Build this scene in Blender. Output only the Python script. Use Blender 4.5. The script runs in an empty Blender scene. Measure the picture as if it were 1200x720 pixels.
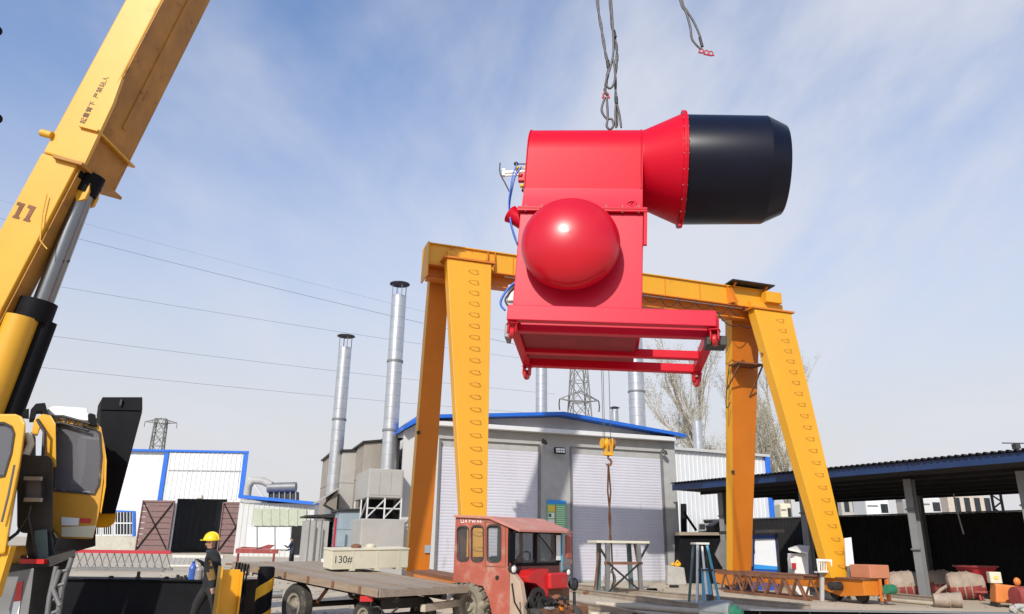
import bpy, bmesh, math, random
from mathutils import Vector, Matrix
from mathutils.geometry import tessellate_polygon
random.seed(7)
R_ = math.radians
S = bpy.context.scene
COL = S.collection

# ------------------------------------------------------------------ camera
F_PX = 867.0
PITCH = R_(17.7)
ROLL = R_(0.8)
EYE = Vector((0, 0, 1.6))
_up0 = Vector((0, -math.sin(PITCH), math.cos(PITCH)))
C_F = Vector((0, math.cos(PITCH), math.sin(PITCH)))
C_R = Vector((1, 0, 0)) * math.cos(ROLL) + _up0 * math.sin(ROLL)
C_U = _up0 * math.cos(ROLL) - Vector((1, 0, 0)) * math.sin(ROLL)
cam_d = bpy.data.cameras.new("camera")
cam = bpy.data.objects.new("camera", cam_d)
COL.objects.link(cam)
cam_d.sensor_width = 36.0
cam_d.lens = 36.0 * F_PX / 1200.0
cam_d.clip_start = 0.05
cam_d.clip_end = 6000
cam.matrix_world = Matrix(((C_R.x, C_U.x, -C_F.x, EYE.x), (C_R.y, C_U.y, -C_F.y, EYE.y), (C_R.z, C_U.z, -C_F.z, EYE.z), (0, 0, 0, 1)))
S.camera = cam

# ------------------------------------------------------------------ light and sky
SUN_EL = R_(35)
SUN_AZ = R_(18)          # behind the camera, to its left
w = bpy.data.worlds.new("World")
S.world = w
w.use_nodes = True
nt = w.node_tree
nt.nodes.clear()
def N(t, **k):
    n = nt.nodes.new(t)
    for a, b in k.items():
        setattr(n, a, b)
    return n
def L(a, b):
    nt.links.new(a, b)
sky = N('ShaderNodeTexSky', sky_type='NISHITA', sun_disc=False, sun_elevation=SUN_EL, sun_rotation=math.pi + SUN_AZ)
sky.air_density = 1.0
sky.dust_density = 1.2
sky.ozone_density = 1.6
sky.altitude = 50
tc = N('ShaderNodeTexCoord')
sep = N('ShaderNodeSeparateXYZ')
L(tc.outputs['Generated'], sep.inputs[0])
# thin high cloud: project the direction on a plane overhead, stretch it, break it up
zc = N('ShaderNodeMath', operation='MAXIMUM'); zc.inputs[1].default_value = 0.0
L(sep.outputs['Z'], zc.inputs[0])
za = N('ShaderNodeMath', operation='ADD'); za.inputs[1].default_value = 0.16
L(zc.outputs[0], za.inputs[0])
dx = N('ShaderNodeMath', operation='DIVIDE'); L(sep.outputs['X'], dx.inputs[0]); L(za.outputs[0], dx.inputs[1])
dy = N('ShaderNodeMath', operation='DIVIDE'); L(sep.outputs['Y'], dy.inputs[0]); L(za.outputs[0], dy.inputs[1])
cb = N('ShaderNodeCombineXYZ'); L(dx.outputs[0], cb.inputs[0]); L(dy.outputs[0], cb.inputs[1])
mp = N('ShaderNodeMapping'); L(cb.outputs[0], mp.inputs[0])
mp.inputs['Location'].default_value = (3.1, 1.7, 0.0)
mp.inputs['Rotation'].default_value = (0, 0, R_(-28))
mp.inputs['Scale'].default_value = (0.85, 0.34, 1)
n1 = N('ShaderNodeTexNoise'); n1.inputs['Scale'].default_value = 1.25; n1.inputs['Detail'].default_value = 7; n1.inputs['Roughness'].default_value = 0.55; n1.inputs['Distortion'].default_value = 0.35
L(mp.outputs[0], n1.inputs['Vector'])
r1 = N('ShaderNodeMapRange'); r1.inputs['From Min'].default_value = 0.48; r1.inputs['From Max'].default_value = 0.74; r1.inputs['To Max'].default_value = 0.5
r1.interpolation_type = 'SMOOTHSTEP'
L(n1.outputs['Fac'], r1.inputs['Value'])
mpb = N('ShaderNodeMapping'); L(cb.outputs[0], mpb.inputs[0])
mpb.inputs['Location'].default_value = (5.38, 13.47, 0.0); mpb.inputs['Rotation'].default_value = (0, 0, R_(-55)); mpb.inputs['Scale'].default_value = (0.7, 0.3, 1)
n1b = N('ShaderNodeTexNoise'); n1b.inputs['Scale'].default_value = 1.2; n1b.inputs['Detail'].default_value = 7; n1b.inputs['Roughness'].default_value = 0.55; n1b.inputs['Distortion'].default_value = 0.35
L(mpb.outputs[0], n1b.inputs['Vector'])
r1b = N('ShaderNodeMapRange'); r1b.inputs['From Min'].default_value = 0.44; r1b.inputs['From Max'].default_value = 0.66; r1b.inputs['To Max'].default_value = 0.92
r1b.interpolation_type = 'SMOOTHSTEP'
L(n1b.outputs['Fac'], r1b.inputs['Value'])
cmx = N('ShaderNodeMath', operation='MAXIMUM'); L(r1.outputs[0], cmx.inputs[0]); L(r1b.outputs[0], cmx.inputs[1])
# pale veil that thickens towards the horizon
hz = N('ShaderNodeMapRange'); hz.interpolation_type = 'SMOOTHSTEP'
hz.inputs['From Min'].default_value = 0.04; hz.inputs['From Max'].default_value = 0.64; hz.inputs['To Min'].default_value = 1.0; hz.inputs['To Max'].default_value = 0.04
L(sep.outputs['Z'], hz.inputs['Value'])
mx1 = N('ShaderNodeMix', data_type='RGBA'); mx2 = N('ShaderNodeMix', data_type='RGBA')
tint = N('ShaderNodeMix', data_type='RGBA', blend_type='MULTIPLY'); tint.inputs['Factor'].default_value = 1
L(sky.outputs[0], tint.inputs['A']); tint.inputs['B'].default_value = (0.98, 1.22, 1.50, 1)
L(hz.outputs[0], mx1.inputs['Factor']); L(tint.outputs['Result'], mx1.inputs['A']); mx1.inputs['B'].default_value = (4.82, 4.76, 4.78, 1)
L(cmx.outputs[0], mx2.inputs['Factor']); L(mx1.outputs['Result'], mx2.inputs['A']); mx2.inputs['B'].default_value = (4.9, 5.05, 5.55, 1)
bg = N('ShaderNodeBackground'); bg.inputs['Strength'].default_value = 0.15
out = N('ShaderNodeOutputWorld')
L(mx2.outputs['Result'], bg.inputs['Color']); L(bg.outputs[0], out.inputs[0])

sun_d = bpy.data.lights.new("sun", 'SUN')
sun_d.energy = 4.1
sun_d.angle = R_(0.5)
sun_d.color = (1.0, 0.94, 0.84)
sun = bpy.data.objects.new("sun", sun_d)
COL.objects.link(sun)
SUN_DIR = Vector((math.sin(SUN_AZ) * math.cos(SUN_EL), math.cos(SUN_AZ) * math.cos(SUN_EL), -math.sin(SUN_EL)))
sun.rotation_euler = SUN_DIR.to_track_quat('-Z', 'Y').to_euler()
sun.location = (0, 0, 60)
S.view_settings.view_transform = 'Standard'
S.view_settings.look = 'None'
S.view_settings.exposure = 0.0
S.view_settings.gamma = 1
S.view_settings.use_curve_mapping = False
S.cycles.max_bounces = 6
S.cycles.transparent_max_bounces = 12

# ------------------------------------------------------------------ helpers
def ray(px, py):
    return C_F + C_R * ((px - 600) / F_PX) - C_U * ((py - 360) / F_PX)
def W(px, py, Y):                       # the point seen at a photo position, Y metres ahead
    d = ray(px, py)
    return EYE + d * (Y / d.y)
def G(px, py, z=0.0):                   # the point seen at a photo position, z metres above the ground
    d = ray(px, py)
    return EYE + d * ((z - EYE.z) / d.z)
def PL(px, py, p0, n):                  # ... on a plane
    d = ray(px, py)
    return EYE + d * ((p0 - EYE).dot(n) / d.dot(n))

MATS = {}
def mat(name, col, rough=0.6, metal=0.0, var=0.12, scale=3.0, bump=0.0, bscale=None, dirt=None, damt=0.5, dscale=2.5, coat=0.0, stretch=(1, 1, 1), spec=0.5):
    m = bpy.data.materials.new(name)
    m.use_nodes = True
    t = m.node_tree
    b = t.nodes['Principled BSDF']
    b.inputs['Roughness'].default_value = rough
    b.inputs['Metallic'].default_value = metal
    b.inputs['Coat Weight'].default_value = coat
    b.inputs['Coat Roughness'].default_value = 0.12
    b.inputs['Specular IOR Level'].default_value = spec
    c = t.nodes.new('ShaderNodeTexCoord')
    mpn = t.nodes.new('ShaderNodeMapping'); mpn.inputs['Scale'].default_value = stretch
    t.links.new(c.outputs['Object'], mpn.inputs[0])
    n = t.nodes.new('ShaderNodeTexNoise'); n.inputs['Scale'].default_value = scale; n.inputs['Detail'].default_value = 6; n.inputs['Roughness'].default_value = 0.6
    t.links.new(mpn.outputs[0], n.inputs['Vector'])
    mr = t.nodes.new('ShaderNodeMapRange'); mr.inputs['From Min'].default_value = 0.3; mr.inputs['From Max'].default_value = 0.7
    t.links.new(n.outputs['Fac'], mr.inputs['Value'])
    x = t.nodes.new('ShaderNodeMix'); x.data_type = 'RGBA'
    t.links.new(mr.outputs[0], x.inputs['Factor'])
    x.inputs['A'].default_value = (*[max(0, k * (1 - var)) for k in col], 1)
    x.inputs['B'].default_value = (*[min(1, k * (1 + var)) for k in col], 1)
    last = x.outputs['Result']
    if dirt:
        n2 = t.nodes.new('ShaderNodeTexNoise'); n2.inputs['Scale'].default_value = dscale; n2.inputs['Detail'].default_value = 9; n2.inputs['Roughness'].default_value = 0.68
        t.links.new(mpn.outputs[0], n2.inputs['Vector'])
        m2 = t.nodes.new('ShaderNodeMapRange'); m2.interpolation_type = 'SMOOTHSTEP'
        m2.inputs['From Min'].default_value = 0.72 - 0.34 * damt; m2.inputs['From Max'].default_value = 0.86 - 0.3 * damt; m2.inputs['To Max'].default_value = min(1, .55 + damt * .5)
        t.links.new(n2.outputs['Fac'], m2.inputs['Value'])
        y = t.nodes.new('ShaderNodeMix'); y.data_type = 'RGBA'
        t.links.new(m2.outputs[0], y.inputs['Factor']); t.links.new(last, y.inputs['A']); y.inputs['B'].default_value = (*dirt, 1)
        last = y.outputs['Result']
        rr = t.nodes.new('ShaderNodeMapRange'); rr.inputs['To Min'].default_value = rough; rr.inputs['To Max'].default_value = max(rough, 0.85)
        t.links.new(m2.outputs[0], rr.inputs['Value']); t.links.new(rr.outputs[0], b.inputs['Roughness'])
    t.links.new(last, b.inputs['Base Color'])
    if bump:
        n3 = t.nodes.new('ShaderNodeTexNoise'); n3.inputs['Scale'].default_value = bscale or scale * 6; n3.inputs['Detail'].default_value = 5
        t.links.new(mpn.outputs[0], n3.inputs['Vector'])
        bp = t.nodes.new('ShaderNodeBump'); bp.inputs['Strength'].default_value = bump; bp.inputs['Distance'].default_value = 0.02
        t.links.new(n3.outputs['Fac'], bp.inputs['Height']); t.links.new(bp.outputs[0], b.inputs['Normal'])
    MATS[name] = m
    return m
def glass(name, tint=(0.02, 0.025, 0.03), alpha=0.75, rough=0.06):
    m = bpy.data.materials.new(name); m.use_nodes = True
    b = m.node_tree.nodes['Principled BSDF']
    b.inputs['Base Color'].default_value = (*tint, 1); b.inputs['Roughness'].default_value = rough; b.inputs['Alpha'].default_value = alpha
    MATS[name] = m
    return m

class MB:
    def __init__(s):
        s.v = []; s.f = []; s.m = []; s.sm = []
    def add(s, vs, fs, mi=0, sm=False):
        o = len(s.v)
        s.v += [Vector(p) for p in vs]
        for q in fs:
            s.f.append([o + i for i in q]); s.m.append(mi); s.sm.append(sm)
        return s
    def hexa(s, b, t, mi=0):             # four bottom and four top corners, same winding
        return s.add(list(b) + list(t), [(3, 2, 1, 0), (4, 5, 6, 7), (0, 1, 5, 4), (1, 2, 6, 5), (2, 3, 7, 6), (3, 0, 4, 7)], mi)
    def box(s, c, d, R=None, mi=0):
        c = Vector(c); h = [k / 2 for k in d]
        pts = []
        for z in (-1, 1):
            for x, y in ((-1, -1), (1, -1), (1, 1), (-1, 1)):
                p = Vector((x * h[0], y * h[1], z * h[2]))
                pts.append(c + (R @ p if R else p))
        return s.hexa(pts[:4], pts[4:], mi)
    def span(s, a, b, mi=0):             # box from min corner to max corner
        return s.box([(a[i] + b[i]) / 2 for i in range(3)], [abs(b[i] - a[i]) for i in range(3)], None, mi)
    def beam(s, a, b, wd, ht, up=(0, 0, 1), mi=0):
        a = Vector(a); b = Vector(b); d = b - a; l = d.length; d.normalize()
        u = Vector(up)
        sd = d.cross(u)
        if sd.length < 1e-4: sd = d.cross(Vector((0, 1, 0)))
        sd.normalize(); u = sd.cross(d)
        R = Matrix((d, -sd, u)).transposed()
        return s.box((a + b) / 2, (l, wd, ht), R, mi)
    def cyl(s, a, b, r0, r1=None, n=14, caps=True, mi=0):
        a = Vector(a); b = Vector(b); r1 = r0 if r1 is None else r1
        d = (b - a).normalized(); x = d.orthogonal().normalized(); y = d.cross(x)
        p = []
        for c, r in ((a, r0), (b, r1)):
            for i in range(n):
                t = 2 * math.pi * i / n
                p.append(c + (x * math.cos(t) + y * math.sin(t)) * r)
        s.add(p, [(i, (i + 1) % n, n + (i + 1) % n, n + i) for i in range(n)], mi, True)
        if caps:
            s.add(p[:n], [tuple(range(n - 1, -1, -1))], mi); s.add(p[n:], [tuple(range(n))], mi)
        return s
    def tube(s, pts, r, n=6, mi=0, caps=True):
        pts = [Vector(p) for p in pts]
        rs = r if isinstance(r, (list, tuple)) else [r] * len(pts)
        vs = []; x = None
        for i, p in enumerate(pts):
            d = (pts[min(i + 1, len(pts) - 1)] - pts[max(i - 1, 0)]).normalized()
            x = d.orthogonal().normalized() if x is None else (x - d * x.dot(d)).normalized()
            y = d.cross(x)
            for k in range(n):
                t = 2 * math.pi * k / n
                vs.append(p + (x * math.cos(t) + y * math.sin(t)) * rs[i])
        fs = [(i * n + k, i * n + (k + 1) % n, (i + 1) * n + (k + 1) % n, (i + 1) * n + k) for i in range(len(pts) - 1) for k in range(n)]
        s.add(vs, fs, mi, True)
        if caps:
            s.add(vs[:n], [tuple(range(n - 1, -1, -1))], mi); s.add(vs[-n:], [tuple(range(n))], mi)
        return s
    def lathe(s, prof, o, ax, n=24, mi=0, sm=True, hard=True):    # prof: (radius, distance along the axis)
        o = Vector(o); d = Vector(ax).normalized(); x = d.orthogonal().normalized(); y = d.cross(x)
        runs = [[prof[0]]]
        for i in range(1, len(prof)):
            runs[-1].append(prof[i])
            if i < len(prof) - 1:        # a sharp corner starts a new smooth run
                a = Vector(prof[i]) - Vector(prof[i - 1]); b = Vector(prof[i + 1]) - Vector(prof[i])
                if a.length > 0 and b.length > 0 and a.angle(b) > R_(19): runs.append([prof[i]])
        for run in runs:
            vs = []
            for r, h in run:
                for i in range(n):
                    t = 2 * math.pi * i / n
                    vs.append(o + d * h + (x * math.cos(t) + y * math.sin(t)) * max(r, 1e-4))
            s.add(vs, [(j * n + i, j * n + (i + 1) % n, (j + 1) * n + (i + 1) % n, (j + 1) * n + i) for j in range(len(run) - 1) for i in range(n)], mi, sm)
        return s
    def ball(s, c, r, n=16, k=10, R=None, mi=0, lo=-90, hi=90):
        c = Vector(c); r = Vector(r) if not isinstance(r, (int, float)) else Vector((r, r, r))
        vs = []
        for j in range(k + 1):
            a = R_(lo + (hi - lo) * j / k)
            for i in range(n):
                t = 2 * math.pi * i / n
                p = Vector((r.x * math.cos(a) * math.cos(t), r.y * math.cos(a) * math.sin(t), r.z * math.sin(a)))
                vs.append(c + (R @ p if R else p))
        fs = [(j * n + i, j * n + (i + 1) % n, (j + 1) * n + (i + 1) % n, (j + 1) * n + i) for j in range(k) for i in range(n)]
        return s.add(vs, fs, mi, True)
    def prism(s, pts, off, holes=(), mi=0):   # a polygon (with holes) given as 3D points, thickened by the vector off
        loops = [[Vector(p) for p in pts]] + [[Vector(p) for p in h] for h in holes]
        flat = [p for l in loops for p in l]
        n = len(flat); off = Vector(off)
        tr = tessellate_polygon(loops)
        nn = Vector((0, 0, 0))
        q = loops[0]
        for i in range(len(q)):
            nn += q[i].cross(q[(i + 1) % len(q)])
        fs = []
        for t in tr:
            a, b, c = (flat[i] for i in t)
            out_ = (b - a).cross(c - a).dot(off) < 0
            t = tuple(t) if out_ else tuple(reversed(t))
            fs.append(t); fs.append(tuple(n + i for i in reversed(t)))
        o = 0
        for li, l in enumerate(loops):
            k = len(l)
            ar = Vector((0, 0, 0))
            for i in range(k): ar += l[i].cross(l[(i + 1) % k])
            flip = (ar.dot(off) > 0) != (li > 0)
            for i in range(k):
                j = (i + 1) % k
                e = (o + i, o + j, n + o + j, n + o + i)
                fs.append(e if flip else tuple(reversed(e)))
            o += k
        return s.add(flat + [p + off for p in flat], fs, mi)
    def mesh(s, name, mats):
        me = bpy.data.meshes.new(name)
        me.from_pydata([tuple(p) for p in s.v], [], s.f)
        for m in (mats if isinstance(mats, (list, tuple)) else [mats]):
            me.materials.append(MATS[m] if isinstance(m, str) else m)
        me.polygons.foreach_set('material_index', s.m)
        me.polygons.foreach_set('use_smooth', s.sm)
        me.update()
        return me

ROOTM = {}
def props(o, label=None, cat=None, group=None, kind=None):
    for k, v in (('label', label), ('category', cat), ('group', group), ('kind', kind)):
        if v: o[k] = v
    return o
def thing(name, label, cat, loc=(0, 0, 0), rz=0.0, group=None, rot=None):
    o = bpy.data.objects.new(name, None)
    o.empty_display_size = 0.3
    COL.objects.link(o)
    o.location = loc
    o.rotation_euler = rot if rot else (0, 0, rz)
    ROOTM[o.name] = Matrix.Translation(Vector(loc)) @ o.rotation_euler.to_matrix().to_4x4()
    return props(o, label, cat, group)
def addbevel(o, wd, seg=2):
    b = o.modifiers.new('bevel', 'BEVEL'); b.width = wd; b.segments = seg; b.limit_method = 'ANGLE'; b.angle_limit = R_(35)
    return o
def part(name, mb, m, parent, local=False, bevel=0, label=None, kind=None):
    """One mesh object under a thing (or under a part). World coordinates unless local."""
    root = parent
    while root.parent: root = root.parent
    if not local:
        inv = ROOTM[root.name].inverted()
        mb.v = [inv @ p for p in mb.v]
    o = bpy.data.objects.new(name, mb.mesh(name, m))
    COL.objects.link(o)
    o.parent = parent
    if bevel: addbevel(o, bevel)
    return props(o, label, None, None, kind)
def piece(name, me, parent, loc=(0, 0, 0), rot=(0, 0, 0)):
    """An alike piece that shares its mesh."""
    o = bpy.data.objects.new(name, me)
    COL.objects.link(o)
    o.parent = parent; o.location = loc; o.rotation_euler = rot
    return o
def solo(name, mb, m, label, cat, group=None, bevel=0, kind=None):
    """A thing that is a single mesh, its origin at its base."""
    xs = [p.x for p in mb.v]; ys = [p.y for p in mb.v]; zs = [p.z for p in mb.v]
    o0 = Vector(((min(xs) + max(xs)) / 2, (min(ys) + max(ys)) / 2, min(zs)))
    mb.v = [p - o0 for p in mb.v]
    o = bpy.data.objects.new(name, mb.mesh(name, m))
    o.location = o0
    COL.objects.link(o)
    if bevel: addbevel(o, bevel)
    ROOTM[o.name] = Matrix.Translation(o0)
    return props(o, label, cat, group, kind)
def dup(root, loc, rot=None, label=None):
    """A copy of a thing with copies of its parts and sub-parts."""
    r = root.copy(); COL.objects.link(r); r.location = loc
    if rot is not None: r.rotation_euler = (0, 0, rot)
    if label: r['label'] = label
    ROOTM[r.name] = Matrix.Translation(Vector(loc)) @ r.rotation_euler.to_matrix().to_4x4()
    for c in list(root.children):
        c2 = c.copy(); COL.objects.link(c2); c2.parent = r
        for g in list(c.children):
            g2 = g.copy(); COL.objects.link(g2); g2.parent = c2
    return r
def pxp(mb, pts, Y, depth, holes=(), mi=0):
    """Outline at its own distance, extruded away from the viewer by its real depth."""
    return mb.prism([W(x, y, Y) for x, y in pts], (0, depth, 0), [[W(x, y, Y) for x, y in h] for h in holes], mi)
def rrect(x0, y0, x1, y1, r, n=4):
    o = []
    for cx, cy, a in ((x1 - r, y1 - r, 0), (x0 + r, y1 - r, 90), (x0 + r, y0 + r, 180), (x1 - r, y0 + r, 270)):
        for i in range(n + 1):
            t = R_(a + 90 * i / n)
            o.append((cx + r * math.cos(t), cy + r * math.sin(t)))
    return o
def bez(a, b, c, n=10):
    a, b, c = Vector(a), Vector(b), Vector(c)
    return [a * (1 - t) ** 2 + b * 2 * t * (1 - t) + c * t * t for t in (i / n for i in range(n + 1))]
def text_mesh(body, size, M, depth=0.0):
    cu = bpy.data.curves.new('lettering', 'FONT'); cu.body = body; cu.size = size; cu.align_x = 'CENTER'; cu.align_y = 'CENTER'; cu.extrude = depth
    ob = bpy.data.objects.new('lettering', cu); COL.objects.link(ob)
    dg = bpy.context.evaluated_depsgraph_get()
    me = ob.evaluated_get(dg).to_mesh()
    mb = MB()
    mb.add([M @ v.co for v in me.vertices], [tuple(p.vertices) for p in me.polygons])
    ob.evaluated_get(dg).to_mesh_clear()
    bpy.data.objects.remove(ob); bpy.data.curves.remove(cu)
    return mb

# ------------------------------------------------------------------ materials
mat('crane_yellow', (0.68, 0.345, 0.016), 0.45, var=.06, scale=1.2, dirt=(0.30, 0.17, 0.05), damt=.28, dscale=1.8, coat=.2)
mat('boom_shade_brown', (0.42, 0.19, 0.03), 0.6, var=.25, scale=1.4, dirt=(0.20, 0.07, 0.02), damt=.5, dscale=2.2)  # boom yellow darkened to brown, the underside's shade put into the colour
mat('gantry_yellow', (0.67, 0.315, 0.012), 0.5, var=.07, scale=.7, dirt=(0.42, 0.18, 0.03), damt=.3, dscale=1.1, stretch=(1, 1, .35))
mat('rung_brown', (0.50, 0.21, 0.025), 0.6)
mat('gantry_orange', (0.60, 0.18, 0.013), 0.5, var=.07, scale=.8, dirt=(0.35, 0.14, 0.05), damt=.2, dscale=1.3)  # on rear legs and girder underside: the yellow with shade put into it
mat('machine_red', (0.55, 0.003, 0.020), 0.42, var=.03, scale=.8, coat=.03, bump=.015, bscale=1.6, spec=.16)
mat('machine_pink_red', (0.55, 0.006, 0.032), 0.42, var=.04, scale=.9, coat=.05, spec=.26)  # machine red made pinker where sun and sky catch it
mat('dome_red', (0.52, 0.003, 0.016), 0.31, var=.03, coat=.25, spec=.4, bump=.03, bscale=1.3)
mat('barrel_black', (0.004, 0.0048, 0.014), 0.34, var=.2, coat=.05, bump=.01, bscale=2, spec=.22)
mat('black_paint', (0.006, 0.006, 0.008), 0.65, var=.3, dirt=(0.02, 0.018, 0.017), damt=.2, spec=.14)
mat('cab_ochre', (0.56, 0.28, 0.035), 0.45, var=.07, dirt=(0.36, 0.22, 0.1), damt=.3, coat=.15)
mat('cab_inside', (0.20, 0.19, 0.20), 0.7, var=.2)
mat('dark_steel', (0.035, 0.033, 0.032), 0.55, .3, var=.3, dirt=(0.12, 0.09, 0.06), damt=.4)
mat('grey_steel', (0.20, 0.20, 0.20), 0.5, .3, var=.15, dirt=(0.16, 0.12, 0.09), damt=.3)
mat('post_grey', (0.20, 0.205, 0.205), 0.55, var=.1, scale=2, dirt=(0.15, 0.13, 0.11), damt=.3)
mat('chrome', (0.22, 0.225, 0.23), 0.28, 1.0, var=.05)
mat('galvanised', (0.55, 0.56, 0.57), 0.34, .75, var=.10, scale=2.2, bump=.15, bscale=5, dirt=(0.33, 0.31, 0.29), damt=.3)
mat('white_steel', (0.66, 0.67, 0.675), 0.5, var=.05, scale=.5, dirt=(0.55, 0.52, 0.48), damt=.3, dscale=.7)
mat('white_panel', (0.54, 0.54, 0.53), 0.55, var=.05, scale=.6, dirt=(0.46, 0.42, 0.37), damt=.35, dscale=.8)
mat('shutter_grey', (0.545, 0.54, 0.60), 0.5, var=.07, scale=.4, dirt=(0.36, 0.34, 0.35), damt=.42, dscale=.8, stretch=(1.6, 1, .45))
mat('frame_grey', (0.39, 0.39, 0.38), 0.6, var=.08, dirt=(0.25, 0.22, 0.2), damt=.3)
mat('cream_panel', (0.60, 0.58, 0.52), 0.6, var=.08, dirt=(0.34, 0.27, 0.2), damt=.4, dscale=.8)
mat('green_panel', (0.40, 0.43, 0.33), 0.6, var=.1, dirt=(0.3, 0.27, 0.2), damt=.35)
mat('filter_grey', (0.38, 0.365, 0.34), 0.6, var=.1, scale=.9, dirt=(0.20, 0.16, 0.125), damt=.45, dscale=.9)
mat('filter_brown', (0.30, 0.265, 0.225), 0.7, var=.15, scale=.9, dirt=(0.17, 0.13, 0.1), damt=.45, dscale=.9)
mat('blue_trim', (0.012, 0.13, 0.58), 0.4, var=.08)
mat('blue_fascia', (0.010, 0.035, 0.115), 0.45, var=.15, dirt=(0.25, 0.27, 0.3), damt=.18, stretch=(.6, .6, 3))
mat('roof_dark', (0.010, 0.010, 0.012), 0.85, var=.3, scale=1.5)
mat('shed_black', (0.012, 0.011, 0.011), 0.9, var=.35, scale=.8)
mat('mirror_grey', (0.045, 0.043, 0.04), 0.6, var=.25, dirt=(0.14, 0.12, 0.1), damt=.4)
mat('door_brown', (0.185, 0.105, 0.10), 0.6, var=.12, dirt=(0.3, 0.24, 0.2), damt=.25)
mat('concrete', (0.40, 0.385, 0.35), 0.9, var=.12, bump=.3, bscale=20, dirt=(0.25, 0.23, 0.2), damt=.35)
mat('plinth_concrete', (0.46, 0.44, 0.37), 0.9, var=.1, dirt=(0.3, 0.27, 0.22), damt=.35, dscale=.6)
mat('red_paint', (0.42, 0.02, 0.035), 0.5, var=.1, dirt=(0.25, 0.1, 0.08), damt=.25)
mat('bright_red', (0.50, 0.014, 0.016), 0.4, var=.1, scale=4, coat=.15, dirt=(0.34, 0.16, 0.12), damt=.38, dscale=5)
mat('tractor_red', (0.42, 0.105, 0.07), 0.5, var=.14, scale=1.6, dirt=(0.42, 0.25, 0.18), damt=.72, dscale=1.6)
mat('tractor_roof', (0.50, 0.21, 0.16), 0.6, var=.08, dirt=(0.48, 0.33, 0.26), damt=.6)
mat('dash_dark', (0.11, 0.035, 0.03), 0.6, var=.2, scale=4, dirt=(0.2, 0.14, 0.1), damt=.35)
mat('fender_dusty', (0.42, 0.31, 0.23), 0.8, var=.15, scale=3, dirt=(0.4, 0.12, 0.08), damt=.3)
mat('rubber', (0.05, 0.045, 0.04), 0.9, var=.2, dirt=(0.30, 0.25, 0.18), damt=.5, dscale=3)
mat('dusty_rubber', (0.20, 0.175, 0.13), 0.9, var=.15, scale=6, dirt=(0.4, 0.35, 0.25), damt=.5, dscale=4)
mat('hub_dusty', (0.30, 0.265, 0.21), 0.75, var=.15, dirt=(0.1, 0.09, 0.08), damt=.3)
mat('plank_wood', (0.28, 0.21, 0.15), 0.85, var=.25, scale=2, stretch=(1, 8, 8), dirt=(0.15, 0.11, 0.08), damt=.4, bump=.2)
mat('plank_dusty', (0.30, 0.245, 0.19), 0.85, var=.2, scale=2, stretch=(1, 8, 8), dirt=(0.2, 0.15, 0.11), damt=.35, bump=.2)
mat('crate_cream', (0.62, 0.58, 0.44), 0.75, var=.07, scale=1.5, dirt=(0.42, 0.36, 0.26), damt=.25)
mat('stencil_dark', (0.06, 0.055, 0.06), 0.7)
mat('rust_steel', (0.22, 0.10, 0.055), 0.75, .2, var=.3, scale=5, dirt=(0.1, 0.07, 0.05), damt=.4)
mat('rail_steel', (0.36, 0.30, 0.235), 0.6, .3, var=.2, scale=3, dirt=(0.38, 0.32, 0.25), damt=.5)
mat('beige_pipe', (0.46, 0.40, 0.31), 0.7, var=.12, dirt=(0.28, 0.22, 0.16), damt=.35)
mat('under_shade_red', (0.26, 0.012, 0.02), 0.7, var=.15)  # machine red darkened, shade of the underside put into the colour
mat('safety_yellow', (0.76, 0.38, 0.012), 0.4, var=.06, dirt=(0.45, 0.25, 0.05), damt=.2)
mat('helmet_yellow', (0.85, 0.60, 0.02), 0.3, var=.04)
mat('cloth_black', (0.012, 0.012, 0.014), 0.9, var=.4, scale=9)
mat('cloth_dusty', (0.022, 0.021, 0.021), 0.95, var=.35, scale=5, dirt=(0.2, 0.18, 0.15), damt=.3, dscale=4)
mat('cloth_ochre', (0.20, 0.115, 0.035), 0.9, var=.3, scale=9)
mat('cloth_navy', (0.03, 0.035, 0.06), 0.9, var=.3)
mat('skin', (0.42, 0.22, 0.14), 0.55, var=.08)
mat('bottle_blue', (0.05, 0.13, 0.45), 0.25, var=.1)
mat('bottle_grey', (0.28, 0.27, 0.25), 0.4, var=.1)
mat('lamp_white', (0.8, 0.8, 0.76), 0.35, var=.03)
mat('mesh_grey', (0.14, 0.14, 0.14), 0.6, .4)
mat('wire', (0.05, 0.05, 0.055), 0.6)
mat('rope_steel', (0.11, 0.10, 0.10), 0.55, .5, var=.35, scale=30)
mat('hose_blue', (0.02, 0.12, 0.55), 0.35)
mat('hose_black', (0.012, 0.012, 0.014), 0.45)
mat('cabinet_blue', (0.27, 0.33, 0.38), 0.6, var=.15, scale=2, dirt=(0.5, 0.5, 0.5), damt=.4, dscale=3)
mat('sign_green', (0.16, 0.50, 0.20), 0.45, var=.04)
mat('sign_blue', (0.03, 0.28, 0.72), 0.45, var=.04)
mat('sign_yellow', (0.75, 0.55, 0.06), 0.45)
mat('sign_white', (0.78, 0.80, 0.78), 0.45, var=.03, dirt=(0.5, 0.48, 0.45), damt=.25)
mat('sign_red', (0.55, 0.05, 0.05), 0.45)
mat('board_white', (0.72, 0.75, 0.80), 0.4, var=.04, dirt=(0.5, 0.5, 0.55), damt=.2)
mat('board_blue', (0.02, 0.08, 0.40), 0.45, var=.1)
mat('pale_blue_paint', (0.10, 0.36, 0.50), 0.5, var=.1, dirt=(0.35, 0.33, 0.3), damt=.3)
mat('teal_paint', (0.11, 0.16, 0.16), 0.55, var=.12, dirt=(0.3, 0.27, 0.22), damt=.35)
mat('motor_grey', (0.23, 0.25, 0.25), 0.45, var=.1, dirt=(0.3, 0.27, 0.23), damt=.3)
mat('motor_green', (0.025, 0.17, 0.09), 0.45, var=.1, dirt=(0.2, 0.2, 0.15), damt=.2)
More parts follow.
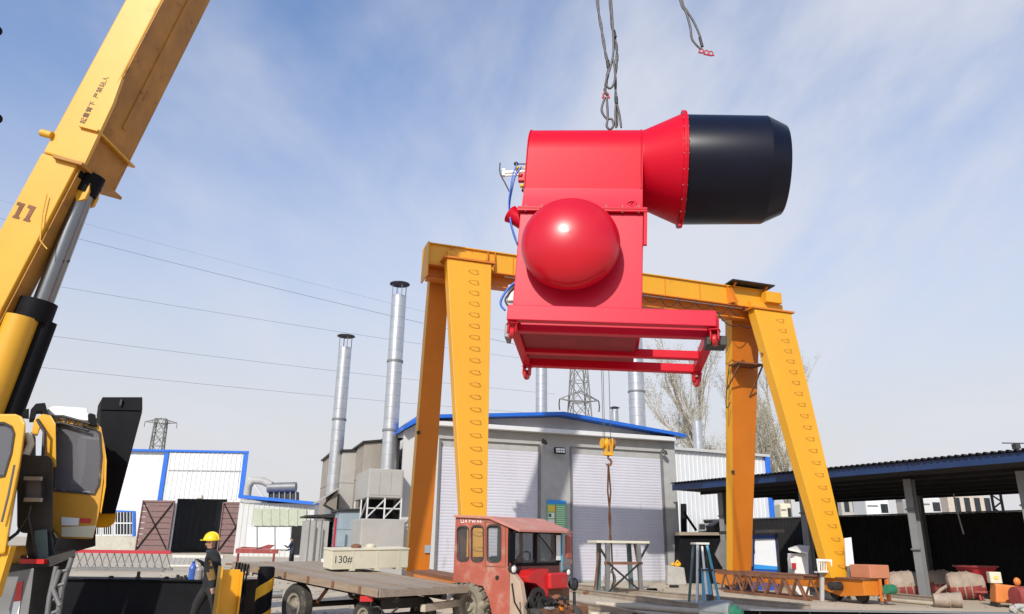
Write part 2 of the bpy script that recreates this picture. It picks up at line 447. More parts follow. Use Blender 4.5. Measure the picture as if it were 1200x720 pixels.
mat('mixer_cream', (0.34, 0.27, 0.215), 0.75, var=.18, scale=4, dirt=(0.28, 0.13, 0.10), damt=.55, dscale=3.5, bump=.5, bscale=14)
mat('mixer_red', (0.27, 0.045, 0.04), 0.7, var=.2, dirt=(0.36, 0.26, 0.2), damt=.45, dscale=4)
mat('orange_paint', (0.62, 0.19, 0.04), 0.5, var=.08, dirt=(0.6, 0.35, 0.2), damt=.3)
mat('salmon_paint', (0.50, 0.19, 0.10), 0.6, var=.08, dirt=(0.5, 0.3, 0.22), damt=.4)
mat('bark', (0.42, 0.37, 0.30), 0.9, var=.25, scale=5)
mat('twig_bud', (0.34, 0.31, 0.20), 0.85, var=.25)
mat('pylon_steel', (0.20, 0.20, 0.19), 0.6, .2)
mat('pvc_white', (0.75, 0.75, 0.72), 0.4)
mat('far_beige', (0.48, 0.42, 0.36), 0.8, var=.1, dirt=(0.36, 0.3, 0.25), damt=.3)
mat('seat_dark', (0.02, 0.02, 0.02), 0.7)
glass('cab_glass', (0.17, 0.17, 0.19), .62, .03)
glass('tractor_glass', (0.10, 0.13, 0.13), .28, .05)
glass('pane_dark', (0.02, 0.025, 0.03), 1.0, .08)

# ------------------------------------------------------------------ ground
def ground_material():
    m = mat('dusty_concrete', (0.46, 0.385, 0.285), 0.92, var=.16, scale=.35, bump=.35, bscale=9, dirt=(0.31, 0.26, 0.20), damt=.45, dscale=.5)
    return m
ground_material()
g = MB(); g.add([(-2500, -300, 0), (2500, -300, 0), (2500, 5000, 0), (-2500, 5000, 0)], [(0, 1, 2, 3)])
props(bpy.data.objects.new('ground', g.mesh('ground', 'dusty_concrete')), kind='structure')
COL.objects.link(bpy.data.objects['ground'])
# ------------------------------------------------------------------ site axes: buildings and crane share one grid
AX = R_(20)
EV = Vector((math.cos(AX), math.sin(AX), 0)); EB = Vector((-math.sin(AX), math.cos(AX), 0)); EZ = Vector((0, 0, 1))
def corr(a, b, z0, z1, pitch=0.3, dp=0.04, th=0.08):
    """A profiled steel sheet standing between two ground points."""
    a = Vector((a[0], a[1], 0)); b = Vector((b[0], b[1], 0)); d = b - a; l = d.length; d.normalize()
    nrm = Vector((d.y, -d.x, 0))
    n = max(2, int(l / pitch)); mb = MB(); pts = []
    for i in range(n):
        for k, o in ((0, 0), (.62, 0), (.72, 1), (.9, 1)):
            pts.append(a + d * (l * (i + k) / n) + nrm * dp * o)
    pts.append(b)
    vs = [p + EZ * z0 for p in pts] + [p + EZ * z1 for p in pts]
    m = len(pts)
    vs += [a - nrm * th + EZ * z0, b - nrm * th + EZ * z0, a - nrm * th + EZ * z1, b - nrm * th + EZ * z1]
    fs = [(i, i + 1, m + i + 1, m + i) for i in range(m - 1)]
    fs += [(2 * m + 1, 2 * m, 2 * m + 2, 2 * m + 3), (0, m, 2 * m + 2, 2 * m), (m - 1, 2 * m + 1, 2 * m + 3, 2 * m - 1)]
    fs.append(tuple(list(range(m, 2 * m)) + [2 * m + 3, 2 * m + 2]))
    return mb.add(vs, fs)

# ------------------------------------------------------------------ main workshop
bo = W(494, 493, 32); BZ = bo.z
bo = Vector((bo.x, bo.y, 0))
shop = thing('workshop', 'pale gabled steel workshop with two closed roller shutters and blue roof edge', 'workshop', bo, AX)
SI = ROOTM[shop.name].inverted()
def BL(px, py, y=0.0):
    return SI @ PL(px, py, bo + EB * y, -EB)
bR = BL(790, 516).x; bP = BL(655, 489); bT = BL(722, 527).z
s1 = (BL(511, 600).x, BL(633, 600).x); s2 = (BL(668, 600).x, BL(779, 600).x)
def lpart(name, mb, m, **k):
    return part(name, mb, m, shop, local=True, **k)
gz = bT + .02
mb = MB(); mb.prism([(0, 0, gz), (bR, 0, gz), (bR, 0, BZ), (bP.x, 0, bP.z), (0, 0, BZ)], (0, .2, 0)); lpart('gable_wall', mb, 'frame_grey')
mb = MB(); mb.span((0, 0, 0), (s1[0], .2, gz)); lpart('wall_panel', mb, 'white_panel')
mb = MB(); mb.span((s1[1], -.03, 0), (s2[0], .25, gz)); lpart('pier', mb, 'frame_grey')
mb = MB(); mb.span((s2[1], -.03, 0), (bR, .25, gz)); lpart('pier', mb, 'frame_grey')
mb = corr((0, 14), (0, .2), 0, BZ, .35, .04); lpart('side_wall', mb, 'white_panel')
mb = corr((bR, .25), (bR, 14), 0, BZ, .35, .04); lpart('side_wall', mb, 'white_panel')
mb = MB(); mb.span((0, 13.9, 0), (bR, 14.1, BZ)); lpart('rear_wall', mb, 'white_panel')
for a, b in ((Vector((-.25, 0, BZ - .02)), bP), (bP, Vector((bR + .35, 0, BZ - .03)))):
    mb = MB()
    mb.prism([a + Vector((0, -.55, .02)), b + Vector((0, -.55, .02)), b + Vector((0, -.55, .17)), a + Vector((0, -.55, .17))], (0, 14.9, 0))
    lpart('roof_sheet', mb, 'blue_trim')
# white canopy rail over the shutters
zc1 = BL(700, 509, -.3).z
mb = MB(); mb.span((.35, -.42, zc1 - .10), (bR - .15, -.02, zc1 + .10)); rl = lpart('canopy_rail', mb, 'white_steel', bevel=.02)
# narrow lean-to bay at the left end of the front
xa_ = BL(469, 600).x; za_ = BL(467, 504).z
mb = MB(); mb.prism([(xa_, .02, 0), (-.01, .02, 0), (-.01, .02, BZ - .05), (xa_, .02, za_)], (0, .2, 0)); lpart('bay_panel', mb, 'white_panel')
mb = MB(); mb.span((-.03, -.01, .0), (.03, .02, BZ - .1)); lpart('bay_joint', mb, 'frame_grey')
mb = MB(); a_ = Vector((xa_ - .15, -.4, za_ - .04)); b_ = Vector((-.02, -.4, BZ + .02)); mb.prism([a_, b_, b_ + EZ * .15, a_ + EZ * .15], (0, 3.0, 0)); lpart('bay_roof', mb, 'blue_trim')
def shutter(x0, x1):
    sh = MB(); sh.span((x0 + .02, .1, gz - .34), (x1 - .02, .19, gz)); o = lpart('shutter', sh, 'frame_grey')
    mb = MB(); n = int((gz - .4) / .125); h = (gz - .4) / n
    vs = []; fs = []
    for i in range(n):
        z = .06 + i * h
        for dz, dyy in ((0, .062), (.14, .055), (.5, .050), (.86, .055), (.97, .062)):
            vs += [(x0 + .06, dyy, z + dz * h), (x1 - .06, dyy, z + dz * h)]
    k = len(vs) // 2
    fs = [(2 * i, 2 * i + 1, 2 * i + 3, 2 * i + 2) for i in range(k - 1)]
    mb.add(vs, fs)
    part('curtain_slat', mb, 'shutter_grey', o, local=True, kind='stuff')
    mb = MB(); mb.span((x0 + .06, .0, .012), (x1 - .06, .10, .10)); part('bottom_bar', mb, 'frame_grey', o, local=True)
    for x in (x0, x1 - .09):
        mb = MB(); mb.span((x, -.06, 0), (x + .09, .12, gz - .05)); part('guide_rail', mb, 'grey_steel', o, local=True)
shutter(*s1); shutter(*s2)
# fixings on the piers
def wall_box(name, px0, py0, px1, py1, m, label, cat, dp=.12, y=-.04):
    a = BL(px0, py0, y); b = BL(px1, py1, y)
    mb = MB(); mb.span((a.x, y - dp, min(a.z, b.z)), (b.x, y - .004, max(a.z, b.z)))
    M = ROOTM[shop.name]; mb.v = [M @ p for p in mb.v]
    return solo(name, mb, m, label, cat, bevel=.008)
fl = thing('floodlight', 'dark flat floodlight with yellowish lamps on the pier between the shutters', 'floodlight', ROOTM[shop.name] @ BL(656, 532, -.35), AX)
c = BL(656, 526, -.4)
mb = MB(); mb.box((0, 0, .14), (.52, .12, .28), Matrix.Rotation(R_(-14), 3, 'X')); part('housing', mb, 'black_paint', fl, local=True, bevel=.01)
lm = MB().box((0, 0, 0), (.09, .02, .09)).mesh('lamp', 'lamp_white')
for i in range(4):
    for j in range(2):
        piece('lamp', lm, fl, (-.17 + i * .113, -.068 - .012 * (1 - j), .085 + j * .11), (R_(-14), 0, 0))
mb = MB(); mb.beam((0, .05, .14), (0, .33, .16), .05, .04); part('bracket', mb, 'dark_steel', fl, local=True)
for px, py, lb in ((638, 519, 'small dark wall lamp above left of the floodlight'), (779, 531, 'small dark wall lamp at the right end of the right shutter')):
    t = thing('wall_lamp', lb, 'lamp', ROOTM[shop.name] @ BL(px, py, -.3), AX, 'wall lamps over the shutters')
    mb = MB(); mb.lathe([(.02, .16), (.09, .1), (.15, 0), (.13, -.01), (.02, .05)], (0, 0, -.03), (.1, -.4, .8), 10); part('shade', mb, 'dark_steel', t, local=True)
    mb = MB(); mb.tube([(0, 0, .08), (0, .1, .18), (0, .3, .12)], .025); part('arm', mb, 'dark_steel', t, local=True)
    mb = MB(); mb.ball((0, -.03, 0), .06, 8, 6); part('bulb', mb, 'lamp_white', t, local=True)
pt = thing('notice_board', 'green notice board with blue heading on the pier between the shutters', 'notice board', ROOTM[shop.name] @ BL(652, 622, -.04), AX)
a = BL(641, 622, -.06); b = BL(663, 587, -.06); c0 = BL(652, 622, -.04)
def pbox(name, u0, v0, u1, v1, m, dp):
    mb = MB(); wx = b.x - a.x; hz_ = b.z - a.z
    mb.span((a.x - c0.x + u0 * wx, -.02 - dp, v0 * hz_), (a.x - c0.x + u1 * wx, -.02, v1 * hz_))
    return part(name, mb, m, pt, local=True)
pbox('board', 0, 0, 1, 1, 'sign_green', .02)
pbox('heading', 0, .87, 1, 1.0, 'sign_blue', .026)
pbox('photo_panel', .05, .62, .40, .82, 'sign_yellow', .026)
pbox('photo_panel', .05, .40, .38, .58, 'sign_white', .026)
pbox('photo_panel', .07, .44, .22, .55, 'motor_green', .030)
pbox('photo_panel', .05, .12, .38, .36, 'sign_white', .026)
pbox('divider', .43, .08, .46, .84, 'sign_red', .026)
for i in range(10):
    v = .78 - i * .07
    pbox('text_line', .50, v, .94, v + .018, 'sign_white', .024)

# ------------------------------------------------------------------ dust filter house left of the workshop
def vbox(mb, px, py_top, d, wv, dp, py_bot=None, zb=None):
    p = W(px, py_top, d); z0 = zb if zb is not None else W(px, py_bot, d).z
    o = Vector((p.x, p.y, 0))
    q = [o, o + EV * wv, o + EV * wv + EB * dp, o + EB * dp]
    mb.hexa([k + EZ * z0 for k in q], [k + EZ * p.z for k in q])
    return o, z0, p.z
fh = thing('dust_filter', 'pale grey dust filter with open braced bay left of the workshop', 'dust filter', W(433, 660, 30.5) * 1.0, 0)
mb = MB(); o, z0, z1 = vbox(mb, 433, 549, 30.5, 1.42, 3.4, 583); part('upper_casing', mb, 'filter_grey', fh, bevel=.03)
fo = o; fz0 = z0; fz1 = z1
zl = W(433, 608, 30.5).z
mb = MB(); p = [fo + EV * -.18 - EB * .1, fo + EV * 1.55 - EB * .1, fo + EV * 1.55 + EB * 3.4, fo + EV * -.18 + EB * 3.4]
mb.hexa(p, [q + EZ * zl for q in p]); part('lower_casing', mb, 'filter_grey', fh, bevel=.03)
mb = MB(); p = [fo + EV * .3 + EB * 1.2, fo + EV * 1.3 + EB * 1.2, fo + EV * 1.3 + EB * 3.2, fo + EV * .3 + EB * 3.2]
mb.hexa([q + EZ * zl for q in p], [q + EZ * fz0 for q in p]); part('hopper', mb, 'black_paint', fh)
for u, v in ((.03, .03), (.72, .03), (1.39, .03), (.03, 1.6), (.03, 3.3), (1.39, 3.3)):
    mb = MB(); q = fo + EV * u + EB * v; mb.beam(q + EZ * zl, q + EZ * fz0, .06, .06); part('post', mb, 'white_panel', fh)
for a, b, c, d in (((.03, .03), (.72, .03), 0, 1), ((.72, .03), (1.39, .03), 0, 1), ((.03, .05), (.03, 1.6), 1, 0), ((.03, .03), (1.39, .03), .5, .5)):
    mb = MB(); q0 = fo + EV * a[0] + EB * a[1] + EZ * (zl + .05 + c * (fz0 - zl - .1)); q1 = fo + EV * b[0] + EB * b[1] + EZ * (zl + .05 + d * (fz0 - zl - .1))
    mb.beam(q0, q1, .05, .05); part('brace', mb, 'white_panel', fh)
for k, (u0, u1) in enumerate(((.06, .46), (.48, .92), (.94, 1.36))):
    mb = MB(); q = [fo + EV * u0 - EB * .016, fo + EV * u1 - EB * .016, fo + EV * u1, fo + EV * u0]
    mb.hexa([x + EZ * (fz0 + .1) for x in q], [x + EZ * (fz1 - .12) for x in q]); part('access_panel', mb, 'filter_grey', fh, bevel=.006)
# taller casings behind
def casing(name, label, px, pt_, d, wv, dp, m, pb=None, slope=.25, seam=True):
    p = W(px, pt_, d); o = Vector((p.x, p.y, 0))
    t = thing(name, label, 'filter casing', o, 0, 'filter casings beside the workshop')
    q = [o, o + EV * wv, o + EV * wv + EB * dp, o + EB * dp]
    mb = MB(); mb.hexa(q, [q[0] + EZ * (p.z - slope), q[1] + EZ * p.z, q[2] + EZ * p.z, q[3] + EZ * (p.z - slope)]); part('casing', mb, m, t, bevel=.02)
    e = [o - EV * .1 - EB * .1, o + EV * (wv + .1) - EB * .1, o + EV * (wv + .1) + EB * (dp + .1), o - EV * .1 + EB * (dp + .1)]
    hh = [p.z - slope, p.z, p.z, p.z - slope]
    mb = MB(); mb.hexa([x + EZ * (h + .005) for x, h in zip(e, hh)], [x + EZ * (h + .09) for x, h in zip(e, hh)]); part('lid', mb, 'dark_steel', t)
    for i in range(1, 4):
        mb = MB(); z = (p.z - slope) * i / 4
        mb.span((-.02, -.02, -.025), (wv + .02, -.002, .025)); mb.span((-.02, 0, -.025), (-.002, dp, .025))
        M = Matrix.Translation(o + EZ * z) @ Matrix.Rotation(AX, 4, 'Z'); mb.v = [M @ x for x in mb.v]
        part('seam', mb, m, t)
    return t, o, p.z
casing('filter_casing', 'tall brownish filter casing at the foot of the taller chimney', 428, 513, 33.5, 1.6, 3.0, 'filter_brown')
casing('filter_casing', 'stained grey filter casing below the shorter chimney', 402, 527, 35.5, 1.0, 2.6, 'filter_grey', slope=.1)
casing('filter_casing', 'dark brown narrow filter casing under the shorter chimney, leftmost', 388, 531, 37, .85, 3.4, 'filter_brown', slope=.1)
casing('filter_casing', 'low stained cabinet with blue panels below the filter casings', 398, 598, 32.6, .9, 2.0, 'cabinet_blue', slope=.05)
hd = thing('extract_hood', 'sloping grey sheet hood jutting left from the filter casing', 'hood', W(380, 590, 34.5), 0)
mb = MB(); a = W(397, 572, 34.6); b = W(372, 588, 34.2)
mb.prism([a, b, b - EZ * .06, a - EZ * .06], EB * 1.8); part('hood_sheet', mb, 'filter_grey', hd)
mb = MB(); mb.prism([a - EZ * .05 + EB * .2, a - EZ * 1.0 + EB * .2, b + EV * .4 - EZ * .1 + EB * .2], EB * 1.3); part('hood_body', mb, 'filter_brown', hd)
pn = thing('pump_house', 'small dark grey lean-to with pipes beside the filter house', 'shed', W(375, 660, 33), 0)
mb = MB(); vbox(mb, 360, 610, 33.6, .95, 2.2, zb=0); part('wall', mb, 'filter_grey', pn)
mb = MB(); vbox(mb, 383, 612, 34.2, .55, 1.4, zb=0); part('doorway', mb, 'black_paint', pn)
a = W(357, 606, 33.4); mb = MB(); mb.hexa([a, a + EV * 1.7, a + EV * 1.7 + EB * 2.4, a + EB * 2.4], [a + EZ * .07, a + EV * 1.7 + EZ * .2, a + EV * 1.7 + EB * 2.4 + EZ * .2, a + EB * 2.4 + EZ * .07]); part('roof', mb, 'dark_steel', pn)
for px in (364, 371, 378):
    mb = MB(); a = W(px, 606, 33.2); mb.tube([(a.x, a.y, 0), (a.x, a.y, a.z - .05)], .035); part('pipe', mb, 'grey_steel', pn)
dr = MB(); a = W(386, 640, 31.5); dr.lathe([(0, 0), (.28, 0), (.29, .3), (.28, .32), (.29, .6), (.28, .9), (0, .9)], (a.x, a.y, 0), (0, 0, 1), 16)
solo('oil_drum', dr, 'pvc_white', 'pale drum standing in front of the lean-to doorway', 'drum')
rp = MB(); a = W(391, 640, 31.8); rp.tube([(a.x, a.y, 0), (a.x, a.y, 2.5)], .05, 8); solo('red_pipe', rp, 'red_paint', 'upright red pipe beside the lean-to doorway', 'pipe')

def chimney(px0, py0, px1, py1, d, r, label, nsec, cap=True, capgap=.62, rung=False):
    a = W(px0, py0, d); b = W(px1, py1, d); zt = b.z; x = (a.x + b.x) / 2
    t = thing('chimney', label, 'chimney', (x, d, 0), 0, 'round steel chimneys')
    top = zt - (capgap if cap else 0)
    h = top / nsec
    mb = MB(); prof = []; k = max(3, int(h / .5))
    for i in range(k):
        z = i * h / k
        prof += [(r * 1.0, z + .012), (r * 1.0, z + h / k - .035), (r * 1.025, z + h / k - .025), (r * 1.025, z + h / k - .008), (r, z + h / k)]
    mb.lathe(prof, (0, 0, 0), (0, 0, 1), 22)
    me = mb.mesh('section', 'galvanised')
    for i in range(nsec):
        piece('section', me, t, (0, 0, i * h), (0, 0, i * 1.3))
    me = MB().lathe([(r * 1.0, -.05), (r * 1.09, -.05), (r * 1.09, .05), (r * 1.0, .05)], (0, 0, 0), (0, 0, 1), 22, sm=False).mesh('flange', 'grey_steel')
    for i in range(1, nsec):
        piece('flange', me, t, (0, 0, i * h))
    if cap:
        mb = MB(); mb.lathe([(0.001, capgap + .10), (r * .6, capgap + .07), (r * 1.38, capgap), (r * 1.38, capgap - .03), (0.001, capgap - .01)], (0, 0, top), (0, 0, 1), 22); part('rain_cap', mb, 'dark_steel', t, local=True)
        me = MB().tube([(0, 0, -.12), (0, 0, capgap)], .02, 5).mesh('strut', 'grey_steel')
        for i in range(4):
            piece('strut', me, t, (r * .96 * math.cos(i * 1.571 + .5), r * .96 * math.sin(i * 1.571 + .5), top))
        mb = MB(); mb.lathe([(r * .99, top), (r * .9, top), (r * .9, top - .8)], (0, 0, 0), (0, 0, 1), 22); part('mouth', mb, 'black_paint', t, local=True)
    return t
chimney(457, 545, 467, 333, 33, .34, 'tall capped steel chimney left of the gantry, the tallest one', 4)
chimney(391, 540, 408, 394, 36, .32, 'shorter capped steel chimney farther left over the filter casings', 3)
chimney(635, 488, 634, 415, 47.5, .37, 'plain pale chimney behind the workshop roof below the machine frame left', 3, cap=False)
chimney(748, 505, 743, 395, 46, .50, 'stout plain chimney rising behind the workshop roof right of the pylon', 4, cap=False)
chimney(721, 500, 720, 478, 48, .24, 'short small chimney with rain cap peeping over the workshop ridge', 2, capgap=.25)
chimney(818, 526, 817, 494, 52, .34, 'short bare pipe chimney on the white hall beside the tree', 2, cap=False)

# ------------------------------------------------------------------ white hall behind on the right
a = W(778, 526, 46); b = W(897, 537, 49.5)
hall = thing('white_hall', 'long white profiled steel hall behind the black shed with blue corner trim', 'hall', (a.x, a.y, 0), 0)
zt = (a.z + b.z) / 2
mb = corr(a, b, 0, zt, .32, .028); part('wall', mb, 'white_steel', hall)
dd = (b - a).normalized(); dd.z = 0
bk = Vector((-dd.y, dd.x, 0))
mb = corr((b.x, b.y), (b + bk * 12).to_tuple(), 0, zt, .32, .05); part('wall', mb, 'white_steel', hall)
q = [a - dd * .1 - bk * .25, b + dd * .15 - bk * .25, b + dd * .15 + bk * 12, a - dd * .1 + bk * 12]
mb = MB(); mb.hexa([Vector((p.x, p.y, zt + .01)) for p in q], [Vector((p.x, p.y, zt + (.18 if i < 2 else 1.2))) for i, p in enumerate(q)]); part('roof', mb, 'white_panel', hall)
mb = MB(); p = b - bk * .12; mb.beam((p.x, p.y, 0), (p.x, p.y, zt), .3, .3); part('corner_trim', mb, 'blue_trim', hall)
for px in (823, 833):
    t = MB(); pxp(t, [(px - 4.5, 613.5), (px + 4.5, 613.5), (px + 4.5, 622), (px - 4.5, 622)], 46.6, .12, [[(px - 3.6, 614.5), (px + 3.6, 614.5), (px + 3.6, 621), (px - 3.6, 621)]])
    wf = part('window', t, 'frame_grey', hall)
    t = MB(); pxp(t, [(px - 3.6, 614.5), (px + 3.6, 614.5), (px + 3.6, 621), (px - 3.6, 621)], 46.66, .05); part('pane', t, 'pane_dark', wf)

# ------------------------------------------------------------------ white workshop on the left, far off
LY = 90.0
def lx(px, y=630): return W(px, y, LY).x
zT0, zT1 = W(150, 525, LY).z, W(290, 532, LY).z
lw = thing('white_workshop', 'large white steel workshop with blue edges and an open dark gateway', 'workshop', (lx(200), LY, 0), 0)
x0, x1, xb = lx(40), lx(193, 560), lx(287, 560)
ox0, ox1, oz = lx(203), lx(262), W(230, 585, LY).z
mb = corr((x0, LY), (x1, LY), 0, zT0 - .4, .9, .025); part('wall', mb, 'white_steel', lw)
mb = corr((x1, LY - .3), (xb, LY - .3), oz, zT1, .55, .07); part('wall', mb, 'white_steel', lw)
mb = corr((x1, LY - .3), (ox0, LY - .3), 0, oz, .55, .07); part('wall', mb, 'white_steel', lw)
mb = corr((ox1, LY - .3), (xb, LY - .3), 0, oz, .55, .07); part('wall', mb, 'white_steel', lw)
LB_ = Vector((-.46, 1, 0)) * 24
for pa, pb in ((Vector((x0, LY + .2, 0)) + LB_, Vector((xb, LY + .2, 0)) + LB_), (Vector((xb - .1, LY, 0)), Vector((xb - .1, LY, 0)) + LB_), (Vector((x0, LY, 0)), Vector((x0, LY, 0)) + LB_)):
    mb = corr(pa, pb, 0, zT1 - .2, .9, .05); part('inner_wall', mb, 'white_steel', lw)
rq0 = [Vector((x0, LY - .5, zT0 - .38)), Vector((xb + .3, LY - .5, zT1 + .02)), Vector((xb + .3, LY - .5, zT1 + .02)) + LB_ * 1.03, Vector((x0, LY - .5, zT0 - .38)) + LB_ * 1.03]
mb = MB(); mb.hexa(rq0, [q + EZ * .25 for q in rq0]); part('roof', mb, 'blue_trim', lw)
for x, wd in ((x1, .5), (xb - .05, .55)):
    mb = MB(); mb.span((x - wd / 2, LY - .5, oz - .3 if x == x1 else oz + .2), (x + wd / 2, LY - .37, zT1 - .03)); part('corner_trim', mb, 'blue_trim', lw)
zr = W(240, 552, LY).z
mb = MB(); mb.span((x1 + .5, LY - .43, zr - .05), (xb - .5, LY - .38, zr + .05)); part('sheet_joint', mb, 'frame_grey', lw)
mb = MB(); mb.span((x0, LY - .2, 0), (x1 - 1, LY - .06, W(120, 628, LY).z)); part('plinth', mb, 'plinth_concrete', lw)
mb = MB(); pxp(mb, [(229, 580), (236, 580), (236, 584), (229, 584)], LY - .7, .25); part('sign_box', mb, 'cream_panel', lw)
# barred windows
for xa, xc in ((104, 118), (119, 133), (134, 156)):
    mb = MB(); o_ = [(xa, 599), (xc, 599), (xc, 628), (xa, 628)]; i_ = [(xa + 1.3, 600.5), (xc - 1.3, 600.5), (xc - 1.3, 626.5), (xa + 1.3, 626.5)]
    pxp(mb, o_, LY - .14, .12, [i_]); wf = part('window', mb, 'white_steel', lw)
    mb = MB(); pxp(mb, i_, LY - .10, .06); part('pane', mb, 'pane_dark', wf)
    mb = MB()
    for i in range(1, 6):
        x = xa + (xc - xa) * i / 6
        pxp(mb, [(x - .35, 600.5), (x + .35, 600.5), (x + .35, 626.5), (x - .35, 626.5)], LY - .22, .05)
    pxp(mb, [(xa + 1, 612.6), (xc - 1, 612.6), (xc - 1, 614), (xa + 1, 614)], LY - .25, .06)
    part('bar', mb, 'white_steel', wf)
mb = MB(); pxp(mb, [(102, 597), (158, 599), (158, 629), (155, 629), (155, 600.5), (102, 598.5)], LY - .2, .18); part('window_trim', mb, 'blue_trim', lw)
# gate leaves: boards on a braced frame, standing open
def gate(px0, px1, py0, py1, label):
    xa, xc = lx(px0), lx(px1); zb = .15; zt = W((px0 + px1) / 2, py0, LY).z
    t = thing('gate_leaf', label, 'gate', ((xa + xc) / 2, LY - .75, 0), 0, 'brown gate leaves of the white workshop')
    n = 9; h = (zt - zb) / n
    me = MB().box((0, 0, 0), (xc - xa - .1, .08, h * .9)).mesh('board', 'door_brown')
    for i in range(n):
        piece('board', me, t, (0, .0, zb + h * (i + .5)))
    mb = MB()
    wx = (xc - xa) / 2
    for sx in (-1, 1):
        mb.beam((sx * (wx - .1), -.08, zb), (sx * (wx - .1), -.08, zt), .1, .2)
    mb.beam((-wx + .2, -.08, zt - .1), (wx - .2, -.08, zt - .1), .1, .2); mb.beam((-wx + .2, -.08, zb + .1), (wx - .2, -.08, zb + .1), .1, .2)
    part('gate_frame', mb, 'door_brown', t, local=True)
    for s in (-1, 1):
        mb = MB(); mb.beam((-wx * s + .2 * s, -.09 - .06 * (s > 0), zb + .2), (wx * s - .2 * s, -.09 - .06 * (s > 0), zt - .2), .05, .12); part('brace', mb, 'black_paint', t, local=True)
    return t
gate(164, 203, 587, 647, 'left open brown braced gate leaf of the white workshop')
g2 = gate(259, 297, 589, 648, 'right open brown braced gate leaf with a small wicket door')
mb = MB(); mb.span((.6, -.2, .2), (2.2, -.14, 3.4)); part('wicket_door', mb, 'red_paint', g2, local=True)
# low extension to its right
EY_ = 78.0
ex = thing('low_extension', 'low white annex with greenish upper panels and blue roof edge', 'annex', (W(320, 630, EY_).x, EY_, 0), 0)
def epx(name, pts, m, Y=EY_, dp=.15, parent=None):
    mb = MB(); pxp(mb, pts, Y, dp); return part(name, mb, m, parent or ex)
ez = W(320, 590, EY_).z; exa, exb = W(276, 630, EY_).x, W(366, 630, EY_).x
mb = corr((exa, EY_), (exb, EY_), 0, ez, .5, .05); part('wall', mb, 'white_panel', ex)
mb = MB(); mb.span((exa, EY_ + .1, 0), (exb, EY_ + 9, ez - .1)); part('inner_wall', mb, 'white_panel', ex)
za, zb_ = W(280, 584, EY_).z, W(360, 592, EY_).z
mb = MB(); mb.hexa([(exa, EY_ - .7, za), (exb, EY_ - .7, zb_ + .0), (exb, EY_ + 9.2, zb_), (exa, EY_ + 9.2, za)], [(exa, EY_ - .7, za + .33), (exb, EY_ - .7, zb_ + .3), (exb, EY_ + 9.2, zb_ + .3), (exa, EY_ + 9.2, za + .33)]); part('roof', mb, 'blue_trim', ex)
for i in range(6):
    xa = 297 + i * 10.4
    epx('green_panel', [(xa, 596), (xa + 10, 597), (xa + 10, 617), (xa, 616)], 'green_panel', EY_ - .22, .14)
for xa, xc in ((289, 301), (302, 322), (323, 341)):
    dr_ = epx('door', [(xa + .4, 618), (xc - .4, 618), (xc - .4, 644), (xa + .4, 644)], 'white_steel', EY_ - .2, .12)
epx('doorway', [(342, 617), (358, 617), (357, 650), (341, 650)], 'shed_black', EY_ - .13, .06)
# cyclone duct on its roof
cy = thing('roof_ductwork', 'dark grey duct and cyclone box on the low annex roof', 'ductwork', W(320, 588, 84), 0)
mb = MB(); mb.tube([W(289, 586, 84), W(291, 570, 84), W(297, 563, 84), W(308, 564, 84), W(318, 569, 84)], .42, 12); part('elbow_duct', mb, 'filter_grey', cy)
mb = MB(); a = W(314, 572, 84); b = W(347, 571, 84); mb.cyl(a, b, .55, n=16); part('drum', mb, 'grey_steel', cy)
mb = MB(); pxp(mb, [(314, 576), (346, 576), (346, 588), (314, 588)], 84, 1.6); part('louvre_box', mb, 'dark_steel', cy)
for i in range(6):
    mb = MB(); x = 314 + i * 6.4; pxp(mb, [(x, 575), (x + .8, 575), (x + .8, 590), (x, 590)], 83.8, .15); part('upright', mb, 'frame_grey', cy)
mb = MB(); mb.beam(W(292, 560, 84), W(312, 587, 84), .18, .18); part('stay', mb, 'white_panel', cy)
mb = MB(); pxp(mb, [(286, 586), (350, 591), (350, 640), (286, 640)], 86.8, 2); part('support', mb, 'frame_grey', cy)

# ------------------------------------------------------------------ black open shed on the right
SX = R_(-62.6)
so = G(1085, 703); so = Vector((so.x, so.y, 0))
sh = thing('open_shed', 'long black open sided shed with blue roof edge on grey posts', 'shed', so, SX)
def sp(name, mb, m, **k): return part(name, mb, m, sh, local=True, **k)
xl, xr = -10.9, 9.0
zf, zk = 4.02, 3.86
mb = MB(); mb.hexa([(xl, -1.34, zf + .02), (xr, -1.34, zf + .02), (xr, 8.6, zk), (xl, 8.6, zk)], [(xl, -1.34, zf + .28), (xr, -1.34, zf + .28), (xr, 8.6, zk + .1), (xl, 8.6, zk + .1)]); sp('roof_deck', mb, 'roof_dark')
n = 10
for i in range(n):
    a = xl + (xr - xl) * i / n; b = xl + (xr - xl) * (i + 1) / n - .012
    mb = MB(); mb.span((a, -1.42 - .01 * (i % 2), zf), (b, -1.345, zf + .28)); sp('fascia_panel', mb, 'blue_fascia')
# profiled roof sheet
mb = MB(); pts = []
k = int((xr - xl) / .22)
for i in range(k):
    for u, h in ((0, 0), (.5, 0), (.6, .05), (.9, .05)):
        pts.append((xl + (xr - xl) * (i + u) / k, h))
vs = [(x, -1.55, zf + .31 + h) for x, h in pts] + [(x, 8.7, zk + .13 + h) for x, h in pts] + [(x, -1.55, zf + .285 + h) for x, h in pts]
m_ = len(pts)
mb.add(vs, [(i, i + 1, m_ + i + 1, m_ + i) for i in range(m_ - 1)] + [(2 * m_ + i, 2 * m_ + i + 1, i + 1, i) for i in range(m_ - 1)]); sp('roof_sheet', mb, 'roof_dark')
for i in range(6):
    y = .2 + i * 1.55; zz = zf + (zk - zf) * (y + 1.34) / 9.9
    mb = MB(); mb.span((xl + .05, y, zz - .10), (xr - .05, y + .1, zz + .05)); sp('purlin', mb, 'roof_dark')
post = MB()
